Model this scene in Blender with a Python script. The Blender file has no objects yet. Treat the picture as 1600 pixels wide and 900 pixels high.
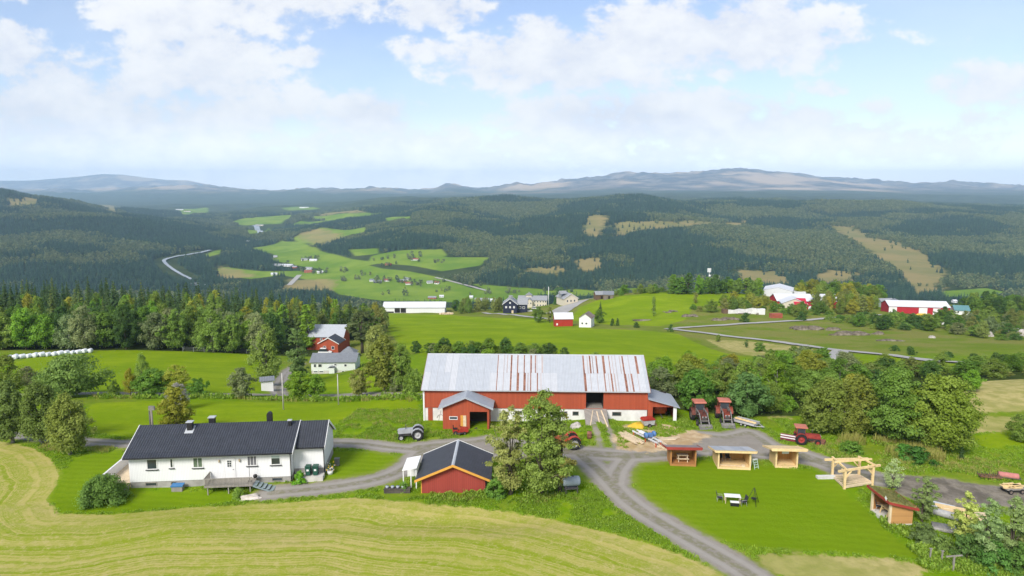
import bpy, bmesh, math, random
import numpy as np
from math import radians, sin, cos, pi, sqrt, atan2
from mathutils import Vector, Matrix

# ------------------------------------------------------------------ camera, sky, sun, exposure
SC = bpy.context.scene
COL = SC.collection
CAMH = 31.0
PITCH = radians(8.0)
FPX = 1067.0
cam_d = bpy.data.cameras.new('camera')
cam = bpy.data.objects.new('camera', cam_d); COL.objects.link(cam)
cam.location = (0, 0, CAMH); cam.rotation_euler = (pi / 2 - PITCH, 0, 0)
cam_d.sensor_width = 36.0; cam_d.lens = 36.0 * FPX / 1600.0
cam_d.clip_start = 0.5; cam_d.clip_end = 60000
SC.camera = cam

SUN_EL, SUN_AZ = 40.0, -152.0          # azimuth clockwise from +Y: behind the camera, to the left
SUN_POWER, SUN_ANGLE = 1.35, 20.0
SKY_STRENGTH = 0.05
EXPOSURE = 1.82
CLOUD_W = (0.300, 0.297, 0.294)
SC.view_settings.view_transform = 'Standard'
SC.view_settings.look = 'None'
SC.view_settings.exposure = EXPOSURE
SC.view_settings.gamma = 1.0
SC.view_settings.use_curve_mapping = False
SC.cycles.use_denoising = True
SC.cycles.max_bounces = 6
SC.cycles.diffuse_bounces = 4
SC.cycles.glossy_bounces = 2
SC.cycles.transmission_bounces = 2
SC.cycles.volume_bounces = 2
SC.cycles.transparent_max_bounces = 6
SC.cycles.caustics_reflective = False
SC.cycles.caustics_refractive = False
SC.cycles.sample_clamp_indirect = 4.0

sd_ = bpy.data.lights.new('sun', 'SUN'); sun = bpy.data.objects.new('sun', sd_); COL.objects.link(sun)
sd_.energy = SUN_POWER; sd_.angle = radians(SUN_ANGLE); sd_.color = (1.0, 0.95, 0.87)
_a = radians(SUN_AZ); _e = radians(SUN_EL)
_sv = Vector((sin(_a) * cos(_e), cos(_a) * cos(_e), sin(_e)))
sun.rotation_euler = _sv.to_track_quat('Z', 'Y').to_euler()
sun.location = (0, 0, 300)

class NT:
    """tiny helper round a node tree"""
    def __init__(s, tree): s.t = tree; s.n = tree.nodes; s.l = tree.links
    def new(s, typ, **kw):
        n = s.n.new(typ)
        for k, v in kw.items(): setattr(n, k, v)
        return n
    def put(s, sock, v):
        if v is None: return
        if isinstance(v, bpy.types.NodeSocket): s.l.new(v, sock)
        else:
            try: sock.default_value = v
            except Exception:
                sock.default_value = tuple(v) + (1.0,)
    def math(s, op, a, b=None, c=None, clamp=False):
        n = s.new('ShaderNodeMath', operation=op, use_clamp=clamp)
        s.put(n.inputs[0], a); s.put(n.inputs[1], b); s.put(n.inputs[2], c)
        return n.outputs[0]
    def vm(s, op, a, b=None, out=0):
        n = s.new('ShaderNodeVectorMath', operation=op)
        s.put(n.inputs[0], a); s.put(n.inputs[1], b)
        return n.outputs[out]
    def mix(s, f, a, b, blend='MIX'):
        n = s.new('ShaderNodeMix', data_type='RGBA', blend_type=blend, clamp_factor=True)
        s.put(n.inputs[0], f); s.put(n.inputs[6], a); s.put(n.inputs[7], b)
        return n.outputs[2]
    def noise(s, vec, scale, detail=3.0, rough=0.55, dist=0.0, dim='3D'):
        n = s.new('ShaderNodeTexNoise', noise_dimensions=dim)
        s.put(n.inputs['Vector'], vec); s.put(n.inputs['Scale'], scale); s.put(n.inputs['Detail'], detail)
        s.put(n.inputs['Roughness'], rough); s.put(n.inputs['Distortion'], dist)
        return n.outputs['Fac'] if 'Fac' in n.outputs else n.outputs[0]
    def step(s, x, lo, hi):
        n = s.new('ShaderNodeMapRange', interpolation_type='SMOOTHSTEP')
        s.put(n.inputs[0], x); s.put(n.inputs[1], lo); s.put(n.inputs[2], hi)
        return n.outputs[0]
    def attr(s, name):
        n = s.new('ShaderNodeAttribute'); n.attribute_name = name
        return n.outputs['Fac']
    def mapping(s, vec, scale=(1, 1, 1), loc=(0, 0, 0)):
        n = s.new('ShaderNodeMapping'); s.put(n.inputs[0], vec)
        n.inputs['Scale'].default_value = scale; n.inputs['Location'].default_value = loc
        return n.outputs[0]

W = bpy.data.worlds.new('World'); SC.world = W; W.use_nodes = True
def build_world():
    t = NT(W.node_tree); t.n.clear()
    out = t.new('ShaderNodeOutputWorld'); bg = t.new('ShaderNodeBackground')
    sky = t.new('ShaderNodeTexSky', sky_type='NISHITA', sun_disc=False)
    sky.sun_elevation = radians(SUN_EL); sky.sun_rotation = radians(SUN_AZ)
    sky.altitude = 200; sky.air_density = 1.0; sky.dust_density = 0.6; sky.ozone_density = 1.2
    tc = t.new('ShaderNodeTexCoord'); d = tc.outputs['Generated']
    sp = t.new('ShaderNodeSeparateXYZ'); t.put(sp.inputs[0], d)
    x, y, z = sp.outputs
    yy = t.math('MAXIMUM', y, 0.08)
    u = t.math('DIVIDE', x, yy); v = t.math('DIVIDE', z, yy)
    cb = t.new('ShaderNodeCombineXYZ'); t.put(cb.inputs[0], u); t.put(cb.inputs[1], v)
    p0 = cb.outputs[0]
    # fractal warp gives the cloud outlines their cauliflower edge
    n1 = t.noise(t.mapping(p0, (8, 13, 1)), 1.0, 7.0, 0.62)
    n2 = t.noise(t.mapping(p0, (2.2, 4.5, 1), (4.3, 1.1, 0)), 1.0, 4.0, 0.55)
    n3 = t.noise(t.mapping(p0, (24, 34, 1), (1.7, 8.1, 0)), 1.0, 6.0, 0.66)
    blobs = [ # centre px, py of the sky in the view, half-width, half-height, weight
        (300, 15, 120, 62, 1.0), (420, -10, 190, 60, 1.0), (330, 105, 130, 70, .95), (400, 45, 110, 50, .7),
        (35, 85, 70, 45, 1.0), (95, 120, 100, 40, .8), (60, -5, 90, 28, .7), (200, 48, 24, 13, .9),
        (180, 190, 330, 75, .85), (60, 235, 300, 60, .7), (420, 240, 260, 60, .7),
        (695, 32, 72, 26, .95), (485, 98, 40, 16, .85), (680, 88, 62, 18, .7),
        (860, 105, 170, 48, 1.0), (840, 66, 70, 30, .7), (960, 130, 120, 30, .7),
        (1110, 70, 210, 52, 1.0), (1150, 20, 110, 40, .8), (1260, 62, 90, 35, .6), (990,95,120,35,.6),
        (590, 185, 72, 36, .9), (520, 235, 110, 40, .8), (660, 240, 170, 48, .8),
        (940, 195, 150, 52, .95), (1080, 195, 200, 48, .95), (1290, 215, 260, 42, .75), (860, 240, 330, 50, .75),
        (1510, 135, 85, 32, .75), (1275, 145, 45, 14, .6), (1470, 210, 190, 26, .5), (1590, 165, 60, 30, .5), (330, 262, 420, 42, .95), (720, 262, 260, 36, .9), (60, 205, 170, 50, .8), (1050, 235, 330, 36, .8)]
    acc = None
    for (px, py, a, b, w) in blobs:
        c = ((px - 800) / FPX, (300 - py) / FPX, 0)
        q = t.vm('MULTIPLY', t.vm('SUBTRACT', p0, c), (FPX / a / 1.5, FPX / b / 1.5, 0))
        r2 = t.vm('DOT_PRODUCT', q, q, 1)
        g = t.math('MULTIPLY', t.math('SUBTRACT', 1.0, r2, clamp=True), w)
        acc = g if acc is None else t.math('MAXIMUM', acc, g)
    fr = t.step(y, 0.12, 0.35)
    # everywhere else: scattered cumulus on a flat layer
    zz = t.math('MAXIMUM', z, 0.06)
    pc = t.new('ShaderNodeCombineXYZ'); t.put(pc.inputs[0], t.math('DIVIDE', x, zz)); t.put(pc.inputs[1], t.math('DIVIDE', y, zz))
    nb = t.noise(pc.outputs[0], 0.55, 6.0, 0.6)
    dens = t.math('ADD', acc, t.math('MULTIPLY', t.math('SUBTRACT', n1, 0.5), 2.3))
    dens = t.math('ADD', dens, t.math('MULTIPLY', t.math('SUBTRACT', n3, 0.5), 1.5))
    mf = t.step(dens, 0.30, 0.72)
    mb = t.step(nb, 0.42, 0.62)
    m = t.math('ADD', t.math('MULTIPLY', mf, fr), t.math('MULTIPLY', mb, t.math('SUBTRACT', 1.0, fr)))
    hz = t.math('SUBTRACT', 1.0, t.step(v, 0.0, 0.16))      # milky air low over the hills
    thin = t.math('MULTIPLY', t.step(n2, 0.38, 0.72), 0.26)
    thin = t.math('MAXIMUM', thin, t.math('MULTIPLY', hz, 0.70))
    thin = t.math('MAXIMUM', thin, t.math('MULTIPLY', t.math('SUBTRACT', 1.0, t.step(u, -0.75, 0.15)), t.math('MULTIPLY', hz, 0.9)))
    skyc = t.new('ShaderNodeVectorMath', operation='SCALE'); t.put(skyc.inputs[0], sky.outputs[0]); skyc.inputs['Scale'].default_value = SKY_STRENGTH
    skyc = t.vm('MULTIPLY', skyc.outputs[0], SKY_TINT)
    base = t.mix(thin, skyc, (0.262, 0.278, 0.305, 1))
    # cloud: bright tops, slightly greyer folds
    sh = t.math('ADD', t.math('MULTIPLY', n1, 0.45), t.math('ADD', t.math('MULTIPLY', n2, 0.25), t.math('MULTIPLY', n3, 0.30)))
    ccol = t.mix(t.step(sh, 0.36, 0.60), (0.222, 0.230, 0.258) + (1,), CLOUD_W + (1,))
    cm = t.math('MULTIPLY', m, 0.93)
    fin = t.mix(cm, base, ccol)
    glow = t.math('ADD', 1.0, t.math('MULTIPLY', t.math('SUBTRACT', 1.0, t.step(v, 0.0, 0.12)), 0.75))
    gl = t.new('ShaderNodeVectorMath', operation='SCALE'); t.put(gl.inputs[0], fin); t.put(gl.inputs['Scale'], glow); fin = gl.outputs[0]
    t.put(bg.inputs[0], fin); bg.inputs[1].default_value = 1.0
    t.l.new(bg.outputs[0], out.inputs[0])
SKY_TINT = (1.06, .96, 1.0)
build_world()
W.cycles.sampling_method = 'MANUAL'; W.cycles.sample_map_resolution = 512

# ------------------------------------------------------------------ shared helpers
def rng_(s): return np.random.default_rng(s)

def vnoise(x, y, seed):
    """value noise on a lattice, -1..1"""
    xi = np.floor(x).astype(np.int64); yi = np.floor(y).astype(np.int64)
    fx = x - xi; fy = y - yi
    fx = fx * fx * fx * (fx * (fx * 6 - 15) + 10); fy = fy * fy * fy * (fy * (fy * 6 - 15) + 10)
    def h(a, b):
        n = (a * 374761393 + b * 668265263 + seed * 1442695041) & 0x7fffffff
        n = ((n ^ (n >> 13)) * 1274126177) & 0x7fffffff
        n = n ^ (n >> 16)
        return (n & 0xffff) / 32767.5 - 1.0
    a = h(xi, yi); b = h(xi + 1, yi); c = h(xi, yi + 1); d = h(xi + 1, yi + 1)
    return (a * (1 - fx) + b * fx) * (1 - fy) + (c * (1 - fx) + d * fx) * fy
def fbm(x, y, seed, oct=4, gain=0.5):
    s = np.zeros_like(np.asarray(x, float)); a = 1.0
    for k in range(oct):
        s = s + a * vnoise(x * 2 ** k + 17.3 * k, y * 2 ** k - 9.1 * k, seed + k); a *= gain
    return s
def sstep(x, a, b):
    t = np.clip((x - a) / (b - a), 0, 1); return t * t * (3 - 2 * t)

# ------------------------------------------------------------------ the lie of the land
def pix_dir(px, py):
    v = 450.0 - py
    return np.array((px - 800.0, FPX * cos(PITCH) + v * sin(PITCH), -FPX * sin(PITCH) + v * cos(PITCH)))
def zpy(Y, py):
    d = pix_dir(800, py); return CAMH + Y * d[2] / d[1]
NEAR = [(20, 0), (105, -.8)]
prof = {   # valley profiles along bearings: (distance, height)
 -500: [(20, .5), (82, 0), (105, -2.5), (120, -5), (150, -10), (195, -16), (230, -19), (300, -25), (380, -32), (470, -52), (700, -110), (1100, -160), (1400, -145), (2000, -60), (2500, 10), (3000, 80), (4000, 60), (6000, -40), (9000, -60), (12000, -20), (15000, 40), (20000, 40), (27000, 0)],
 0: [(20, .5), (82, 0), (105, -2.5), (120, -5), (150, -10), (195, -16), (230, -19), (300, -25), (380, -32), (470, -52), (700, -110), (1100, -165), (1400, -150), (2000, -82), (2500, -24), (3000, 36), (3700, 0), (4500, -60), (6000, -95), (9000, -90), (12000, -30), (15000, 60), (20000, 60), (27000, 0)],
 130: [(20, .3), (82, 0), (105, -2.5), (120, -5), (150, -10), (195, -16), (230, -19), (300, -25), (380, -32), (470, -52), (700, -110), (1100, -170), (1400, -160), (2000, -105), (2500, -68), (3000, -22), (3600, -50), (4500, -100), (6000, -110), (9000, -95), (12000, -30), (15000, 100), (20000, 100), (27000, 0)],
 220: [(20, .2), (82, 0), (105, -2.5), (120, -5), (150, -10), (195, -16), (230, -19), (300, -25), (380, -33), (470, -54), (700, -112), (1100, -180), (1400, -178), (2000, -130), (2500, -98), (3000, -90), (3600, -110), (5000, -120), (8000, -100), (12000, -24), (15000, 120), (20000, 120), (27000, 0)],
 300: [(20, .1), (82, 0), (105, -2.5), (120, -5), (150, -10), (195, -17), (230, -20), (300, -26), (380, -35), (470, -58), (700, -120), (1100, -190), (1400, -190), (2000, -152), (2500, -125), (3100, -112), (3800, -130), (5000, -128), (8000, -104), (12000, -22), (15000, 90), (20000, 60), (27000, 0)],
 400: [(20, 0), (82, 0), (105, -2.5), (120, -5.3), (150, -11.2), (195, -18), (230, -21), (300, -28), (380, -40), (470, -64), (700, -130), (1100, -182), (1350, -184), (1600, -172), (2000, -162), (2500, -152), (3500, -146), (5000, -130), (8000, -104), (12000, -22), (15000, 60), (20000, 40), (27000, 0)],
 520: [(20, 0), (82, 0), (105, -2.5), (120, -5.6), (150, -12.4), (185, -19), (215, -22), (240, -24), (300, -31.5), (380, -42), (460, -53), (500,-62), (700, -118), (1100, -172), (1400, -172), (1600, -165), (2000, -150), (2500, -140), (3000, -125), (4000, -110), (6000, -90), (9000, -60), (12000, -20), (15000, 50), (20000, 40), (27000, 0)],
 600: [(20, 0), (90, 0), (110, -1.8), (130, -5.5), (170, -11.5), (230, -20), (310, -30.5), (430, -44.5), (470, -47.5), (505, -56), (700, -110), (1000, -160), (1300, -172), (1500, -160), (1750, -135), (2100, -115), (2500, -100), (3000, -85), (4000, -60), (5500, -40), (9000, -10), (12000, 20), (15000, 70), (20000, 40), (27000, 0)],
 700: [(20, 0), (95, 0), (112, -1.2), (130, -4.5), (170, -9.8), (230, -19), (310, -30.4), (430, -45), (475, -48.5), (510, -57), (700, -105), (1000, -158), (1300, -172), (1500, -158), (1700, -138), (2000, -112), (2500, -75), (3000, -45), (3600, -20), (4500, -45), (7000, -40), (11000, 20), (15000, 100), (20000, 40), (27000, 0)],
 800: [(20, 0), (95, 0.1), (112, -1), (130, -4), (170, -9.8), (230, -19), (310, -30.4), (430, -46), (490, -55), (700, -100), (1000, -150), (1300, -170), (1450, -163), (1600, -150), (2000, -118), (2500, -78), (3000, -45), (3500, -18), (5000, -55), (9000, 0), (15000, 120), (20000, 40), (27000, 0)],
 900: [(20, 0), (95, 0.3), (112, -.8), (130, -4), (170, -10), (230, -19), (310, -30), (390, -38.5), (430, -39), (490, -44), (520, -52), (700, -100), (1000, -150), (1300, -168), (1450, -163), (1600, -150), (2000, -116), (2500, -76), (3000, -42), (3500, -12), (5000, -55), (9000, 20), (15000, 200), (20000, 40), (27000, 0)],
 1000: [(20, 0), (95, 0.4), (112, -.8), (140, -5), (190, -14), (240, -21.5), (290, -27.5), (330, -32), (360, -33.5), (420, -32.0), (455, -33.5), (520, -50), (700, -100), (1000, -150), (1300, -168), (1500, -158), (2000, -116), (2500, -75), (3000, -40), (3500, -10), (5000, -55), (9000, 40), (15000, 300), (20000, 40), (27000, 0)],
 1090: [(20, 0), (95, 0.2), (112, -1.5), (140, -6.5), (190, -16.5), (240, -23.5), (290, -28.4), (330, -31), (420, -31), (450, -33), (520, -50), (700, -100), (1000, -150), (1300, -166), (1500, -156), (2000, -116), (2600, -72), (3200, -36), (3600, -12), (5000, -55), (9000, 60), (15000, 300), (20000, 40), (27000, 0)],
 1250: [(20, 0), (90, 0), (105, -1.5), (140, -6.5), (190, -15.5), (215, -20), (250, -24.5), (300, -29.5), (350, -33), (420, -36.5), (460, -40), (540, -54), (700, -96), (1000, -145), (1300, -164), (1500, -155), (2000, -116), (2600, -72), (3200, -38), (3800, -18), (5000, -55), (9000, 60), (15000, 300), (20000, 40), (27000, 0)],
 1430: [(20, -.3), (60, -.3), (90, -.2), (110, -1), (150, -8), (190, -16), (250, -24), (330, -33), (400, -40.5), (450, -45), (540, -58), (700, -96), (1000, -145), (1300, -164), (1500, -155), (2000, -118), (2600, -78), (3200, -52), (4000, -46), (5000, -80), (9000, 30), (15000, 250), (20000, 40), (27000, 0)],
 1600: [(20, -1), (60, -1), (90, -.5), (110, -.4), (150, -7), (190, -15.5), (250, -24), (330, -33), (400, -41), (450, -46), (540, -58), (700, -96), (1000, -145), (1300, -164), (1500, -158), (2000, -122), (2600, -90), (3200, -76), (4000, -84), (5000, -100), (9000, 20), (15000, 200), (20000, 40), (27000, 0)],
 2100: [(20, -2), (60, -2), (90, -1), (110, -.4), (150, -7), (190, -15), (250, -24), (330, -33), (400, -41), (450, -46), (540, -58), (700, -96), (1000, -145), (1300, -164), (1500, -158), (2000, -122), (2600, -90), (3200, -76), (4000, -84), (5000, -100), (9000, 20), (15000, 200), (20000, 40), (27000, 0)],
}
_cols = sorted(prof)
_U = np.linspace(-1.6, 1.6, 321)
_LD = np.linspace(math.log(20), math.log(27000), 560)
def _table():
    uc = np.array([(c - 800) / FPX for c in _cols])
    rows = []
    for c in _cols:
        p = prof[c]; ld = np.log([q[0] for q in p]); z = np.array([q[1] for q in p], float)
        rows.append(np.interp(_LD, ld, z))
    R = np.array(rows)
    T = np.array([np.interp(_U, uc, R[:, j]) for j in range(len(_LD))]).T
    def blur(A, s, ax):
        r = int(3 * s); k = np.exp(-.5 * (np.arange(-r, r + 1) / s) ** 2); k /= k.sum()
        pad = [(0, 0), (0, 0)]; pad[ax] = (r, r)
        B = np.pad(A, pad, mode='edge')
        return np.apply_along_axis(lambda m: np.convolve(m, k, mode='valid'), ax, B)
    T = blur(T, 3.2, 1); T = blur(T, 4.0, 0)
    return T
_T = _table()
SKYLINE = [(-500, 292), (0, 296), (130, 297), (250, 292), (330, 291), (400, 298), (440, 299), (480, 295), (520, 294), (570, 293), (610, 296), (640, 297), (670, 296), (690, 290), (706, 288), (725, 293),
           (750, 296), (780, 291), (808, 286), (830, 289), (860, 285), (900, 280), (940, 276), (975, 270), (1000, 272), (1040, 274), (1080, 270), (1110, 267), (1160, 266), (1200, 271), (1260, 276), (1320, 280),
           (1380, 285), (1420, 289), (1440, 287), (1480, 285), (1520, 288), (1600, 293), (2100, 296)]
SKY2 = [(-500, 286), (-100, 284), (60, 282), (120, 277), (170, 272), (200, 273), (230, 277), (265, 281), (300, 282), (330, 288), (380, 300), (500, 304), (2100, 304)]
_su = np.array([(p[0] - 800) / FPX for p in SKYLINE]); _sz = np.array([zpy(13500, p[1]) for p in SKYLINE])
_s2u = np.array([(p[0] - 800) / FPX for p in SKY2]); _s2z = np.array([zpy(18300, p[1]) for p in SKY2])
BUMPS = [(11.2, 85.2, 2.6, 3.6, .75), (-22, 88, 10, 5, .5), (28, 99, 9, 5, .6), (-7, 61.5, 14, 2.2, -.35), (37, 60, 5, 5, -.4), (-33, 66.2, 10, 3.6, -.62), (-22, 71, 3, 3, -.15)]
def height(X, Y):
    X = np.asarray(X, float); Y = np.asarray(Y, float)
    Yc = np.maximum(Y, 20.5); u = np.clip(X / np.maximum(Y, 45), -1.59, 1.59)
    fu = (u - _U[0]) / (_U[1] - _U[0]); fd = (np.log(np.minimum(Yc, 26900)) - _LD[0]) / (_LD[1] - _LD[0])
    iu = np.clip(fu.astype(int), 0, len(_U) - 2); jd = np.clip(fd.astype(int), 0, len(_LD) - 2)
    fu = fu - iu; fd = fd - jd
    z = (_T[iu, jd] * (1 - fu) + _T[iu + 1, jd] * fu) * (1 - fd) + (_T[iu, jd + 1] * (1 - fu) + _T[iu + 1, jd + 1] * fu) * fd
    for (bx, by, sx, sy, h) in BUMPS:
        z = z + h * np.exp(-((X - bx) / sx) ** 2 - ((Y - by) / sy) ** 2)
    z = z + 0.10 * fbm(X / 9.0, Y / 9.0, 5, 3) * sstep(Y, 95, 140) + 0.04 * fbm(X / 5.0, Y / 5.0, 6, 3)
    z = z + 0.9 * fbm(X / 38.0, Y / 38.0, 7, 3) * sstep(Y, 240, 420) * (1 - sstep(Y, 1200, 1500))
    z = z + 24 * fbm(X / 480.0, Y / 480.0, 8, 4) * sstep(Y, 1500, 2600) * (1 - sstep(Y, 6000, 9000))
    # mountain ranges
    m = sstep(Y, 8500, 13500) * (1 - sstep(Y, 13500, 16600))
    zp = np.interp(u, _su, _sz)
    rid = 1 - np.abs(fbm(X / 1500.0, Y / 1500.0, 9, 5, .55))
    z = z * (1 - m) + zp * m + m * (rid - .75) * 150 * (1 - 0.75 * np.exp(-((Y - 13500) / 500.0) ** 2))
    z = z + 15 * fbm(X / 190.0, Y / 300.0, 12, 4) * sstep(Y, 9000, 12500)
    m2 = sstep(Y, 16200, 18300) * (1 - sstep(Y, 18300, 20200))
    z = z * (1 - m2) + np.interp(u, _s2u, _s2z) * m2
    return z
def H(x, y): return float(height(np.array([x]), np.array([y]))[0])
_RY = np.exp(np.linspace(math.log(36), math.log(20000), 900))
def at(px, py):
    """where the ray of bearing (px, py) first meets the land"""
    d = pix_dir(px, py); X = d[0] / d[1] * _RY; zr = CAMH + d[2] / d[1] * _RY
    df = height(X, _RY) - zr
    below = np.nonzero(df >= 0)[0]
    if len(below) == 0: Y = 19500.0
    elif below[0] == 0: Y = _RY[0]
    else:
        i = below[0]; f = df[i - 1] / (df[i - 1] - df[i]); Y = _RY[i - 1] + f * (_RY[i] - _RY[i - 1])
    x = d[0] / d[1] * Y
    return Vector((x, Y, H(x, Y)))
def ppm(p):   # how many photo pixels one metre takes there
    return FPX / (p.y * cos(PITCH) + (CAMH - p.z) * sin(PITCH))
def top_h(p, py):   # height of something at p whose top sits at row py
    d = pix_dir(800, py); return CAMH + p.y * d[2] / d[1] - p.z

# ------------------------------------------------------------------ mesh helpers
def mesh_np(name, V, F, mats=(), mi=None, smooth=False, fattr=None, vattr=None):
    V = np.asarray(V, np.float32); F = np.asarray(F, np.int32)
    me = bpy.data.meshes.new(name)
    n, k = F.shape
    me.vertices.add(len(V)); me.vertices.foreach_set('co', V.ravel())
    me.loops.add(n * k); me.loops.foreach_set('vertex_index', F.ravel())
    me.polygons.add(n); me.polygons.foreach_set('loop_start', np.arange(0, n * k, k, dtype=np.int32))
    me.polygons.foreach_set('loop_total', np.full(n, k, np.int32))
    if mi is not None: me.polygons.foreach_set('material_index', np.asarray(mi, np.int32))
    me.polygons.foreach_set('use_smooth', np.full(n, bool(smooth)))
    for m in mats: me.materials.append(m)
    for nm, a in (fattr or {}).items():
        at_ = me.attributes.new(nm, 'FLOAT', 'FACE'); at_.data.foreach_set('value', np.asarray(a, np.float32))
    for nm, a in (vattr or {}).items():
        at_ = me.attributes.new(nm, 'FLOAT', 'POINT'); at_.data.foreach_set('value', np.asarray(a, np.float32))
    me.update(calc_edges=True)
    return me
def link(name, data, parent=None, loc=None):
    o = bpy.data.objects.new(name, data); COL.objects.link(o)
    if parent is not None: o.parent = parent
    if loc is not None: o.location = loc
    return o
def tag(o, label=None, cat=None, group=None, kind=None):
    if label: o['label'] = label
    if cat: o['category'] = cat
    if group: o['group'] = group
    if kind: o['kind'] = kind
    return o
def thing(name, label, cat, loc=(0, 0, 0), rz=0.0, group=None):
    o = link(name, None, None, loc); o.rotation_euler = (0, 0, rz); o.empty_display_size = .3
    return tag(o, label, cat, group)
class MB:
    """collects boxes, prisms and tubes; out() links them as ONE mesh object"""
    def __init__(s): s.v = []; s.f = []; s.m = []; s.sm = []
    def add(s, v, f, m=0, sm=False):
        b = len(s.v); s.v += [tuple(p) for p in v]
        for q in f: s.f.append([b + i for i in q]); s.m.append(m); s.sm.append(sm)
        return s
    def box(s, x0, x1, y0, y1, z0, z1, m=0):
        v = [(x0, y0, z0), (x1, y0, z0), (x1, y1, z0), (x0, y1, z0), (x0, y0, z1), (x1, y0, z1), (x1, y1, z1), (x0, y1, z1)]
        return s.add(v, [(0, 3, 2, 1), (4, 5, 6, 7), (0, 1, 5, 4), (1, 2, 6, 5), (2, 3, 7, 6), (3, 0, 4, 7)], m)
    def cbox(s, c, d, m=0, rot=None):
        x, y, z = (k / 2 for k in d); v = [Vector((i * x, j * y, k * z)) for k in (-1, 1) for (i, j) in ((-1, -1), (1, -1), (1, 1), (-1, 1))]
        if rot is not None: v = [rot @ q for q in v]
        v = [q + Vector(c) for q in v]
        return s.add(v, [(0, 3, 2, 1), (4, 5, 6, 7), (0, 1, 5, 4), (1, 2, 6, 5), (2, 3, 7, 6), (3, 0, 4, 7)], m)
    def beam(s, a, b, w, h, m=0):
        """a square bar from a to b"""
        a = Vector(a); b = Vector(b); d = (b - a); L = d.length
        rot = d.to_track_quat('X', 'Z').to_matrix()
        return s.cbox((a + b) / 2, (L, w, h), m, rot)
    def prism(s, poly, axis, a, b, m=0, mcap=None):
        """poly in the plane across the axis: x -> (y,z), y -> (x,z), z -> (x,y)"""
        n = len(poly)
        def P(p, t): return {'x': (t, p[0], p[1]), 'y': (p[0], t, p[1]), 'z': (p[0], p[1], t)}[axis]
        v = [P(p, a) for p in poly] + [P(p, b) for p in poly]
        fl = axis == 'y'
        sides = [(i, (i + 1) % n, n + (i + 1) % n, n + i) for i in range(n)]
        caps = [tuple(range(n))[::-1], tuple(range(n, 2 * n))]
        if fl: sides = [q[::-1] for q in sides]; caps = [q[::-1] for q in caps]
        s.add(v, sides, m); b0 = len(s.v) - 2 * n
        for q in caps: s.f.append([b0 + i for i in q]); s.m.append(m if mcap is None else mcap); s.sm.append(False)
        return s
    def tube(s, pts, radii, n=8, m=0, cap=True, sm=True):
        pts = [Vector(p) for p in pts]
        if not hasattr(radii, '__len__'): radii = [radii] * len(pts)
        b = len(s.v); ref = None
        for i, p in enumerate(pts):
            d = (pts[min(i + 1, len(pts) - 1)] - pts[max(i - 1, 0)]).normalized()
            if ref is None: ref = Vector((0, 0, 1)) if abs(d.z) < .9 else Vector((1, 0, 0))
            u = d.cross(ref).normalized(); w = u.cross(d).normalized(); ref = w
            for k in range(n):
                a = 2 * pi * k / n; s.v.append(tuple(p + float(radii[i]) * (cos(a) * u + sin(a) * w)))
        for i in range(len(pts) - 1):
            for k in range(n):
                k2 = (k + 1) % n
                s.f.append([b + i * n + k, b + (i + 1) * n + k, b + (i + 1) * n + k2, b + i * n + k2]); s.m.append(m); s.sm.append(sm)
        if cap:
            s.f.append([b + k for k in range(n)]); s.m.append(m); s.sm.append(False)
            e = b + (len(pts) - 1) * n
            s.f.append([e + k for k in range(n)][::-1]); s.m.append(m); s.sm.append(False)
        return s
    def lathe(s, prof_, c=(0, 0, 0), axis='z', n=20, m=0, sm=True):
        """prof_: (radius, along)"""
        b = len(s.v); c = Vector(c)
        for (r, t) in prof_:
            for k in range(n):
                a = 2 * pi * k / n; p, q = r * cos(a), r * sin(a)
                s.v.append(tuple(c + Vector({'z': (p, q, t), 'x': (t, p, q), 'y': (q, t, p)}[axis])))
        for i in range(len(prof_) - 1):
            for k in range(n):
                k2 = (k + 1) % n
                s.f.append([b + i * n + k, b + i * n + k2, b + (i + 1) * n + k2, b + (i + 1) * n + k]); s.m.append(m); s.sm.append(sm)
        return s
    def quad(s, *p, m=0): return s.add(p, [tuple(range(len(p)))], m)
    def mesh(s, name, mats):
        me = bpy.data.meshes.new(name); me.from_pydata(s.v, [], s.f)
        for m in (mats if isinstance(mats, (list, tuple)) else [mats]): me.materials.append(m)
        me.polygons.foreach_set('material_index', s.m); me.polygons.foreach_set('use_smooth', s.sm)
        me.update(); return me
    def out(s, name, mats, parent=None, loc=None):
        return link(name, s.mesh(name, mats), parent, loc)
def copy_tree(o, parent=None):
    c = o.copy(); COL.objects.link(c)
    if parent is not None: c.parent = parent
    for ch in list(o.children): copy_tree(ch, c)
    return c

# ------------------------------------------------------------------ materials
_mc = {}
def mat(name, col, rough=.75, var=.18, scale=3.0, metal=0.0, bump=0.0, col2=None, spec=.3):
    """plain weathered surface: two-scale mottling of one base colour"""
    if name in _mc: return _mc[name]
    m = bpy.data.materials.new(name); m.use_nodes = True; t = NT(m.node_tree)
    b = t.n['Principled BSDF']; tc = t.new('ShaderNodeTexCoord').outputs['Object']
    n1 = t.noise(tc, scale, 4, .6); n2 = t.noise(tc, scale * .22, 2)
    f = t.step(t.math('ADD', t.math('MULTIPLY', n1, .55), t.math('MULTIPLY', n2, .45)), .33, .67)
    c2 = col2 or tuple(min(1, c * (1 + var)) for c in col)
    c1 = tuple(c * (1 - var) for c in col)
    t.put(b.inputs['Base Color'], t.mix(f, c1 + (1,), tuple(c2) + (1,)))
    t.put(b.inputs['Roughness'], rough); b.inputs['Metallic'].default_value = metal
    b.inputs['Specular IOR Level'].default_value = spec
    if bump:
        bn = t.new('ShaderNodeBump'); bn.inputs['Strength'].default_value = bump; bn.inputs['Distance'].default_value = .05
        t.put(bn.inputs['Height'], n1); t.l.new(bn.outputs[0], b.inputs['Normal'])
    _mc[name] = m; return m
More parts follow.
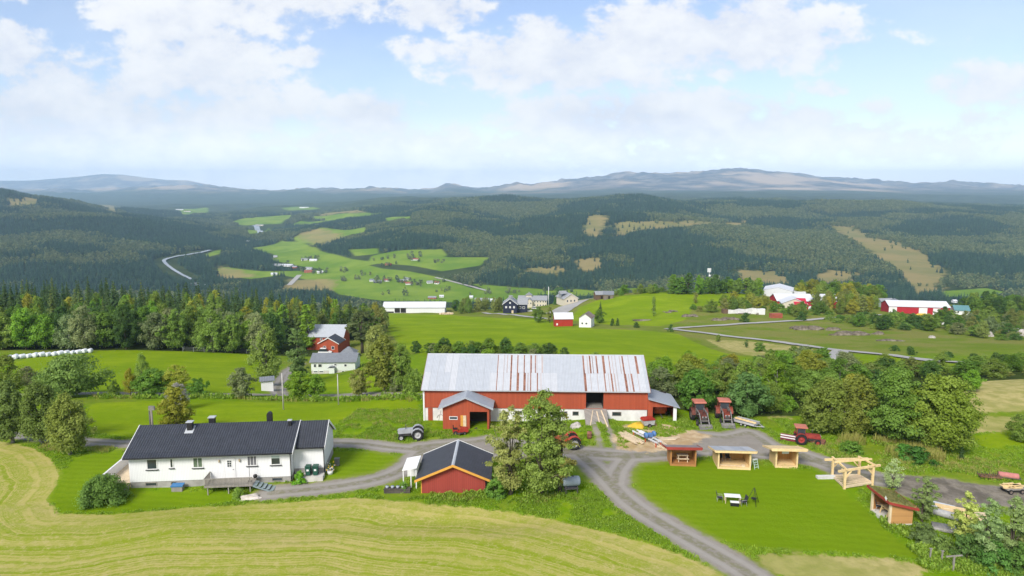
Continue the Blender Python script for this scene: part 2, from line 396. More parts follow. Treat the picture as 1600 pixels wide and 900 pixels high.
def mat_board(name, col, period=.15, gap=.12, var=.12, axis='xy', rough=.75, dirt=.0, dirtcol=(.12, .1, .08)):
    """boards: grooves every `period` metres across the given axis, each board a little different"""
    if name in _mc: return _mc[name]
    m = bpy.data.materials.new(name); m.use_nodes = True; t = NT(m.node_tree)
    b = t.n['Principled BSDF']; tc = t.new('ShaderNodeTexCoord').outputs['Object']
    sp = t.new('ShaderNodeSeparateXYZ'); t.put(sp.inputs[0], tc)
    x = t.math('ADD', sp.outputs[0], sp.outputs[1]) if axis == 'xy' else sp.outputs['xyz'.index(axis)]
    k = t.math('DIVIDE', x, period); fr = t.math('FRACT', k); idx = t.math('FLOOR', k)
    wn = t.new('ShaderNodeTexWhiteNoise', noise_dimensions='1D'); t.put(wn.inputs['W'], idx)
    g = t.math('LESS_THAN', fr, gap)
    n1 = t.noise(tc, 2.2, 5, .6); n2 = t.noise(t.mapping(tc, (7, 7, .6)), 1, 4, .6)
    lo = tuple(c * (1 - 1.6 * var) for c in col); hi = tuple(min(1, c * (1 + var)) for c in col)
    f = t.math('ADD', t.math('MULTIPLY', wn.outputs[0], .4), t.math('MULTIPLY', t.math('ADD', n1, n2), .3))
    c = t.mix(f, lo + (1,), hi + (1,))
    if dirt:
        c = t.mix(t.math('MULTIPLY', t.step(n1, .52, .72), dirt), c, dirtcol + (1,))
    c = t.mix(t.math('MULTIPLY', g, .5), c, tuple(q * .45 for q in col) + (1,))
    t.put(b.inputs['Base Color'], c); b.inputs['Roughness'].default_value = rough; b.inputs['Specular IOR Level'].default_value = .25
    bn = t.new('ShaderNodeBump'); bn.inputs['Strength'].default_value = .5; bn.inputs['Distance'].default_value = .03
    t.put(bn.inputs['Height'], t.math('SUBTRACT', 1.0, g)); t.l.new(bn.outputs[0], b.inputs['Normal'])
    _mc[name] = m; return m
def mat_tile(name, col, px=.3, py=.36, var=.2, rough=.6, axis='x', strength=.7):
    """profiled sheet or tile roof: waves along the ridge, steps down the slope"""
    if name in _mc: return _mc[name]
    m = bpy.data.materials.new(name); m.use_nodes = True; t = NT(m.node_tree)
    b = t.n['Principled BSDF']; tc = t.new('ShaderNodeTexCoord').outputs['Object']
    sp = t.new('ShaderNodeSeparateXYZ'); t.put(sp.inputs[0], tc)
    a, o = (sp.outputs[0], sp.outputs[1]) if axis == 'x' else (sp.outputs[1], sp.outputs[0])
    w = t.math('SINE', t.math('MULTIPLY', a, 2 * pi / px))
    st = t.math('FRACT', t.math('DIVIDE', t.math('ABSOLUTE', o), py)) if py else 0.0
    n1 = t.noise(tc, 1.3, 5, .6); n2 = t.noise(tc, 9, 3)
    f = t.math('ADD', t.math('MULTIPLY', n1, .6), t.math('MULTIPLY', n2, .4))
    c = t.mix(t.step(f, .3, .7), tuple(q * (1 - var) for q in col) + (1,), tuple(q * (1 + var) for q in col) + (1,))
    if py:
        c = t.mix(t.math('MULTIPLY', t.math('LESS_THAN', st, .12), .45), c, tuple(q * .5 for q in col) + (1,))
    c = t.mix(t.math('MULTIPLY', t.step(w, -.4, -1.0), .35), c, tuple(q * .5 for q in col) + (1,))
    t.put(b.inputs['Base Color'], c); b.inputs['Roughness'].default_value = rough; b.inputs['Specular IOR Level'].default_value = .35
    bn = t.new('ShaderNodeBump'); bn.inputs['Strength'].default_value = strength; bn.inputs['Distance'].default_value = .04
    hgt = t.math('ADD', w, t.math('MULTIPLY', st, 1.2)) if py else w
    t.put(bn.inputs['Height'], hgt); t.l.new(bn.outputs[0], b.inputs['Normal'])
    _mc[name] = m; return m
def mat_glass(name='window_glass', col=(.035, .045, .055)):
    if name in _mc: return _mc[name]
    m = mat(name, col, .08, .3, 1.2, 0, 0, None, .9); return m
# ------------------------------------------------------------------ ground regions, all drawn in metres on the land
def wpoly(pts): return np.array([(at(*p).x, at(*p).y) for p in pts])
def sd_poly(P, X, Y):
    """signed distance, positive inside"""
    d = np.full(X.shape, 1e12); ins = np.zeros(X.shape, bool); n = len(P)
    for i in range(n):
        ax, ay = P[i]; bx, by = P[(i + 1) % n]
        ex, ey = bx - ax, by - ay; L = ex * ex + ey * ey + 1e-9
        t = np.clip(((X - ax) * ex + (Y - ay) * ey) / L, 0, 1)
        d = np.minimum(d, (X - ax - t * ex) ** 2 + (Y - ay - t * ey) ** 2)
        c = (ay > Y) != (by > Y)
        xi = ax + (Y - ay) / (by - ay + (1e-12 if by == ay else 0)) * ex
        ins ^= c & (X < xi)
    d = np.sqrt(d); return np.where(ins, d, -d)
def sd_line(P, r, X, Y):
    d = np.full(X.shape, 1e12)
    for i in range(len(P) - 1):
        ax, ay = P[i]; bx, by = P[i + 1]; ex, ey = bx - ax, by - ay; L = ex * ex + ey * ey + 1e-9
        t = np.clip(((X - ax) * ex + (Y - ay) * ey) / L, 0, 1)
        d = np.minimum(d, (X - ax - t * ex) ** 2 + (Y - ay - t * ey) ** 2)
    return r - np.sqrt(d)
def union(*a):
    r = a[0]
    for b in a[1:]: r = np.maximum(r, b)
    return r
def smooth_line(pts, k=4):
    """catmull-rom through world points"""
    P = [pts[0]] + list(pts) + [pts[-1]]; out = []
    for i in range(1, len(P) - 2):
        for s in range(k):
            t = s / k; a, b, c, d = (np.array(P[j], float) for j in (i - 1, i, i + 1, i + 2))
            out.append(.5 * ((2 * b) + (c - a) * t + (2 * a - 5 * b + 4 * c - d) * t * t + (3 * b - a - 3 * c + d) * t ** 3))
    out.append(np.array(pts[-1], float)); return np.array(out)

HAY = np.vstack([[(-90, 20), (-130, 60), (-128, 95)], wpoly([(-120, 676), (0, 690), (55, 700), (82, 716), (98, 740), (88, 760), (74, 780), (95, 803), (180, 803), (300, 792), (430, 786), (560, 777), (640, 785), (750, 793), (850, 808), (950, 832), (1030, 853), (1090, 876), (1130, 900)]), [(20, 46), (26, 20)]])
LAWN2 = wpoly([(990, 742), (1000, 730), (1030, 722), (1060, 718), (1110, 722), (1200, 730), (1275, 738), (1300, 752), (1318, 768), (1345, 790), (1372, 818), (1395, 838), (1425, 862), (1440, 872), (1380, 868), (1300, 862), (1200, 855), (1120, 843), (1060, 818), (1020, 790), (998, 765)])
LAWN1 = wpoly([(100, 742), (112, 722), (135, 712), (190, 706), (212, 725), (212, 766), (330, 770), (420, 776), (300, 790), (180, 800), (98, 800), (78, 780)])
LAWN3 = wpoly([(520, 706), (600, 706), (628, 718), (615, 735), (560, 752), (500, 762), (516, 730)])
PAST = [wpoly([(130, 640), (150, 629), (300, 625), (440, 630), (545, 629), (655, 624), (655, 640), (560, 640), (520, 668), (500, 686), (200, 684), (140, 676)]),
        wpoly([(10, 567), (80, 555), (160, 548), (280, 544), (400, 546), (425, 560), (440, 592), (400, 612), (300, 613), (160, 613), (60, 590)]),
        wpoly([(455, 580), (560, 583), (660, 600), (660, 612), (520, 612), (450, 608)]),
        wpoly([(600, 489), (700, 492), (850, 500), (930, 514), (1010, 517), (1060, 522), (1110, 545), (1195, 562), (1150, 578), (1040, 585), (800, 560), (660, 555), (625, 540), (600, 505)]),
        wpoly([(888, 500), (905, 480), (930, 470), (1000, 460), (1090, 457), (1160, 459), (1185, 465), (1140, 478), (1085, 478), (1070, 500), (1030, 510), (960, 508)]),
        wpoly([(1330, 553), (1420, 560), (1500, 570), (1440, 575), (1330, 572)]),
        wpoly([(1500, 610), (1540, 600), (1560, 612), (1510, 622)]),
        wpoly([(1515, 682), (1600, 668), (1640, 690), (1540, 702)])]
STRAW = [wpoly([(1105, 530), (1180, 534), (1260, 543), (1300, 556), (1270, 562), (1190, 558), (1130, 545)]),
         wpoly([(1500, 598), (1560, 594), (1660, 590), (1660, 640), (1530, 645), (1490, 612)]),
         wpoly([(1530, 650), (1640, 650), (1640, 668), (1520, 678)]),
         wpoly([(1180, 866), (1300, 868), (1420, 878), (1450, 890), (1400, 925), (1260, 920), (1190, 885)]),
         wpoly([(1200, 648), (1232, 646), (1236, 655), (1205, 655)])]
SAW = wpoly([(958, 684), (975, 666), (1000, 659), (1060, 666), (1110, 680), (1075, 700), (1000, 707), (965, 700)])
# valley fields: green leys and pale ripe corn far below
FARG = [wpoly(p) for p in (
    [(395, 388), (440, 376), (470, 378), (500, 392), (550, 405), (600, 412), (560, 415), (500, 410), (440, 405)],
    [(458, 372), (500, 356), (570, 355), (572, 362), (530, 372), (490, 383)],
    [(360, 348), (430, 337), (470, 336), (440, 350), (380, 352)], [(280, 327), (325, 324), (325, 332), (285, 335)],
    [(440, 325), (480, 323), (500, 326), (450, 329)], [(505, 338), (570, 332), (600, 333), (560, 341), (510, 346)],
    [(545, 390), (590, 388), (592, 397), (555, 400)], [(575, 412), (580, 400), (620, 392), (680, 390), (690, 402), (765, 402), (750, 415), (690, 424), (650, 416), (600, 412)],
    [(330, 425), (350, 417), (410, 424), (480, 423), (540, 418), (640, 424), (700, 436), (735, 450), (800, 455), (840, 458), (840, 470), (720, 472), (600, 470), (530, 460), (500, 440), (440, 430), (390, 436)],
    [(735, 443), (850, 452), (850, 460), (780, 458)], [(960, 451), (1000, 450), (1010, 456), (960, 458)],
    [(385, 360), (420, 356), (430, 362), (390, 366)], [(320, 398), (345, 390), (345, 396), (325, 402)],
    [(1470, 455), (1540, 450), (1575, 457), (1560, 464), (1480, 464)], [(600, 341), (640, 338), (645, 341), (605, 345)], [(470,345),(520,346),(500,352),(455,352)], [(840, 455), (900, 452), (935, 455), (930, 462), (850, 462)], [(545, 428), (600, 424), (660, 430), (720, 446), (730, 468), (620, 470), (560, 462)], [(640, 395), (690, 389), (700, 400), (660, 406)], [(415, 405), (470, 398), (560, 412), (600, 420), (540, 424), (470, 416)], [(455, 340), (520, 336), (560, 338), (500, 345)], [(640,300+58),(640,300+58),(641,359)])[:-1]]
def grow(p, k=1.28):
    c = np.mean(p, 0); return [tuple(c + (np.array(q) - c) * (k, k * 1.1)) for q in p]
FART = [wpoly(p if i in (0, 1, 8, 10, 11) else grow(p)) for i, p in enumerate((
    [(455, 365), (500, 356), (520, 362), (545, 372), (500, 384), (475, 375)], [(485, 334), (560, 328), (570, 332), (500, 338)],
    [(980, 350), (1010, 346), (1060, 348), (1140, 347), (1138, 353), (1060, 354), (1010, 358), (985, 364)], [(915, 345), (932, 336), (945, 345), (935, 365), (915, 362)],
    [(900, 413), (915, 404), (940, 406), (940, 417), (915, 421)], [(1318, 362), (1345, 366), (1400, 384), (1440, 400), (1460, 420), (1455, 440), (1425, 445), (1400, 415), (1350, 385)],
    [(1155, 430), (1165, 424), (1225, 428), (1230, 440), (1170, 440)], [(1275, 434), (1295, 425), (1330, 428), (1338, 440), (1290, 440)],
    [(0, 315), (30, 310), (70, 312), (60, 319), (10, 322)], [(160, 322), (178, 324), (185, 335), (172, 333)],
    [(455, 436), (530, 437), (520, 455), (440, 452)], [(330, 425), (345, 417), (375, 422), (400, 432), (350, 436)], [(830, 416), (880, 418), (870, 428), (830, 424)]))]
WOOD_NEAR = [np.array([(-230, 205), (-190, 202), (-120, 204), (-80, 208), (-58, 212), (-56, 225), (-66, 262), (-110, 350), (-150, 440), (-360, 440), (-330, 260)]),
             wpoly([(1000, 590), (1040, 575), (1180, 582), (1230, 566), (1330, 575), (1500, 578), (1640, 575), (1640, 592), (1530, 596), (1500, 620), (1500, 660), (1440, 690), (1340, 680), (1250, 650), (1150, 650), (1060, 640), (1020, 620)])]
def PL(*pts): return smooth_line(wpoly(pts))
ROAD_NEAR = [ # (world polyline, half-width)
    (PL((-120, 667), (0, 677), (70, 684), (140, 690), (200, 693), (290, 694), (400, 693), (520, 692), (570, 694), (620, 700), (660, 703)), 1.55),
    (PL((425, 770), (470, 766), (540, 758), (595, 747), (635, 730), (652, 712), (668, 700)), 1.7),
    (PL((655, 700), (720, 694), (790, 694), (850, 702), (920, 708), (980, 712), (1040, 708), (1110, 700), (1180, 700), (1240, 708), (1290, 724), (1340, 742), (1400, 752), (1480, 764), (1560, 772), (1680, 775)), 2.1),
    (PL((900, 705), (930, 730), (952, 752), (985, 785), (1035, 818), (1100, 855), (1160, 890), (1230, 940)), 1.75),
    (PL((980, 716), (965, 735), (960, 755)), 1.6),
    (PL((-60, 622), (60, 616), (170, 614), (310, 616), (440, 617), (530, 617), (640, 618), (700, 619)), 1.7),
    (PL((438, 617), (434, 607), (440, 595), (450, 580), (470, 568)), 1.6)]
ROAD_TRACK = [(PL((929, 664), (934, 680), (941, 703)), .33), (PL((949, 664), (956, 680), (963, 703)), .33)]
YARD = wpoly([(1000, 703), (1020, 690), (1062, 680), (1085, 672), (1125, 676), (1160, 668), (1185, 672), (1212, 688), (1228, 700), (1290, 716), (1310, 735), (1230, 722), (1150, 714), (1070, 712), (1000, 720)])
YARD2 = wpoly([(650, 702), (700, 688), (760, 680), (800, 690), (830, 712), (800, 722), (740, 712), (672, 716), (640, 735), (640, 712)])
MUD = wpoly([(1400, 742), (1480, 748), (1560, 762), (1640, 770), (1640, 800), (1560, 790), (1490, 800), (1450, 790), (1400, 770)])

# grid of the land: one sheet from behind the camera to the last range
_r1 = np.concatenate([np.linspace(-160, 20, 14)[:-1], np.exp(np.linspace(math.log(20), math.log(52), 24))[:-1], np.exp(np.linspace(math.log(52), math.log(130), 230))[:-1],
                      np.exp(np.linspace(math.log(130), math.log(520), 210))[:-1], np.exp(np.linspace(math.log(520), math.log(20200), 330))])
_u1 = np.concatenate([np.linspace(-1.55, -.82, 40)[:-1], np.linspace(-.82, .82, 560), np.linspace(.82, 1.55, 40)[1:]])
GY, GU = np.meshgrid(_r1, _u1, indexing='ij')
GX = GU * np.maximum(GY, 70 + 0 * GY)
GZ = height(GX, GY)
nr, nc = GX.shape
gx, gy = GX.ravel(), GY.ravel()
soft = np.maximum(.30, gy * .0022)
def nrm(sd): return np.clip(sd / soft, -30, 30)
sd_hay = sd_poly(HAY, gx, gy)
sd_lawn = union(*[sd_poly(p, gx, gy) for p in (LAWN1, LAWN2, LAWN3)])
sd_past = union(*[sd_poly(p, gx, gy) for p in PAST])
sd_straw = union(*[sd_poly(p, gx, gy) for p in STRAW])
sd_saw = sd_poly(SAW, gx, gy)
sd_road = union(*([sd_line(p, w, gx, gy) for p, w in ROAD_NEAR] + [sd_poly(YARD, gx, gy), sd_poly(YARD2, gx, gy), sd_poly(MUD, gx, gy)] + [sd_line(p, w, gx, gy) for p, w in ROAD_TRACK]))
sd_mud = sd_poly(MUD, gx, gy)
sd_farg = union(*[sd_poly(p, gx, gy) for p in FARG])
sd_fart = union(*[sd_poly(p, gx, gy) for p in FART])
sd_wood = union(*[sd_poly(p, gx, gy) for p in WOOD_NEAR])
v_far = sstep(gy, 620, 1000)
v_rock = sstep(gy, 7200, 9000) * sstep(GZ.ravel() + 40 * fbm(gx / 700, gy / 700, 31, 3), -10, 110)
v_lit = np.zeros_like(gx)
_ix = np.arange(nr * nc).reshape(nr, nc)
_F = np.stack([_ix[:-1, :-1], _ix[:-1, 1:], _ix[1:, 1:], _ix[1:, :-1]], -1).reshape(-1, 4)

def ground_material():
    m = bpy.data.materials.new('land'); m.use_nodes = True; t = NT(m.node_tree)
    b = t.n['Principled BSDF']; P = t.new('ShaderNodeTexCoord').outputs['Object']
    a = t.attr
    n_f = t.noise(P, 5.5, 3, .65); n_m = t.noise(P, .55, 4, .6); n_l = t.noise(P, .06, 3, .55); n_x = t.noise(P, .009, 5, .6); n_g = t.noise(P, 1.7, 4, .62)
    def msk(name, w=1.0):
        s = t.math('MULTIPLY', t.attr(name), .5)
        s = t.math('ADD', s, t.math('MULTIPLY', t.math('SUBTRACT', n_g, .5), 2.2 * w))
        s = t.math('ADD', s, t.math('MULTIPLY', t.math('SUBTRACT', n_m, .5), 2.4 * w))
        return t.math('ADD', s, .5, clamp=True)
    def two(f, lo, hi, c1, c2): return t.mix(t.step(f, lo, hi), c1 + (1,), c2 + (1,))
    fine = t.math('ADD', t.math('MULTIPLY', n_f, .5), t.math('MULTIPLY', n_g, .5))
    # rough grass and weeds
    rough = two(n_m, .35, .66, (.125, .225, .004), (.190, .275, .012))
    spY = t.new('ShaderNodeSeparateXYZ'); t.put(spY.inputs[0], P)
    rough = t.mix(t.math('MULTIPLY', t.step(spY.outputs[1], 170, 230), .75), rough, two(n_l, .36, .62, (.135, .170, .022), (.235, .200, .070)))
    rough = t.mix(t.math('MULTIPLY', t.step(n_l, .50, .68), .45), rough, (.190, .175, .045, 1))
    rough = t.mix(t.math('MULTIPLY', t.step(fine, .42, .64), .5), rough, (.075, .150, .010, 1))
    # pasture
    past = two(n_l, .34, .66, (.168, .252, .006), (.232, .310, .010))
    n_s = t.noise(t.mapping(P, (.05, .28, 1)), 1.0, 4, .62)
    past = t.mix(t.math('MULTIPLY', t.step(n_s, .42, .66), .45), past, (.140, .222, .006, 1))
    past = t.mix(t.math('MULTIPLY', t.step(n_m, .45, .72), .40), past, (.125, .215, .005, 1))
    past = t.mix(t.math('MULTIPLY', t.step(fine, .45, .64), .35), past, (.110, .195, .002, 1))
    past = t.mix(t.math('MULTIPLY', t.step(n_x, .50, .70), .35), past, (.175, .240, .030, 1))
    # mown lawn: faint passes of the mower
    sp = t.new('ShaderNodeSeparateXYZ'); t.put(sp.inputs[0], P)
    lx = t.math('ADD', t.math('ADD', sp.outputs[1], t.math('MULTIPLY', sp.outputs[0], .04)), t.math('MULTIPLY', n_m, 1.3))
    lw = t.math('SINE', t.math('MULTIPLY', lx, 2 * pi / 1.15))
    lawn = two(lw, -1.0, 1.0, (.132, .212, .006), (.160, .248, .008))
    lawn = t.mix(t.math('MULTIPLY', t.step(n_g, .40, .64), .55), lawn, (.185, .265, .012, 1))
    lawn = t.mix(t.math('MULTIPLY', t.step(fine, .44, .60), .50), lawn, (.118, .192, .003, 1))
    lawn = t.mix(t.math('MULTIPLY', t.step(n_l, .40, .62), .35), lawn, (.100, .190, .001, 1))
    # hay stubble: swaths that follow the field edge
    sw = t.math('ADD', a('hayd'), t.math('MULTIPLY', t.math('SUBTRACT', n_l, .5), 4.0))
    sw = t.math('ADD', sw, t.math('MULTIPLY', t.math('SUBTRACT', n_m, .5), .55))
    nw = t.new('ShaderNodeTexNoise', noise_dimensions='1D'); t.put(nw.inputs['W'], sw); nw.inputs['Scale'].default_value = .8; nw.inputs['Detail'].default_value = 4; nw.inputs['Roughness'].default_value = .62
    nw2 = t.new('ShaderNodeTexNoise', noise_dimensions='1D'); t.put(nw2.inputs['W'], sw); nw2.inputs['Scale'].default_value = 3.4; nw2.inputs['Detail'].default_value = 3
    hs = t.math('ADD', t.math('MULTIPLY', nw.outputs[0], .52), t.math('ADD', t.math('MULTIPLY', fine, .26), t.math('MULTIPLY', nw2.outputs[0], .22)))
    hay = two(hs, .40, .58, (.200, .255, .018), (.395, .345, .110))
    hay = t.mix(t.math('MULTIPLY', t.step(t.noise(t.mapping(P, (.03, .16, 1)), 1.0, 4, .6), .52, .68), .38), hay, (.340, .285, .125, 1))
    hay = t.mix(t.math('MULTIPLY', t.step(t.noise(P, .035, 3, .5), .44, .60), .40), hay, (.215, .275, .014, 1))
    hay = t.mix(t.math('MULTIPLY', t.step(n_m, .48, .66), .55), hay, (.225, .275, .016, 1))
    hay = t.mix(t.math('MULTIPLY', t.step(fine, .50, .64), .45), hay, (.440, .370, .175, 1))
    straw = two(n_m, .35, .65, (.290, .275, .085), (.430, .365, .150))
    straw = t.mix(t.math('MULTIPLY', t.step(n_l, .48, .64), .5), straw, (.200, .230, .040, 1))
    straw = t.mix(t.math('MULTIPLY', t.step(fine, .46, .66), .35), straw, (.230, .210, .075, 1))
    # gravel
    n_p = t.noise(P, 22, 3, .7)
    grav = two(n_m, .30, .70, (.245, .222, .190), (.300, .275, .240))
    grav = t.mix(t.math('MULTIPLY', t.step(n_p, .46, .62), .45), grav, (.150, .134, .115, 1))
    grav = t.mix(t.math('MULTIPLY', t.step(n_m, .54, .68), .40), grav, (.185, .155, .115, 1))
    mud = two(n_m, .36, .64, (.105, .090, .072), (.235, .205, .165))
    mud = t.mix(t.math('MULTIPLY', t.step(fine, .46, .6), .4), mud, (.080, .075, .062, 1))
    saw = two(n_m, .36, .66, (.400, .275, .140), (.560, .430, .270))
    saw = t.mix(t.math('MULTIPLY', t.step(fine, .5, .62), .4), saw, (.270, .220, .160, 1))
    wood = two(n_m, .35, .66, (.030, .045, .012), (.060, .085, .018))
    # far country
    fwood = two(n_x, .36, .64, (.022, .040, .014), (.050, .070, .022))
    fgreen = two(n_x, .38, .62, (.115, .205, .014), (.185, .265, .026))
    ftan = two(n_x, .36, .66, (.300, .235, .095), (.200, .190, .065))
    n_r = t.noise(P, .0035, 6, .62); n_sun = t.noise(P, .0007, 3, .55)
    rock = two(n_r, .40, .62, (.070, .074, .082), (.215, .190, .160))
    rock = t.mix(t.math('MULTIPLY', t.step(n_sun, .50, .60), .85), rock, (.500, .375, .255, 1))  # sunlit patches of the mountains, painted into the rock colour as tan
    rock = t.mix(t.math('MULTIPLY', t.step(n_r, .58, .68), .4), rock, (.300, .270, .230, 1))
    c = rough
    c = t.mix(msk('past', .8), c, past)
    c = t.mix(msk('straw', 1.6), c, straw)
    c = t.mix(msk('hay', .9), c, hay)
    c = t.mix(msk('lawn', .5), c, lawn)
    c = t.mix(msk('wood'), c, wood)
    verge = t.math('MULTIPLY', t.math('ADD', t.math('MULTIPLY', a('road'), .20), t.math('ADD', t.math('MULTIPLY', n_m, 1.0), .25), clamp=True), .50)
    c = t.mix(verge, c, (.265, .225, .095, 1))
    rv = a('road'); rut = t.math('MULTIPLY', t.step(rv, 1.2, 2.4), t.math('SUBTRACT', 1.0, t.step(rv, 3.3, 4.4)))
    mid = t.math('MULTIPLY', t.step(rv, 3.6, 4.8), t.math('SUBTRACT', 1.0, t.step(rv, 6.2, 7.5)))
    grav = t.mix(t.math('MULTIPLY', rut, .65), grav, (.320, .300, .268, 1))
    grav = t.mix(t.math('MULTIPLY', t.math('MULTIPLY', mid, t.step(n_g, .38, .58)), .65), grav, (.165, .165, .085, 1))
    c = t.mix(msk('road', .75), c, grav)
    c = t.mix(t.math('MULTIPLY', msk('mud', 1.3), .85), c, mud)
    c = t.mix(t.math('MULTIPLY', msk('saw', 1.5), .9), c, saw)
    far = fwood
    far = t.mix(msk('farg', .25), far, fgreen)
    mt = t.math('ADD', t.math('ADD', t.math('MULTIPLY', a('fart'), .22), .45), t.math('MULTIPLY', t.math('SUBTRACT', t.noise(P, .028, 4, .65), .5), 4.5), clamp=True)
    far = t.mix(t.math('MULTIPLY', mt, .85), far, ftan)
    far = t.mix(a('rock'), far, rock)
    c = t.mix(a('far'), c, far)
    t.put(b.inputs['Base Color'], c); b.inputs['Roughness'].default_value = .95; b.inputs['Specular IOR Level'].default_value = .02
    bn = t.new('ShaderNodeBump'); bn.inputs['Strength'].default_value = .55; bn.inputs['Distance'].default_value = .10
    t.put(bn.inputs['Height'], t.math('ADD', fine, n_m)); t.l.new(bn.outputs[0], b.inputs['Normal'])
    return m
LAND = ground_material()
def build_ground():
    V = np.stack([gx, gy, GZ.ravel()], 1)
    A = dict(hay=nrm(sd_hay), lawn=nrm(sd_lawn), past=nrm(sd_past), straw=nrm(sd_straw), saw=nrm(sd_saw), road=nrm(sd_road), mud=nrm(sd_mud), farg=nrm(sd_farg), fart=nrm(sd_fart), wood=nrm(sd_wood), far=v_far, rock=v_rock, hayd=np.clip(sd_hay, -50, 200))
    fc = lambda a: a[_F].mean(1)
    fy = fc(gy); reg = np.zeros(len(_F), int)
    def put(k, cond): reg[cond] = k
    put(1, (fc(sd_past) > 0)); put(2, (fc(sd_hay) > 0)); put(3, (fc(sd_lawn) > 0)); put(4, (fc(sd_road) > 0) & (fy < 160))
    put(0, (fy < 1000) & (reg == 0)); put(5, (fy >= 1000)); put(6, (fy >= 1000) & ((fc(sd_farg) > 0))); put(7, fy > 8600)
    for k, nm in enumerate(['ground', 'pasture', 'hay_field', 'lawn', 'gravel_road', 'hills', 'valley_fields', 'mountains']):
        F = _F[reg == k]
        if not len(F): continue
        ids, inv = np.unique(F, return_inverse=True)
        me = mesh_np(nm, V[ids], inv.reshape(F.shape), [LAND], smooth=True, vattr={q: v[ids] for q, v in A.items()})
        tag(link(nm, me), kind='structure')
build_ground()

def ribbon(name, P, width, material, lift=.06):
    """a road or river laid along the land"""
    P = np.asarray(P, float); d = np.gradient(P, axis=0); d /= np.linalg.norm(d, axis=1)[:, None] + 1e-9
    nrm_ = np.stack([-d[:, 1], d[:, 0]], 1); w = np.broadcast_to(np.asarray(width, float), (len(P),))[:, None] / 2
    rows = [P + nrm_ * w * s for s in (1, .5, 0, -.5, -1)]
    V = []; n = len(P)
    for R in rows:
        zz = height(R[:, 0], R[:, 1]) + lift
        V.append(np.stack([R[:, 0], R[:, 1], zz], 1))
    V = np.vstack(V); F = []
    for r in range(4):
        for i in range(n - 1): F.append((r * n + i, (r + 1) * n + i, (r + 1) * n + i + 1, r * n + i + 1))
    me = mesh_np(name, V, F, [material], smooth=True)
    return tag(link(name, me), kind='structure')
M_ROADF = mat('pale_gravel', (.36, .345, .32), .9, .12, .4)
M_RIVER = mat('river_shallows', (.27, .30, .32), .25, .25, .02, 0, 0, None, .5)
def PLk(k, *pts): return smooth_line(wpoly(pts), k)
ribbon('road', PLk(10, (1040, 514), (1075, 518), (1130, 525), (1210, 534), (1260, 541), (1310, 548), (1400, 557), (1500, 567), (1560, 575)), 4.0, M_ROADF, .3)
ribbon('side_road', PLk(8, (1313, 549), (1310, 553), (1302, 559), (1290, 566)), 5.0, M_ROADF, .34)
ribbon('lane', PLk(10, (1052, 514), (1090, 511), (1150, 507), (1220, 503), (1280, 499), (1330, 496), (1375, 492)), 3.4, M_ROADF, .3)
ribbon('farm_lane', PLk(8, (755, 489), (790, 492), (830, 496), (880, 501)), 3.6, M_ROADF, .3)
ribbon('farm_yard', PLk(8, (868, 490), (880, 484), (892, 477), (905, 472), (918, 468)), 13, M_ROADF, .3)
ribbon('river', PLk(8, (300, 438), (285, 431), (270, 422), (258, 412), (258, 407), (275, 402), (300, 398), (330, 392)), [9] * 57, M_RIVER, 3.0)
ribbon('valley_road', PLk(8, (680, 434), (705, 440), (740, 449), (765, 456)), 7, M_ROADF, 1.0)
ribbon('quarry_track', PLk(6, (468, 430), (460, 438), (452, 446)), 12, M_ROADF, 1.0)
ribbon('stream', PLk(8, (396, 354), (402, 358), (410, 365)), 26, M_RIVER, 3)

# the valley air
def haze():
    mb = MB(); mb.box(-32400, 32400, -300, 20280, -230, 640)
    m = bpy.data.materials.new('valley_air'); m.use_nodes = True; t = NT(m.node_tree); t.n.clear()
    o = t.new('ShaderNodeOutputMaterial'); v = t.new('ShaderNodeVolumePrincipled')
    v.inputs['Color'].default_value = HAZE_COL + (1,); v.inputs['Density'].default_value = HAZE_D; v.inputs['Anisotropy'].default_value = 0.0
    t.l.new(v.outputs[0], o.inputs['Volume'])
    tag(mb.out('haze', m), kind='stuff')
HAZE_D = 0.000072; HAZE_COL = (.54, .76, 1.0)
haze()
# ------------------------------------------------------------------ foliage
def mat_leaf(name, own=None, trans=.22):
    """leaf clumps: tint from the object (or own colour with per-instance drift) times a per-leaf and per-clump spread"""
    m = bpy.data.materials.new(name); m.use_nodes = True; t = NT(m.node_tree); t.n.clear()
    o = t.new('ShaderNodeOutputMaterial')
    lv = t.attr('lv'); oi = t.new('ShaderNodeObjectInfo')
    base = oi.outputs['Color'] if own is None else own[0] + (1,)
    hsv = t.new('ShaderNodeHueSaturation'); t.put(hsv.inputs['Color'], base)
    if own is not None:
        base = t.mix(oi.outputs['Random'], own[0] + (1,), own[1] + (1,)); t.put(hsv.inputs['Color'], base)
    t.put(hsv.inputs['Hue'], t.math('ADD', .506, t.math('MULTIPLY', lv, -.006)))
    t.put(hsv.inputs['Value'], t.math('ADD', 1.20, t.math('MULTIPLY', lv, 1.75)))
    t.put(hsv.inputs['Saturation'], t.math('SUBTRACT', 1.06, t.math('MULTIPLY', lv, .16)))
    d = t.new('ShaderNodeBsdfDiffuse'); t.put(d.inputs[0], hsv.outputs[0])
    r = t.new('ShaderNodeBsdfTranslucent'); t.put(r.inputs[0], hsv.outputs[0])
    mx = t.new('ShaderNodeMixShader'); mx.inputs[0].default_value = trans
    t.l.new(d.outputs[0], mx.inputs[1]); t.l.new(r.outputs[0], mx.inputs[2]); t.l.new(mx.outputs[0], o.inputs[0])
    return m
LEAF = mat_leaf('leaves', None, .50)
BARK = mat('bark', (.10, .082, .062), .9, .3, 6)
BARKW = mat('birch_bark', (.42, .40, .36), .85, .3, 5, 0, 0, (.12, .11, .10))

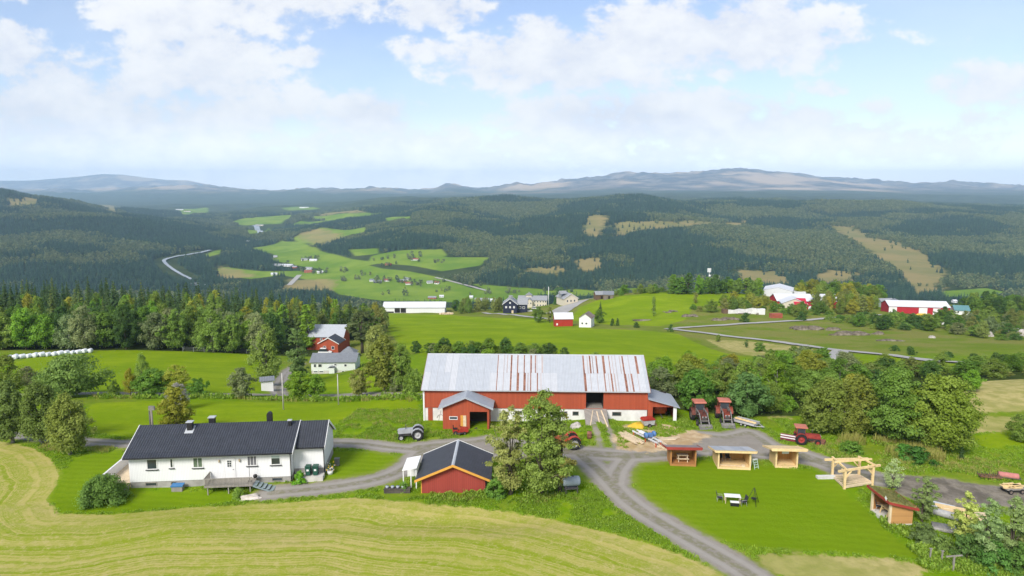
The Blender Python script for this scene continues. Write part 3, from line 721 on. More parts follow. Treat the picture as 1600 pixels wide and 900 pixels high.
def cards(C, N, size, rng, aspect=1.5):
    """leaf-shaped quads at C facing N"""
    n = len(C)
    N = N / (np.linalg.norm(N, axis=1)[:, None] + 1e-9)
    R = rng.normal(size=(n, 3)); T = np.cross(N, R); T /= np.linalg.norm(T, axis=1)[:, None] + 1e-9
    B = np.cross(N, T); s = (size * rng.uniform(.6, 1.35, n))[:, None]
    a = C + T * s * aspect * .5; c = C - T * s * aspect * .5; b = C + B * s * .5; d = C - B * s * .5
    V = np.stack([a, b, c, d], 1).reshape(-1, 3)
    return V, np.arange(n * 4).reshape(n, 4)

def crown_pts(kind, H_, R, rng, ncl):
    """clump centres and radii for one crown standing on z = 0"""
    if kind == 'broad': prof_f, z0 = (lambda t: np.sin(pi * np.clip(t, 0, 1) ** .80) ** .55), .09
    elif kind == 'birch': prof_f, z0 = (lambda t: (np.sin(pi * np.clip(t, 0, 1) ** .74) ** .60)), .10
    elif kind == 'column': prof_f, z0 = (lambda t: np.clip(np.sin(pi * np.clip(t * .93 + .05, 0, 1) ** .7), 0, 1) ** .6), .06
    elif kind == 'pine': prof_f, z0 = (lambda t: np.sin(pi * np.clip(t, 0, 1) ** .75) ** .6), .30
    else: prof_f, z0 = (lambda t: np.clip(1 - t ** 2.2, 0, 1) ** .5), .0
    P = []; rr = []
    lob = rng.uniform(0, 2 * pi, 6); la = rng.uniform(.03, .16, 6)
    while len(P) < ncl:
        t = rng.uniform(.02, .97); a = rng.uniform(0, 2 * pi)
        r = prof_f(np.array(t)) * R * (.80 + sum(la[k] * sin((k + 2) * a + lob[k] + 4 * t) for k in range(6)))
        q = r * (rng.uniform(0, 1) ** .36)
        cr = R * rng.uniform(.10, .25) * (.7 + .5 * (1 - t))
        q = max(0, min(q, r - cr * .45))
        z = H_ * (z0 + (1 - z0) * t)
        P.append((q * cos(a), q * sin(a), min(z, H_ - cr * .55))); rr.append(cr)
    return np.array(P), np.array(rr)

def crown_mesh(name, kind, H_, R, seed, ncl, nleaf, leaf, gap=.0, droop=0.0, mats=(), limbs=7, wood=1):
    """(crown mesh, trunk mesh)"""
    rng = rng_(seed)
    P, rr = crown_pts(kind, H_, R, rng, ncl)
    w = rr ** 2; idx = rng.choice(ncl, nleaf, p=w / w.sum())
    D = rng.normal(size=(nleaf, 3)); D /= np.linalg.norm(D, axis=1)[:, None]
    D[:, 2] = np.where(D[:, 2] < -.35, -D[:, 2] * .6, D[:, 2])
    rad = rr[idx] * rng.uniform(.35, 1.0, nleaf) ** .45 * (1 + .38 * rng.normal(size=nleaf))
    flat = np.array([1.0, 1.0, .95 if not droop else 1.45])
    C = P[idx] + D * rad[:, None] * flat
    C[:, 2] = np.maximum(C[:, 2], .05)
    if droop: C[:, 2] -= droop * rng.uniform(0, 1, nleaf) ** 2 * (np.hypot(C[:, 0], C[:, 1]) / R)
    C[:, 2] = np.maximum(C[:, 2], .05)
    out = C - np.array([0, 0, H_ * .5]); out[:, 2] *= .5
    N = D + .35 * out / (np.linalg.norm(out, axis=1)[:, None] + 1e-6) + np.array([0, 0, .35]) + .45 * rng.normal(size=(nleaf, 3))
    V, F = cards(C, N, leaf, rng)
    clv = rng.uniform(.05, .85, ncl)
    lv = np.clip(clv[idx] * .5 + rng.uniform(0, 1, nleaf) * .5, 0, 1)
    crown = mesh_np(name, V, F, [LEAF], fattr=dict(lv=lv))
    mb = MB(); tr = .020 * H_ + .035
    top = H_ * (.55 if kind != 'pine' else .8)
    if kind == 'bush':
        for k in range(4):
            q = P[rng.integers(ncl)]; mb.tube([(0.1 * cos(k * 1.6), .1 * sin(k * 1.6), -.2), tuple(q * .5), tuple(q * .9)], [.05, .035, .012], 5)
    else:
        j = rng.normal(size=(4, 2)) * .02 * H_
        mb.tube([(0, 0, -.5), (j[0][0], j[0][1], top * .35), (j[1][0], j[1][1], top * .7), (j[2][0], j[2][1], top)], [tr * 1.25, tr * .9, tr * .6, tr * .2], 7)
        for k in range(limbs):
            q = P[rng.integers(ncl)]; s = rng.uniform(.25, .8) * min(top, max(q[2] - .4, .4) * .9)
            mb.tube([(0, 0, s), (q[0] * .45, q[1] * .45, s + (q[2] - s) * .55), tuple(q)], [tr * .42, tr * .25, tr * .07], 5)
    return crown, mb

def spruce_mesh(name, H_, R, seed, whorls, fat=1.0, size=1.0):
    """whorls of drooping sprays down a straight stem"""
    rng = rng_(seed); C = []; N = []; S = []; L = []
    for k in range(whorls):
        t = (k + rng.uniform(-.25, .25)) / whorls; t = min(max(t, 0.0), 1)
        z = H_ * (.04 + .96 * t); r = R * (1 - t) ** .85 * rng.uniform(.75, 1.12) + .08
        nb = max(4, int(9 * (1 - t) + 3)); a0 = rng.uniform(0, 6.28); lev = rng.uniform(.1, .8)
        for b in range(nb):
            a = a0 + 2 * pi * b / nb + rng.uniform(-.25, .25); rb = r * rng.uniform(.7, 1.1)
            m = max(2, int(4 * rb / R) + 1)
            for s in range(m):
                f = (s + .8) / m
                C.append((cos(a) * rb * f, sin(a) * rb * f, z - .30 * rb * f + .10 * rb * f * f + rng.uniform(-.08, .08)))
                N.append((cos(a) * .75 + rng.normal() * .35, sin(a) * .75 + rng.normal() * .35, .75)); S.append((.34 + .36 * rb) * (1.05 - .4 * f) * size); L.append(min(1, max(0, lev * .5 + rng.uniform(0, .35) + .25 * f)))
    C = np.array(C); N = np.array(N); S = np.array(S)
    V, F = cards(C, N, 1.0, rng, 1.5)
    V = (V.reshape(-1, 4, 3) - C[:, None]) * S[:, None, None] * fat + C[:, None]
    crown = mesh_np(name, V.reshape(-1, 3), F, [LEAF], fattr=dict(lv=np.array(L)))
    mb = MB(); mb.tube([(0, 0, -.5), (0, 0, H_ * .5), (0, 0, H_ * .97)], [.013 * H_ + .03, .009 * H_ + .02, .015], 6)
    return crown, mb

LIB = {}
def lib(kind, n, *a, **k):
    LIB[kind] = []
    for i in range(n):
        c, mb = (spruce_mesh if kind.startswith('spruce') else crown_mesh)('%s_crown' % kind, *a, seed=hash_(kind) + i * 7, **k)
        LIB[kind].append((c, mb.mesh('%s_trunk' % kind, BARKW if kind.startswith('birch') else BARK)))
def hash_(s): return sum((i + 3) * ord(c) for i, c in enumerate(s))
LEAF_S = 1.0
lib('broad', 6, 'broad', 9.0, 4.2, ncl=120, nleaf=9000, leaf=.27)
lib('birch', 6, 'birch', 11.0, 3.4, ncl=110, nleaf=7600, leaf=.23, droop=1.4)
lib('column', 3, 'column', 11.0, 2.3, ncl=100, nleaf=6200, leaf=.24)
lib('young', 4, 'birch', 6.0, 1.5, ncl=90, nleaf=3400, leaf=.12, droop=.4)
lib('bush', 5, 'bush', 2.6, 2.2, ncl=60, nleaf=3600, leaf=.16)
lib('pine', 3, 'pine', 13.0, 4.0, ncl=44, nleaf=4200, leaf=.36)
lib('spruce', 5, 18.0, 3.3, whorls=30)
HERO = {}
REF = dict(broad=(9.0, 4.2), birch=(11.0, 3.4), column=(11.0, 2.3), young=(6.0, 1.5), bush=(2.6, 2.2), pine=(13.0, 4.0), spruce=(18.0, 3.3))
TINT = dict(green=(.085, .145, .022), dark=(.056, .100, .024), olive=(.126, .176, .032), yellow=(.195, .200, .028), grey=(.140, .165, .070), bright=(.130, .215, .022), spruce=(.042, .072, .024), spruce2=(.068, .098, .026), brown=(.155, .172, .046), autumn=(.26, .14, .03), bare=(.190, .165, .15), pine=(.075, .098, .036))
_trng = random.Random(5)
NAMES = dict(broad='broadleaf_tree', birch='birch_tree', column='tall_tree', young='young_tree', bush='bush', pine='pine_tree', spruce='spruce_tree')
def tree(kind, p, h, w, tint, label, group=None, meshes=None, cat=None, name=None):
    """one tree: an Empty at its foot with its trunk and its crown"""
    c, tr = meshes or _trng.choice(LIB[kind]); rh, rw = REF[kind]
    if meshes: rh, rw = meshes[0]['ref'][0], meshes[0]['ref'][1]
    r = thing(name or NAMES[kind], label, cat or ('bush' if kind == 'bush' else 'tree'), p, _trng.uniform(0, 6.28), group)
    s = (w / (2 * rw), w / (2 * rw), h / rh)
    k = TINT[tint] if isinstance(tint, str) else (tint[0] * 1.28, tint[1] * 1.60, tint[2] * 1.35)
    j = _trng.uniform(.82, 1.18); g = _trng.uniform(-.10, .10)
    for nm, me in (('trunk', tr), ('crown', c)):
        o = link(nm, me, r); o.scale = s
        if nm == 'crown': o.color = (k[0] * j * (1 + g), k[1] * j, k[2] * j, 1)
    return r
def ptree(kind, px, py, top, wpx, tint, label, group=None, hero=None, name=None, cat=None):
    """a tree whose foot stands where (px, py) meets the land"""
    p = at(px, py); h = max(top_h(p, top), .5); w = wpx / ppm(p)
    me = None
    if hero:
        ncl, nl, leaf, seed = hero
        shape = 'birch' if kind in ('birch', 'young') else kind
        c, mb = crown_mesh('%s_crown' % kind, shape, h, w / 2, seed, ncl, nl, leaf, droop=.5 if kind == 'birch' else 0, limbs=12)
        c['ref'] = (h, w / 2); me = (c, mb.mesh('%s_trunk' % kind, BARKW if kind == 'birch' else BARK))
    return tree(kind, p, h, w, tint, label, group, me, cat, name)

# --- single trees one can point at
ptree('broad', 797, 772, 634, 74, (.128, .116, .040), 'thin olive brown tree beside the red garage, in front of the barn', hero=(106, 12555, 0.153, 11))
ptree('broad', 845, 776, 611, 96, (.094, .108, .026), 'tallest leafy green tree in front of the barn beside the blue tank', hero=(125, 25272, 0.163, 12))
ptree('young', 876, 770, 640, 52, (.150, .122, .042), 'airy brownish side tree leaning against the tallest green tree by the tank', hero=(66, 5670, 0.138, 13), name='birch_tree')
ptree('bush', 775, 776, 742, 38, 'green', 'low green bush at the foot of the thin tree beside the red garage', hero=(57, 5400, 0.129, 14))
ptree('birch', 20, 692, 596, 62, (.088, .098, .030), 'olive birch at the field edge, left end of the row before the farmhouse', hero=(133, 13500, 0.172, 21))
ptree('birch', 66, 694, 600, 76, (.100, .102, .028), 'broad olive birch beside the lane, between two others at the field edge', hero=(152, 16200, 0.172, 22))
ptree('birch', 110, 710, 616, 70, (.096, .096, .024), 'full brown-green birch nearest the white farmhouse, foot in the mown verge', hero=(152, 18900, 0.163, 23))
ptree('broad', 112, 620, 557, 102, (.092, .100, .028), 'wide round grey-green tree between the two left pastures', hero=(171, 13500, 0.258, 24))
ptree('birch', 14, 622, 556, 60, 'olive', 'birch at the left edge above the lane, behind the field corner')
ptree('birch', 45, 606, 572, 40, 'grey', 'small grey birch below the white bale row')
ptree('birch', 225, 616, 553, 34, 'olive', 'slim pointed birch standing tallest in the roadside clump')
ptree('birch', 204, 618, 576, 22, 'yellow', 'narrow yellowish birch at the left of the roadside clump')
ptree('broad', 240, 619, 577, 62, 'green', 'dense green tree in the roadside clump above the lower pasture')
ptree('broad', 276, 618, 570, 46, 'yellow', 'yellow-topped tree at the right of the roadside clump')
ptree('bush', 308, 619, 592, 40, 'green', 'rounded bush at the right end of the roadside clump')
ptree('bush', 178, 618, 595, 20, 'olive', 'small olive bush standing alone by the left road')
ptree('column', 276, 676, 606, 56, (.150, .122, .018), 'golden brown birch behind the farmhouse roof with a bare grey top', hero=(133, 10800, 0.172, 31), name='birch_tree')
ptree('young', 279, 640, 599, 44, 'bare', 'leafless grey tree rising behind the golden brown birch')
ptree('broad', 378, 622, 575, 44, 'grey', 'round pale green willow on the near side of the road junction')
ptree('birch', 418, 602, 509, 56, (.105, .118, .030), 'tall weeping birch left of the gravel drive to the pale neighbour house', hero=(133, 10800, 0.258, 32))
ptree('column', 466, 594, 510, 38, (.075, .090, .032), 'tall dark birch right of the gravel drive, against the pale neighbour house', hero=(114, 9450, 0.258, 33), name='birch_tree')
ptree('broad', 468, 622, 580, 48, 'bright', 'bright green round tree by the road in front of the pale neighbour house')
ptree('broad', 494, 622, 585, 34, 'bright', 'smaller bright green tree touching the round one by the road')
ptree('broad', 560, 620, 577, 36, 'brown', 'brownish tree by the road at the corner of the neighbour garden')
ptree('birch', 600, 612, 526, 62, (.120, .118, .026), 'yellow-green birch in the clump right of the neighbour house', hero=(114, 9450, 0.258, 34))
ptree('broad', 628, 610, 540, 44, 'olive', 'tall olive tree at the right of the clump by the neighbour garden')
ptree('broad', 590, 570, 508, 48, 'brown', 'greyish brown tree behind the yellow-green birch clump')
ptree('pine', 566, 552, 487, 62, 'pine', 'broad dark pine beside the distant red barn')
ptree('pine', 584, 548, 494, 36, 'pine', 'narrow dark pine right of the broad one beside the red barn')
ptree('bush', 618, 612, 588, 30, 'grey', 'low grey-green bush at the foot of the garden clump')
ptree('bush', 648, 612, 577, 34, 'olive', 'tall olive bush just left of the big barn roof')
ptree('broad', 1396, 692, 577, 96, (.082, .098, .020), 'big round green tree behind the reed strip, left of a matching pair', hero=(209, 27000, 0.206, 41))
ptree('broad', 1468, 704, 590, 116, (.096, .108, .018), 'big spreading green tree right of the pair beyond the reed strip', hero=(247, 35100, 0.206, 42))
ptree('birch', 1290, 676, 596, 84, (.098, .108, .024), 'olive brown birch behind the red tractor with the snow blade', hero=(152, 16200, 0.206, 43))
ptree('birch', 1335, 682, 588, 72, (.104, .104, .022), 'golden olive birch between the tractor birch and the big green pair', hero=(152, 14850, 0.206, 44))
ptree('broad', 1517, 612, 578, 34, 'bright', 'small round green tree alone at the edge of the pale stubble field')
ptree('bush', 1497, 607, 592, 9, 'dark', 'small dark conifer shrub beside the round field tree')
ptree('broad', 1594, 690, 648, 44, 'olive', 'dark bush tree cut by the right edge above the rough grass')
ptree('spruce', 1502, 718, 690, 10, 'spruce', 'tiny spruce at the foot of the spreading green tree')
ptree('broad', 1084, 642, 580, 64, (.050, .088, .016), 'dark rounded tree behind the lean-to of the barn', hero=(152, 13500, 0.224, 45))
ptree('broad', 1165, 648, 584, 70, (.060, .085, .028), 'round grey-green tree behind the flatbed trailer', hero=(152, 13500, 0.224, 46))
ptree('birch', 1205, 645, 596, 46, 'olive', 'olive tree right of the trailer beside the pale grass patch')
ptree('young', 1394, 764, 716, 34, (.18, .17, .09), 'thin grey sapling between the sod-roofed shelter and the muddy track')
ptree('young', 1441, 816, 744, 42, (.14, .14, .055), 'slim birch right of the sod-roofed shelter with a pale stem', hero=(76, 5670, 0.120, 51), name='birch_tree')
ptree('young', 1402, 812, 772, 16, (.075, .12, .03), 'tiny sapling against the timber wall of the sod-roofed shelter')
ptree('young', 1505, 850, 768, 46, (.19, .165, .05), 'pale birch at the left of the hedge in the lower right corner', hero=(76, 6210, 0.120, 52), name='birch_tree')
ptree('young', 1540, 885, 778, 50, (.12, .13, .06), 'dark pointed birch in the middle of the lower right hedge', hero=(87, 7560, 0.120, 53), name='birch_tree')
ptree('young', 1578, 885, 776, 54, (.14, .14, .06), 'tall birch at the right frame edge of the lower hedge', hero=(87, 7560, 0.120, 54), name='birch_tree')
ptree('young', 1606, 890, 770, 50, (.14, .135, .055), 'birch half cut off by the right frame edge', hero=(87, 7560, 0.120, 55), name='birch_tree')
ptree('bush', 1442, 850, 818, 46, (.085, .092, .035), 'brown-green bush on the lawn edge below the sod-roofed shelter', hero=(64, 5670, 0.103, 56))
ptree('bush', 1472, 866, 836, 40, (.080, .098, .028), 'rounded bush next to the pale fence post')
ptree('bush', 1510, 878, 836, 56, (.050, .075, .022), 'dense dark bush under the lower right birches', hero=(76, 6750, 0.103, 57))
ptree('bush', 1550, 890, 846, 60, (.055, .085, .022), 'wide dark bush at the foot of the pointed birch')
ptree('bush', 1590, 896, 850, 60, (.060, .090, .022), 'wide bush in the bottom right corner')
ptree('bush', 162, 784, 744, 78, (.072, .088, .022), 'big rounded dark bush at the left gable of the farmhouse', hero=(114, 12150, 0.120, 58))
ptree('bush', 468, 754, 736, 24, (.085, .15, .015), 'fresh green shrub at the corner between the farmhouse and its annex', hero=(45, 3240, 0.086, 59))
ptree('bush', 372, 778, 762, 22, (.110, .14, .03), 'pale leafy plant under the farmhouse porch beside the stone')
ptree('bush', 632, 768, 752, 16, (.13, .17, .04), 'pale yellow-green shrub behind the planter by the red garage')
ptree('bush', 1330, 708, 690, 44, (.08, .12, .02), 'leafy weed clump at the left end of the reed strip')
ptree('bush', 1430, 722, 700, 60, (.045, .085, .018), 'dark nettle clump in front of the big spreading tree')
ptree('bush', 1410, 715, 695, 40, (.055, .095, .018), 'green nettle clump between the reeds and the big green pair')
for (px, py, top, w, tint, lab) in [(650, 552, 533, 20, 'dark', 'dark round shrub at the left end of the hedge behind the barn'), (678, 553, 536, 20, 'grey', 'grey shrub second in the hedge behind the barn'), (694, 553, 528, 26, 'dark', 'tall dark tree in the left part of the hedge behind the barn'),
        (717, 553, 533, 24, 'green', 'green rounded tree in the hedge behind the barn, left of its middle'), (737, 553, 532, 22, 'olive', 'olive tree in the hedge behind the barn roof ridge'), (764, 553, 529, 28, 'green', 'dense green tree in the middle of the hedge behind the barn'),
        (790, 553, 527, 24, 'dark', 'tallest dark tree in the hedge behind the barn'), (812, 553, 535, 24, 'olive', 'low olive tree right of the tallest one in the barn hedge'), (835, 554, 536, 26, 'olive', 'broad olive tree near the right end of the barn hedge'),
        (858, 554, 536, 28, 'dark', 'dark tree closing the hedge behind the barn'), (882, 556, 543, 18, 'dark', 'small pointed tree standing apart behind the barn roof'), (762, 556, 545, 24, 'bright', 'pale bush in front of the barn hedge'), (930, 560, 550, 16, 'olive', 'tiny olive bush behind the barn ridge')]:
    ptree('broad' if top < 543 else 'bush', px, py, top, w, tint, lab)

_hr = random.Random(9)
for i in range(16):
    ptree(_hr.choice(['broad', 'birch', 'bush']), 672 + i * 12.6 + _hr.uniform(-5, 5), 553 + _hr.uniform(-1, 2), _hr.uniform(534, 545), _hr.uniform(17, 30), _hr.choice(['green', 'olive', 'dark', 'grey', 'olive']), 'filler shrub of the loose hedge behind the barn ridge', 'shrubs of the hedge behind the barn')
# --- groups of trees that only their group tells apart
def scatter(poly, n, mind, seed, ymax=None):
    """points at least mind apart inside a world polygon"""
    r = rng_(seed); lo = poly.min(0); hi = poly.max(0); out = np.zeros((0, 2)); tries = 0
    while len(out) < n and tries < 400:
        tries += 1
        q = r.uniform(lo, hi, (300, 2)); q = q[sd_poly(poly, q[:, 0], q[:, 1]) > 0]
        for c in q:
            if len(out) >= n: break
            if len(out) == 0 or np.min(np.hypot(*(out - c).T)) > mind: out = np.vstack([out, c])
    return out
_pr = random.Random(77)
def grove(poly, n, mind, seed, kinds, hr, wr, tints, label, group, keep=None):
    for (x, y) in scatter(poly, n, mind, seed):
        if keep is not None and not keep(x, y): continue
        k = _pr.choice(kinds); h = _pr.uniform(*hr); w = _pr.uniform(*wr)
        if k == 'bush': h *= .45; w *= .8
        if k == 'spruce': w = h * _pr.uniform(.34, .46)
        tree(k, Vector((x, y, H(x, y) - .1)), h, w, _pr.choice(tints), label, group)
WP = lambda *p: wpoly(p)
# conifers and the leafy fringe of the left wood
FOREST = np.array([(-262, 262), (-196, 222), (-150, 222), (-100, 226), (-62, 240), (-60, 275), (-100, 345), (-300, 345)])
grove(FOREST, 240, 6.0, 201, ['spruce'], (13, 18), (5, 6), ['spruce', 'spruce', 'spruce', 'spruce2'], 'dark spruce in the close ranks of the wood beyond the left pastures', 'spruces of the left wood')
FRINGE = np.array([(-215, 206), (-150, 203), (-110, 205), (-75, 208), (-76, 226), (-110, 222), (-150, 221), (-215, 222)])
grove(FRINGE, 74, 5.4, 202, ['broad', 'birch', 'broad', 'broad'], (10.5, 14), (7.5, 10.5), ['green', 'olive', 'green', 'grey', 'bright', 'dark', 'olive'], 'leafy tree in the fringe of the left wood', 'leafy trees along the left wood')
grove(np.array([(-225, 224), (-62, 226), (-70, 300), (-225, 262)]), 60, 9.5, 203, ['birch', 'column', 'birch'], (12, 16), (5.5, 7.5), ['olive', 'yellow', 'bright', 'olive'], 'yellowish birch rising among the spruces of the left wood', 'birches among the spruces')
grove(np.array([(-57, 238), (-46, 236), (-57, 300), (-66, 330), (-92, 345), (-78, 262), (-66, 250)]), 34, 6.0, 204, ['birch', 'broad', 'pine', 'broad'], (9, 12.5), (6, 8), ['olive', 'green', 'pine', 'yellow', 'brown', 'olive'], 'mixed tree at the right end of the left wood', 'trees at the right end of the left wood')
# thicket east of the barn
THICK = wpoly([(1022, 622), (1042, 602), (1120, 600), (1235, 580), (1320, 588), (1345, 640), (1300, 662), (1240, 645), (1130, 640), (1062, 636)])
NOT = [wpoly([(1190, 640), (1250, 640), (1245, 662), (1195, 660)])]
grove(THICK, 54, 4.8, 205, ['broad', 'birch', 'broad', 'bush'], (4.2, 6.6), (4.6, 6.8), ['olive', 'green', 'olive', 'grey', 'yellow', 'bright'], 'leafy tree in the thicket behind the parked tractors', 'trees of the thicket behind the tractors', keep=lambda x, y: all(sd_poly(q, np.array([x]), np.array([y]))[0] < 0 for q in NOT))
BEHIND = wpoly([(1012, 588), (1100, 590), (1190, 578), (1240, 570), (1330, 580), (1330, 600), (1235, 600), (1120, 612), (1020, 612)])
grove(BEHIND, 44, 5.0, 206, ['broad', 'birch', 'bush'], (3.4, 5.2), (4.4, 6.4), ['green', 'green', 'olive', 'olive', 'yellow', 'grey'], 'leafy tree in the hollow beyond the barn, below the pasture', 'trees of the hollow beyond the barn')
EAST = wpoly([(1330, 582), (1400, 580), (1500, 580), (1660, 572), (1700, 590), (1530, 590), (1480, 592), (1400, 600), (1340, 620)])
grove(EAST, 66, 4.6, 207, ['broad', 'birch', 'broad', 'bush'], (2.6, 3.9), (4.0, 6), ['dark', 'olive', 'green', 'brown', 'olive'], 'leafy tree of the dark belt along the far side of the stubble field', 'trees along the stubble field')
# hill top and scrub round the halls
UY = lambda *p: np.array([((px - 800) / FPX * Y * .99, Y) for px, Y in p])
grove(UY((1052, 425), (1195, 432), (1200, 455), (1052, 445)), 22, 4.6, 208, ['broad', 'column'], (9, 14), (6, 9), ['green', 'dark', 'bright', 'olive'], 'tree in the copse on the hill top below the mast', 'copse below the mast')
grove(WP((1150, 466), (1190, 470), (1215, 482), (1180, 486), (1110, 492), (1085, 498), (1080, 484), (1110, 474)), 34, 3.2, 209, ['bush', 'broad', 'bush'], (4.5, 7.5), (5, 8), ['olive', 'green', 'brown', 'yellow'], 'shrub on the rocky slope of the green hill', 'shrubs on the rocky slope')
grove(WP((1205, 482), (1260, 484), (1300, 486), (1300, 494), (1240, 496), (1210, 492)), 20, 3.6, 210, ['bush', 'broad'], (5, 7), (5, 8), ['bright', 'green', 'olive'], 'bright shrub along the lane below the white halls', 'shrubs along the lane')
grove(WP((1262, 480), (1320, 480), (1368, 480), (1370, 487), (1320, 492), (1270, 487)), 34, 3.8, 211, ['birch', 'column', 'broad'], (8, 12), (5, 7.5), ['olive', 'brown', 'olive', 'yellow'], 'olive birch in the belt between the white halls and the red hall', 'birches between the halls')
grove(WP((1290, 500), (1345, 498), (1400, 500), (1470, 510), (1460, 518), (1380, 516), (1320, 510)), 54, 3.6, 212, ['bush', 'bush', 'broad'], (4.5, 7), (5, 8), ['dark', 'green', 'olive'], 'dark shrub on the bank below the red hall', 'shrubs on the bank below the red hall')
grove(WP((1460, 500), (1600, 496), (1680, 500), (1680, 535), (1560, 532), (1480, 520)), 120, 3.6, 213, ['broad', 'bush', 'birch', 'bush'], (4.5, 8), (5, 8), ['olive', 'green', 'brown', 'dark', 'grey'], 'scrubby tree among the pale boulders at the right', 'scrub among the boulders')
grove(UY((1512, 405), (1720, 390), (1720, 470), (1530, 470)), 70, 6, 214, ['broad', 'birch'], (8, 12), (7, 10), ['dark', 'green', 'olive'], 'dark tree of the wood behind the green-roofed house', 'wood behind the green-roofed house')
grove(UY((1258, 448), (1385, 440), (1390, 480), (1255, 485)), 30, 6, 215, ['broad', 'birch'], (11, 15), (9, 13), ['olive', 'yellow', 'olive', 'green'], 'olive tree behind the roofs of the white halls', 'trees behind the white halls')
grove(WP((700, 487), (785, 484), (785, 488), (720, 491)), 14, 4, 216, ['broad', 'birch'], (7, 10), (5, 7), ['olive', 'dark', 'brown'], 'tree between the long white shed and the dark blue house', 'trees beside the dark blue house')
grove(UY((962, 440), (1052, 430), (1052, 445), (962, 452)), 14, 4.5, 217, ['broad', 'bush'], (5, 8), (5, 8), ['olive', 'green'], 'tree along the crest of the green hill', 'trees on the crest')
grove(WP((1395, 548), (1480, 556), (1600, 566), (1600, 572), (1480, 566)), 12, 7, 219, ['bush'], (3, 5), (3, 5), ['olive', 'dark'], 'roadside bush below the far road', 'roadside bushes')
for (px, py, top, w, k, tint, lab) in [(841, 504, 479, 22, 'broad', 'olive', 'round grey-green tree before the pale manor house'), (859, 504, 478, 13, 'column', 'brown', 'narrow brownish tree beside the round one before the pale manor'), (936, 505, 483, 20, 'broad', 'green', 'round tree right of the small white shed'), (938, 490, 470, 9, 'spruce', 'spruce', 'single spruce behind the small white shed'),
        (1021, 494, 463, 9, 'column', 'olive', 'lone slender birch on the slope of the green hill'), (868, 476, 458, 9, 'spruce', 'dark', 'small spruce at the foot of the flagpole'), (875, 470, 449, 30, 'broad', 'green', 'round tree between the flagpole and the pale cottage'),
        (957, 509, 498, 8, 'bush', 'dark', 'small dark bush right of the white shed'), (965, 509, 497, 6, 'bush', 'dark', 'smaller dark bush two paces right of the white shed'), (994, 512, 503, 10, 'bush', 'dark', 'low dark bush at the start of the far road'), (1048, 518, 507, 10, 'bush', 'dark', 'dark bush beside the far road fork'),
        (1122, 534, 523, 10, 'bush', 'olive', 'olive bush in the dry grass below the far road'), (1166, 543, 531, 9, 'young', 'dark', 'small dark tree in the dry grass strip'), (1186, 549, 536, 25, 'bush', 'green', 'wide green bush at the end of the dry grass strip'), (1204, 552, 545, 11, 'bush', 'olive', 'low olive bush right of the wide green bush'),
        (1165, 503, 489, 18, 'bush', 'dark', 'dark bush on the lane below the ruined white wall'), (1252, 501, 487, 16, 'bush', 'dark', 'dark round bush left of the lane bend'), (1112, 488, 468, 22, 'broad', 'olive', 'tall shrub on the rocks of the green hill'), (1087, 474, 457, 10, 'column', 'brown', 'thin tree on the edge of the rocky slope')]:
    ptree(k, px, py, top, w, tint, lab)

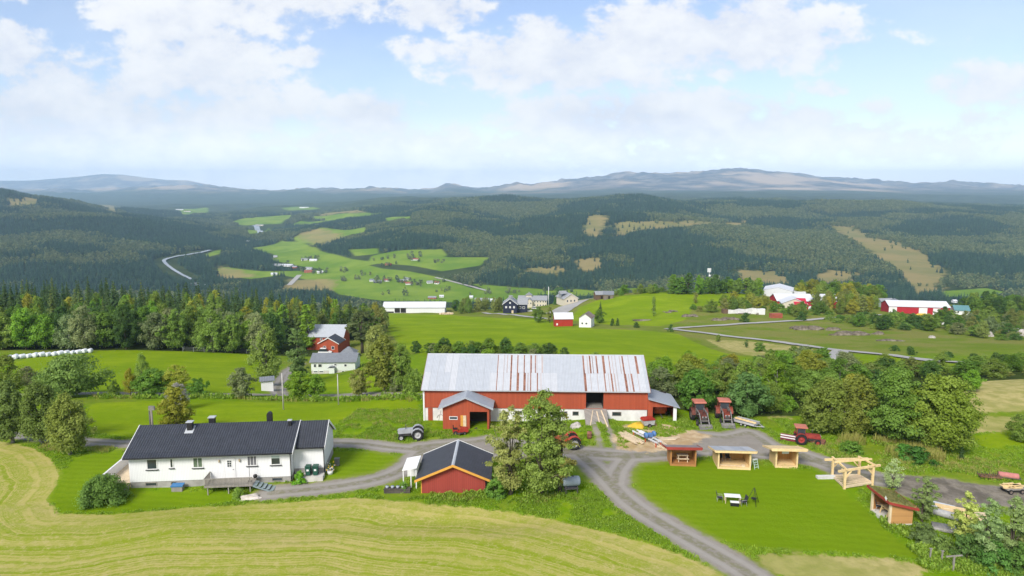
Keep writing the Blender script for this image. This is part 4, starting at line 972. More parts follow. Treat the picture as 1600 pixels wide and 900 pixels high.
# --- the woods of the valley sides: nobody could count them
def far_woods():
    r = rng_(300)
    LF1 = mat_leaf('far_conifer_leaves', ((.009, .025, .020), (.025, .052, .030)), .15)
    LF2 = mat_leaf('far_birch_leaves', ((.034, .058, .028), (.094, .108, .046)), .10)
    col = bpy.data.collections.new('far_tree_kinds')
    def kindmesh(i, fn, m):
        c = fn; c.materials.clear(); c.materials.append(m)
        o = bpy.data.objects.new('far_tree_%d' % i, c); col.objects.link(o)
    i = 0
    for k in range(4):
        c, _ = spruce_mesh('far_spruce', 15.0, 3.2, 400 + k, 9, 1.25, 1.2); kindmesh(i, c, LF1); i += 1
    for k in range(4):
        c, _ = crown_mesh('far_leafy', 'broad', 10.5, 4.6, 500 + k, 16, 190, 1.5); kindmesh(i, c, LF2); i += 1
    n = 460000
    u = r.uniform(-.95, .95, n); Y = np.sqrt(r.uniform(1150 ** 2, 4600 ** 2, n)); X = u * Y
    keep = r.uniform(0, 1, n) < np.clip((2300 / Y) ** 1.1, .28, 1)
    X, Y, u = X[keep], Y[keep], u[keep]
    sd = union(*[sd_poly(p, X, Y) for p in FARG])
    st = union(*[sd_poly(p, X, Y) for p in FART])
    rv = union(*[sd_line(wpoly(p), w, X, Y) for p, w in (([(300, 438), (285, 431), (270, 422), (258, 412), (258, 407), (275, 402), (300, 398), (330, 392)], 30), ([(396, 354), (402, 358), (410, 365)], 20), ([(680, 434), (705, 440), (740, 449), (765, 456)], 12), ([(468, 430), (460, 438), (452, 446)], 14))])
    sd2 = union(*[sd_poly(p, X * 1.055, Y * 1.055) for p in FARG])
    st2 = union(*[sd_poly(p, X * 1.03, Y * 1.03) for p in FART])
    open_ = (sd > -6) | ((sd2 > 0) & (Y < 4600)) | ((st2 > 10) & (r.uniform(0, 1, len(X)) > .05)) | ((st > -4 + 34 * fbm(X / 60, Y / 60, 44, 3)) & (r.uniform(0, 1, len(X)) > .05)) | (rv > 0)
    Z = height(X, Y)
    # drop what the land itself hides, even from a few dozen paces aside
    ok = ~open_
    X, Y, Z, u = X[ok], Y[ok], Z[ok], u[ok]
    hor = np.full(len(X), -9.0); el = (Z + 22 - CAMH - 10) / Y
    for s in np.linspace(.12, .97, 26): hor = np.maximum(hor, (height(X * s, Y * s) - CAMH) / (Y * s))
    vis = el > hor - .006
    X, Y, Z = X[vis], Y[vis], Z[vis]
    # garden trees round the valley farms and along the field banks
    hx = [(590, 440), (604, 438), (628, 440), (640, 442), (672, 442), (650, 446), (440, 415), (482, 424), (500, 427), (476, 406), (489, 406), (648, 406), (606, 414), (400, 375), (720, 440), (735, 444), (575, 430), (540, 424), (690, 410), (655, 400), (600, 405), (510, 425), (545, 440), (700, 455), (620, 460), (760, 458), (800, 458), (870, 456)]
    ex = np.vstack([np.array([(at(*q).x, at(*q).y)]) + r.normal(0, [13, 11], (5, 2)) for q in hx])
    X = np.concatenate([X, ex[:, 0]]); Y = np.concatenate([Y, ex[:, 1]]); Z = np.concatenate([Z, height(ex[:, 0], ex[:, 1])])
    # which kind: patches of planted spruce among birch
    f = fbm(X / 330, Y / 330, 41, 4) + .35 * fbm(X / 90, Y / 90, 42, 2) + .35 * (Z < -120) * 0
    f[-len(ex):] = -9
    con = 1.5 * f + .18 * r.normal(size=len(X)) > np.where(X < -.25 * Y, -.22, .12)
    kind = np.where(con, r.integers(0, 4, len(X)), r.integers(4, 8, len(X)))
    big = np.clip(Y / 2300, 1, 1.7)
    sc = r.uniform(.7, 1.25, len(X)) * (1 + .16 * fbm(X / 140, Y / 140, 43, 2)) * big ** .6
    print('far trees', len(X))
    # nearer belt: what stands beyond the counted ranks of the left wood
    me = bpy.data.meshes.new('valley_woods'); me.vertices.add(len(X))
    me.vertices.foreach_set('co', np.stack([X, Y, Z - .5], 1).astype(np.float32).ravel())
    for nm, a, ty in (('kind', kind, 'INT'), ('sc', sc, 'FLOAT'), ('rot', r.uniform(0, 6.28, len(X)), 'FLOAT')):
        at_ = me.attributes.new(nm, ty, 'POINT'); at_.data.foreach_set('value', a.astype(np.int32 if ty == 'INT' else np.float32))
    instancer('woods', me, col, 'valley_woods')
def instancer(name, me, col, gname):
    g = bpy.data.node_groups.new(gname, 'GeometryNodeTree')
    g.interface.new_socket('Geometry', in_out='INPUT', socket_type='NodeSocketGeometry'); g.interface.new_socket('Geometry', in_out='OUTPUT', socket_type='NodeSocketGeometry')
    N = g.nodes; gi = N.new('NodeGroupInput'); go = N.new('NodeGroupOutput'); ip = N.new('GeometryNodeInstanceOnPoints'); ci = N.new('GeometryNodeCollectionInfo')
    ci.inputs['Collection'].default_value = col; ci.inputs['Separate Children'].default_value = True; ci.inputs['Reset Children'].default_value = True
    ip.inputs['Pick Instance'].default_value = True
    def na(nm, ty):
        a = N.new('GeometryNodeInputNamedAttribute'); a.data_type = ty; a.inputs['Name'].default_value = nm; return a.outputs['Attribute']
    cx = N.new('ShaderNodeCombineXYZ'); g.links.new(na('rot', 'FLOAT'), cx.inputs[2])
    g.links.new(gi.outputs[0], ip.inputs['Points']); g.links.new(ci.outputs[0], ip.inputs['Instance'])
    g.links.new(na('kind', 'INT'), ip.inputs['Instance Index']); g.links.new(cx.outputs[0], ip.inputs['Rotation']); g.links.new(na('sc', 'FLOAT'), ip.inputs['Scale'])
    g.links.new(ip.outputs[0], go.inputs[0])
    o = link(name, me); md = o.modifiers.new('planting', 'NODES'); md.node_group = g
    tag(o, kind='stuff'); return o
far_woods()

# --- tall grass, weeds and reeds round the yard
def tall_grass():
    r = rng_(600); col = bpy.data.collections.new('tuft_kinds')
    G = [mat_leaf('grass_blades', ((.118, .200, .008), (.168, .232, .022)), .45), mat_leaf('dry_blades', ((.205, .180, .060), (.180, .195, .036)), .4), mat_leaf('weed_leaves', ((.105, .172, .016), (.145, .200, .026)), .45)]
    def tuft(i, m, n, h, spread, wdt, leafy=0):
        q = rng_(700 + i); V = []; F = []
        for k in range(n):
            a = q.uniform(0, 6.28); rr = spread * sqrt(q.uniform()); bx, by = rr * cos(a), rr * sin(a); hh = h * q.uniform(.55, 1.1); ln = q.uniform(.05, .45) * hh; b2 = q.uniform(0, 6.28)
            w = wdt * q.uniform(.6, 1.3); tx, ty = -sin(b2) * w, cos(b2) * w
            z0 = hh * q.uniform(.2, .8) if leafy else -.05
            o = len(V)
            V += [(bx - tx, by - ty, z0), (bx + tx, by + ty, z0), (bx + cos(b2) * ln * .5 + tx * .8, by + sin(b2) * ln * .5 + ty * .8, z0 + (hh - z0) * .6), (bx + cos(b2) * ln * .5 - tx * .8, by + sin(b2) * ln * .5 - ty * .8, z0 + (hh - z0) * .6), (bx + cos(b2) * ln, by + sin(b2) * ln, hh)]
            F += [(o, o + 1, o + 2, o + 3), (o + 3, o + 2, o + 4, o + 4)]
        me = bpy.data.meshes.new('tuft'); me.from_pydata(V, [], [f if f[2] != f[3] else f[:3] for f in F]); me.materials.append(m)
        at_ = me.attributes.new('lv', 'FLOAT', 'FACE'); at_.data.foreach_set('value', q.uniform(.1, .9, len(F)).astype(np.float32))
        col.objects.link(bpy.data.objects.new('tuft_%d' % i, me))
    tuft(0, G[0], 18, .26, .42, .035); tuft(1, G[0], 20, .34, .46, .04); tuft(2, G[1], 16, .50, .38, .03); tuft(3, G[1], 16, 1.15, .32, .035)
    tuft(4, G[2], 22, .32, .44, .07, 1); tuft(5, G[2], 26, .55, .48, .08, 1)
    P = []; K = []; S = []
    def fill(poly, n, kinds, smin, smax, clear=.25, clump=.0):
        lo = poly.min(0); hi = poly.max(0); q = r.uniform(lo, hi, (n * 4, 2)); q = q[sd_poly(poly, q[:, 0], q[:, 1]) > 0]
        x, y = q[:, 0], q[:, 1]
        bad = union(*([sd_line(p, w, x, y) for p, w in ROAD_NEAR] + [sd_poly(z, x, y) for z in (YARD, YARD2, MUD, LAWN1, LAWN2, LAWN3)] + [sd_line(p, w, x, y) for p, w in ROAD_TRACK])) > -clear
        bad |= sd_poly(HAY, x, y) > .1
        for z in PAST + STRAW: bad |= sd_poly(z, x, y) > 0
        for bb in FOOT: bad |= sd_poly(bb, x, y) > -.1
        ok = ~bad & (fbm(x / 2.5, y / 2.5, 61, 3) > clump)
        q = q[ok][:n]; P.append(q); K.append(r.choice(kinds, len(q))); S.append(r.uniform(smin, smax, len(q)))
    fill(WP((-60, 640), (660, 632), (1000, 640), (1060, 655), (1330, 660), (1660, 650), (1700, 905), (1180, 905), (1000, 860), (900, 830), (600, 795), (400, 795), (60, 810), (-60, 700)), 24000, [0, 0, 0, 1, 0, 0, 4], .45, .9, clump=-.35)
    fill(WP((560, 778), (640, 782), (750, 790), (850, 806), (950, 828), (1030, 850), (1080, 850), (1000, 805), (940, 768), (880, 776), (770, 780), (660, 776)), 3600, [0, 1, 0, 1, 0, 0, 0, 1, 4], .45, .85, clump=-.5)
    fill(WP((650, 768), (775, 772), (900, 778), (900, 786), (770, 786), (640, 780)), 900, [1, 1, 2, 5, 4], .7, 1.1)
    fill(WP((1310, 690), (1340, 688), (1400, 695), (1440, 705), (1480, 716), (1470, 724), (1400, 718), (1330, 708)), 900, [3, 3, 2, 5], .8, 1.2)
    fill(WP((1250, 690), (1480, 712), (1660, 735), (1660, 755), (1500, 748), (1400, 736), (1300, 715)), 2600, [0, 1, 2, 4, 0], .6, 1.1, clump=-.35)
    fill(WP((545, 640), (655, 640), (660, 668), (700, 672), (760, 676), (700, 688), (600, 690), (520, 684)), 1500, [0, 0, 1, 0, 4, 2], .45, .95, clump=-.35)
    fill(WP((890, 655), (1010, 655), (1010, 664), (960, 680), (900, 695)), 500, [0, 0, 4, 1], .5, .9)
    fill(WP((1040, 650), (1230, 655), (1240, 690), (1180, 668), (1060, 672)), 900, [0, 1, 0, 4], .5, 1.0)
    fill(WP((1380, 815), (1500, 840), (1640, 890), (1640, 905), (1440, 890), (1420, 860), (1390, 835)), 2600, [1, 4, 5, 5, 0], .6, 1.2)
    fill(WP((80, 690), (210, 696), (205, 712), (130, 712), (60, 702)), 700, [0, 1, 2], .6, 1.0)
    hedge = smooth_line(wpoly([(150, 622), (300, 622), (440, 625), (560, 625), (655, 624)]), 60)
    hq = hedge + r.normal(0, .7, hedge.shape); P.append(hq); K.append(r.choice([5, 5, 2, 4], len(hq))); S.append(r.uniform(.9, 1.7, len(hq)))
    q = np.vstack(P); k = np.concatenate(K); s = np.concatenate(S)
    me = bpy.data.meshes.new('tall_grass'); me.vertices.add(len(q)); z = height(q[:, 0], q[:, 1])
    me.vertices.foreach_set('co', np.stack([q[:, 0], q[:, 1], z], 1).astype(np.float32).ravel())
    for nm, a, ty in (('kind', k, 'INT'), ('sc', s, 'FLOAT'), ('rot', r.uniform(0, 6.28, len(q)), 'FLOAT')):
        at_ = me.attributes.new(nm, ty, 'POINT'); at_.data.foreach_set('value', a.astype(np.int32 if ty == 'INT' else np.float32))
    instancer('tall_grass', me, col, 'tall_grass')
# ground plans kept free of grass: farmhouse, garage, barn
FOOT = [WP((200, 765), (455, 752), (512, 745), (515, 690), (210, 690)), WP((655, 771), (762, 772), (766, 700), (655, 700)), WP((660, 662), (690, 662), (694, 672), (772, 672), (776, 660), (1056, 656), (1040, 600), (660, 600))]
tall_grass()
# ------------------------------------------------------------------ buildings
M_WHITE = mat_board('white_boards', (.74, .745, .745), .16, .10, .03)
M_WHITEP = mat('white_paint', (.72, .72, .71), .6, .05, 2)
M_CONC = mat('old_concrete', (.33, .315, .295), .9, .2, 1.5)
M_CONCL = mat('pale_concrete', (.50, .48, .44), .9, .15, 1.2)
M_TILE = mat_tile('dark_tiles', (.043, .047, .058), .26, .35, .22, .45)
M_TILEY = mat_tile('dark_sheets', (.046, .050, .060), .30, .0, .22, .5, 'y')
M_BLACK = mat('black_metal', (.018, .018, .020), .5, .2, 4)
M_RED = mat_board('barn_red_boards', (.375, .078, .036), .20, .10, .16, dirt=.25, dirtcol=(.20, .045, .035))
M_REDB = mat_board('garage_red_boards', (.315, .055, .040), .22, .14, .10)
M_REDP = mat('red_paint', (.32, .030, .020), .5, .12, 3)
M_WHITEW = mat('whitewashed_masonry', (.66, .65, .63), .9, .16, .8, 0, .25, (.78, .77, .75))
M_GALV = mat_tile('zinc_sheets', (.40, .425, .46), .20, 0, .07, .5, 'x', .25)
M_GALV2 = mat_tile('zinc_sheets_bright', (.46, .475, .50), .20, 0, .07, .5, 'x', .25)
M_RUST = mat('rusty_sheet', (.20, .075, .045), .8, .35, 2.5, 0, 0, (.32, .16, .11))
M_RUST2 = mat('rust_stained_sheet', (.36, .27, .24), .75, .15, 2.0)
M_RIDGE = mat('ridge_metal', (.42, .44, .46), .5, .08, 2)
M_GREYM = mat_tile('grey_sheets', (.33, .36, .40), .22, 0, .1, .45, 'y', .4)
M_OCHRE = mat('ochre_fascia', (.60, .30, .055), .65, .1, 3)
M_WOODG = mat_board('grey_weathered_boards', (.30, .275, .245), .14, .14, .2)
M_WOODN = mat_board('new_pine_boards', (.66, .46, .22), .17, .08, .10)
M_PINE = mat('new_pine', (.70, .52, .27), .7, .12, 5)
M_PINED = mat_board('stained_pine_boards', (.40, .190, .065), .17, .10, .14)
M_PINEY = mat_board('yellow_pine_boards', (.52, .300, .095), .16, .10, .14)
M_PALEW = mat('pale_timber', (.62, .50, .34), .8, .15, 4)
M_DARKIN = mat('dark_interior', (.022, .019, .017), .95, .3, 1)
M_GLASS = mat_glass()
M_GLASSG = mat('bottle_green_curtain', (.10, .14, .09), .6, .3, 3)
M_TEAL = mat('painted_steps', (.20, .25, .26), .7, .12, 4)
M_ROCK = mat('pale_stone', (.40, .37, .34), .95, .25, 1.6, 0, .5)
M_ROCKD = mat('lichen_rock', (.125, .100, .068), .95, .4, .9, 0, .6, (.235, .200, .150))

def window(par, p0, r, w, h, frame=None, glass=None, t=.07, out=.03, mull=0, trans=0, sill=None, name='window'):
    """frame with its pane; p0 = lower corner on the wall, r = direction along the wall"""
    r = Vector((r[0], r[1], 0)).normalized(); n = Vector((r.y, -r.x, 0)); p0 = Vector(p0); z = Vector((0, 0, 1))
    rot = Matrix((r, -n, z)).transposed()
    def bar(mb, a, b, c, d, o0, o1):   # along the wall a..b, up c..d, out o0..o1
        mb.cbox(p0 + r * (a + b) / 2 + z * (c + d) / 2 + n * (o0 + o1) / 2, (b - a, o1 - o0, d - c), 0, rot)
    f = MB()
    bar(f, 0, w, 0, t, .002, out + .02); bar(f, 0, w, h - t, h, .002, out + .02); bar(f, 0, t, t, h - t, .002, out + .02); bar(f, w - t, w, t, h - t, .002, out + .02)
    for k in range(mull): x = w * (k + 1) / (mull + 1); bar(f, x - t * .3, x + t * .3, t, h - t, .004, out + .012)
    for k in range(trans): y = h * (k + 1) / (trans + 1); bar(f, t, w - t, y - t * .3, y + t * .3, .004, out + .010)
    fo = f.out(name, frame or M_WHITEP, par)
    g = MB(); bar(g, t * .9, w - t * .9, t * .9, h - t * .9, .001, out * .35); g.out('pane', glass or M_GLASS, fo)
    if sill:
        s = MB(); bar(s, -.1, w + .1, -.07, -.005, .002, .14); s.out('sill', sill, fo)
    return fo
def gable_roof(par, L0, L1, W0, W1, zr, slope, over, thick, material, axis='x', name='roof', ridge=None, verge=None):
    """chevron slab; ridge runs along `axis` from L0 to L1, eaves at W0-over and W1+over"""
    c = (W0 + W1) / 2; half = (W1 - W0) / 2 + over
    e = zr - slope * half
    poly = [(c - half, e), (c, zr), (c + half, e), (c + half, e - thick), (c, zr - thick), (c - half, e - thick)]
    mb = MB(); mb.prism(poly[::-1] if axis == 'x' else poly, axis, L0, L1)
    ro = mb.out(name, material, par)
    if ridge:
        w = .16; k = MB(); pk = [(c - w, zr - slope * w + .03), (c, zr + .03), (c + w, zr - slope * w + .03), (c, zr + .005)]
        k.prism(pk[::-1] if axis == 'x' else pk, axis, L0 + .01, L1 - .01); k.out('ridge_cap', ridge, ro)
    if verge:
        for s in (L0, L1):
            k = MB(); d = .06; a, b = (s - d, s - .003) if s == L0 else (s + .003, s + d)
            pk = [(c - half - .03, e + .03), (c, zr + .045), (c + half + .03, e + .03), (c + half + .03, e - thick - .10), (c, zr - thick - .10), (c - half - .03, e - thick - .10)]
            k.prism(pk[::-1] if axis == 'x' else pk, axis, a, b); k.out('bargeboard', verge, ro)
    return ro
def gable_wall(par, L0, L1, W0, W1, z0, zr, slope, thick, material, axis='x', name='wall'):
    c = (W0 + W1) / 2; h = (W1 - W0) / 2; e = zr - thick - slope * h - .004; k = zr - thick - .004
    poly = [(W0, z0), (W1, z0), (W1, e), (c, k), (W0, e)]
    mb = MB(); mb.prism(poly if axis == 'x' else poly[::-1], axis, L0, L1); return mb.out(name, material, par)

def farmhouse():
    r = thing('farmhouse', 'long white weatherboard farmhouse with a dark tiled roof beside the hay field', 'house', (-40.5, 68.85, 0), radians(5.6))
    L, Wd, zr, sl = 16.7, 8.0, 5.42, .435
    gable_wall(r, 0, L, 0, Wd, .50, zr, sl, .16, M_WHITE)
    f = MB(); f.box(.05, L - .05, .06, Wd - .05, -1.2, .499); f.out('foundation', M_CONC, r)
    ro = gable_roof(r, -.32, L + .30, 0, Wd, zr, sl, .6, .15, M_TILE, verge=M_WHITEP)
    g = MB(); g.tube([(-.3, -.66, 3.30), (L + .28, -.66, 3.30)], .055, 8); g.tube([(L - .05, -.62, 3.25), (L - .05, -.08, 3.0), (L - .05, -.08, 0)], .045, 7); g.out('gutter', M_BLACK, ro)
    ld = MB()
    for x in (13.5, 13.9): ld.beam((x, -.45, 3.28 + .16), (x, 3.8, 3.28 + .16 + 4.25 * sl), .05, .05)
    for k in range(14): y = -.3 + k * .31; ld.beam((13.5, y, 3.45 + (y + .45) * sl), (13.9, y, 3.45 + (y + .45) * sl), .045, .045)
    ld.out('roof_ladder', M_BLACK, ro)
    def chim(x, y, w, h, capm=True, name='chimney'):
        zb = zr - sl * abs(y - 4); mb = MB(); mb.box(x - w / 2, x + w / 2, y - w / 2, y + w / 2, zb - .4, zb + h)
        c = mb.out(name, M_BLACK, ro)
        if capm:
            k = MB(); k.box(x - w / 2 - .08, x + w / 2 + .08, y - w / 2 - .08, y + w / 2 + .08, zb + h + .06, zb + h + .14); k.box(x - .05, x + .05, y - .05, y + .05, zb + h, zb + h + .06); k.out('cap', M_RIDGE, c)
        return c
    c1 = chim(5.3, 3.2, .55, .75)
    k = MB(); zb = zr - sl * .8; k.prism([(2.55, zb - .27), (3.65, zb + .20), (3.65, zb + .235), (2.55, zb - .235)], 'x', 4.85, 5.75); k.out('flashing', M_RIDGE, c1)
    chim(7.1, 4.9, .6, .7)
    t = MB(); zb = zr - sl * .9
    t.prism([(13.15, zb - .4), (13.69, zb - .4), (13.69, zb + .95), (13.58, zb + 1.14), (13.42, zb + 1.20), (13.26, zb + 1.14), (13.15, zb + .95)][::-1], 'y', 4.6, 5.2); t.out('chimney', M_BLACK, ro)
    chim(16.0, 3.3, .30, .5, True, 'vent_pipe')
    for (x, z, w, h, m, gm) in [(1.8, 1.84, 1.10, 1.18, 0, None), (4.15, 1.92, .38, 1.08, 0, None), (6.5, 1.84, 1.05, 1.18, 1, M_GLASSG), (12.1, 1.84, 1.05, 1.16, 2, mat('grey_curtain', (.13, .13, .14), .7, .2)), (14.57, 1.84, 1.05, 1.16, 0, None)]:
        window(r, (x, 0, z), (1, 0), w, h, M_WHITEP, gm, .09, .03, m, 0, M_BLACK)
    b = MB(); b.box(14.67, 15.52, -.034, -.012, 2.60, 2.92); b.out('window_blind', mat('pale_blind', (.42, .50, .46), .8, .05), r)
    for (x, w) in ((1.5, 1.2), (4.1, .6), (14.57, 1.15)): window(r, (x, .06, -.02), (1, 0), w, .42, M_WOODG, None, .07, .03)
    d = MB(); d.box(9.78, 10.76, -.05, -.002, .56, 2.72); do = d.out('door', M_WHITEP, r)
    window(do, (10.02, -.05, 1.80), (1, 0), .52, .80, M_WHITEP, M_GLASS, .05, .02, 1, 2, None, 'door_light')
    hd = MB(); hd.cbox((10.66, -.08, 1.55), (.12, .05, .03)); hd.out('handle', M_BLACK, do)
    fr = MB(); fr.box(9.66, 9.77, -.06, -.002, .54, 2.83); fr.box(10.77, 10.88, -.06, -.002, .54, 2.83); fr.box(9.66, 10.88, -.06, -.002, 2.73, 2.83); fr.out('door_frame', M_WHITEP, r)
    for x in (9.25, 11.35):
        l = MB(); l.lathe([(.02, .0), (.07, .05), (.09, .28), (.02, .36)], (x, -.13, 2.36), n=8); l.cbox((x, -.05, 2.65), (.05, .1, .05)); l.out('wall_lamp', mat('lamp_glass', (.45, .36, .22), .3, .1), r)
    # porch deck with baluster railing and steps
    dk = MB(); dk.box(8.2, 13.1, -1.95, -.02, .38, .48)
    for x in (8.5, 10.6, 12.8): dk.beam((x, -1.7, .38), (x, -.6, -.5), .1, .1); dk.beam((x, -1.8, .38), (x, -1.8, -.7), .1, .1)
    do2 = dk.out('porch_deck', M_WOODG, r)
    rl = MB(); rl.box(8.2, 13.1, -1.99, -1.90, 1.30, 1.38); rl.box(8.2, 13.1, -1.97, -1.92, .50, .58)
    for k in range(36): x = 8.28 + k * .136; rl.box(x, x + .06, -1.965, -1.925, .575, 1.305)
    for s in (0,): rl.beam((8.24, -1.94, 1.36), (8.24, -.05, 1.36), .08, .08); rl.box(8.2, 8.28, -1.9, -.1, .5, .6); [rl.box(8.22, 8.26, -1.8 + k * .15, -1.73 + k * .15, .58, 1.32) for k in range(12)]
    rl.out('railing', M_WOODG, do2)
    st = MB()
    for k in range(5): st.box(13.12 + k * .42, 13.12 + (k + 1) * .42 - .02, -1.9, -.75, .46 - k * .16 - .05, .46 - k * .16)
    st.prism([(13.1, .46), (15.2, -.34), (15.2, -.5), (13.1, .3)], 'y', -1.95, -1.905); st.prism([(13.1, .46), (15.2, -.34), (15.2, -.5), (13.1, .3)], 'y', -.745, -.70)
    st.out('steps', M_TEAL, r)
    # terrace along the left gable
    te = MB(); te.box(-2.6, -.02, .1, 7.6, .28, .42); te.box(-2.55, -.06, .2, 7.5, -.9, .279); to = te.out('terrace', M_PALEW, r)
    pw = MB(); pw.box(-2.72, -2.61, .1, 7.6, -.6, 1.42); pw.box(-2.76, -2.57, .08, 7.62, 1.42, 1.48); pw.out('parapet', M_WHITE, to)
    fr = MB(); fr.box(-2.6, -.9, .04, .10, 1.05, 1.12); [fr.box(-2.55 + k * .15, -2.48 + k * .15, .05, .09, .42, 1.05) for k in range(11)]; fr.out('railing', M_WOODG, to)
    sp = MB(); [sp.box(-.75, -.05, -.28 * (k + 1), -.28 * k, .3 - .2 * (k + 1), .36 - .2 * (k + 1)) for k in range(4)]; sp.beam((-.78, 0, .38), (-.78, -1.2, -.5), .06, .2); sp.beam((-.02, 0, .38), (-.02, -1.2, -.5), .06, .2); sp.out('wooden_steps', M_WOODG, to)
    # annex
    a0, a1 = L + .02, L + 3.25
    zr2, s2 = 5.36, .60; c = 4.0
    poly = [(1.2, .85), (7.6, .85), (7.6, zr2 - .16 - s2 * 3.6), (c, zr2 - .17), (1.2, zr2 - .17 - s2 * 2.8)]
    w = MB(); w.prism(poly, 'x', a0, a1); ao = w.out('annex_wall', M_WHITE, r)
    f = MB(); f.box(a0 + .02, a1 - .05, 1.25, 7.55, -.9, .849); f.out('annex_foundation', M_CONC, ao)
    rf = MB(); rf.prism([(.75, zr2 - s2 * 3.25), (c, zr2), (8.0, zr2 - s2 * 4.0), (8.0, zr2 - s2 * 4.0 - .15), (c, zr2 - .15), (.75, zr2 - s2 * 3.25 - .15)][::-1], 'x', a0 + .31, a1 + .2); rfo = rf.out('annex_roof', M_TILE, r)
    bb = MB(); bb.prism([(.72, zr2 - s2 * 3.28 + .03), (c, zr2 + .04), (8.03, zr2 - s2 * 4.03 + .03), (8.03, zr2 - s2 * 4.03 - .25), (c, zr2 - .25), (.72, zr2 - s2 * 3.28 - .25)][::-1], 'x', a1 + .205, a1 + .26); bb.out('bargeboard', M_WHITEP, rfo)
    g = MB(); g.tube([(a0 + .3, .69, zr2 - s2 * 3.25 - .12), (a1 + .2, .69, zr2 - s2 * 3.25 - .12)], .055, 8); g.tube([(a1 + .02, .72, 3.2), (a1 + .02, 1.1, 3.0), (a1 + .02, 1.12, .2)], .05, 7); g.out('gutter', M_BLACK, rfo)
    s = MB(); s.box(a0 + .5, a1 + .05, -.1, 1.19, -.8, .32); s.out('entrance_slab', M_CONCL, r)
    return r
farmhouse()

def garage():
    r = thing('garage', 'small red board garage with dark sheet roof and ochre gable boards', 'garage', (-6.07, 67.3, 0), 0)
    hw, Ln, zr, sl = 3.28, 6.3, 3.28, .425
    gable_wall(r, 0, Ln, -hw, hw, -.9, zr, sl, .13, M_REDB, 'y')
    ro = gable_roof(r, -.5, Ln + .35, -hw, hw, zr, sl, .66, .12, M_TILEY, 'y', ridge=M_RIDGE)
    k = MB(); c, half = 0, hw + .66; e = zr - sl * half
    pk = [(-half - .03, e + .03), (0, zr + .045), (half + .03, e + .03), (half + .03, e - .22), (0, zr - .21), (-half - .03, e - .22)]
    k.prism(pk, 'y', -.57, -.503); k.out('bargeboard', M_OCHRE, ro)
    k = MB(); k.prism(pk, 'y', Ln + .353, Ln + .42); k.out('bargeboard', M_WHITEP, ro)
    k = MB(); k.box(-hw - .09, -hw - .003, -.04, .08, -.6, 1.75); k.out('corner_board', M_OCHRE, r)
    k = MB(); k.beam((hw + .25, .3, -.3), (hw + .06, .3, 1.5), .5, .05); k.out('leaning_board', M_DARKIN, r)
garage()
def lean_shelter():
    r = thing('garden_shelter', 'white roofed open lean-to with plants standing left of the red garage', 'shelter', (-10.55, 69.3, 0), 0)
    k = MB(); k.prism([(-1.0, 1.95), (.55, 2.25), (.55, 2.33), (-1.0, 2.03)][::-1], 'y', -.9, 2.5); k.out('roof', M_WHITEP, r)
    for (x, y) in ((-.9, -.8), (-.1, -.8), (.45, -.8), (-.9, 2.3), (.45, 2.3)):
        p = MB(); p.box(x - .05, x + .05, y - .05, y + .05, -.3, 2.02); p.out('post', M_WHITEP, r)
    k = MB(); k.box(-.85, .4, 2.26, 2.30, 0, 2.0); k.out('back_panel', M_WHITEP, r)
    q = thing('planter', 'dark timber planter box under the white lean-to by the red garage', 'planter', (-12.2, 67.6, 0), 0)
    k = MB(); k.box(-1.1, 1.6, -.35, .35, -.2, .45); k.box(-1.15, 1.65, -.4, -.352, .40, .50); k.out('box', mat('tarred_boards', (.075, .065, .055), .9, .3), q)
    k = MB(); [k.lathe([(.0, 0), (.16, .0), (.2, .22), (0, .2)], (-.8 + i * .55, 0, .45), n=8) for i in range(4)]; k.out('flower_tray', M_GREYM, q)
lean_shelter()

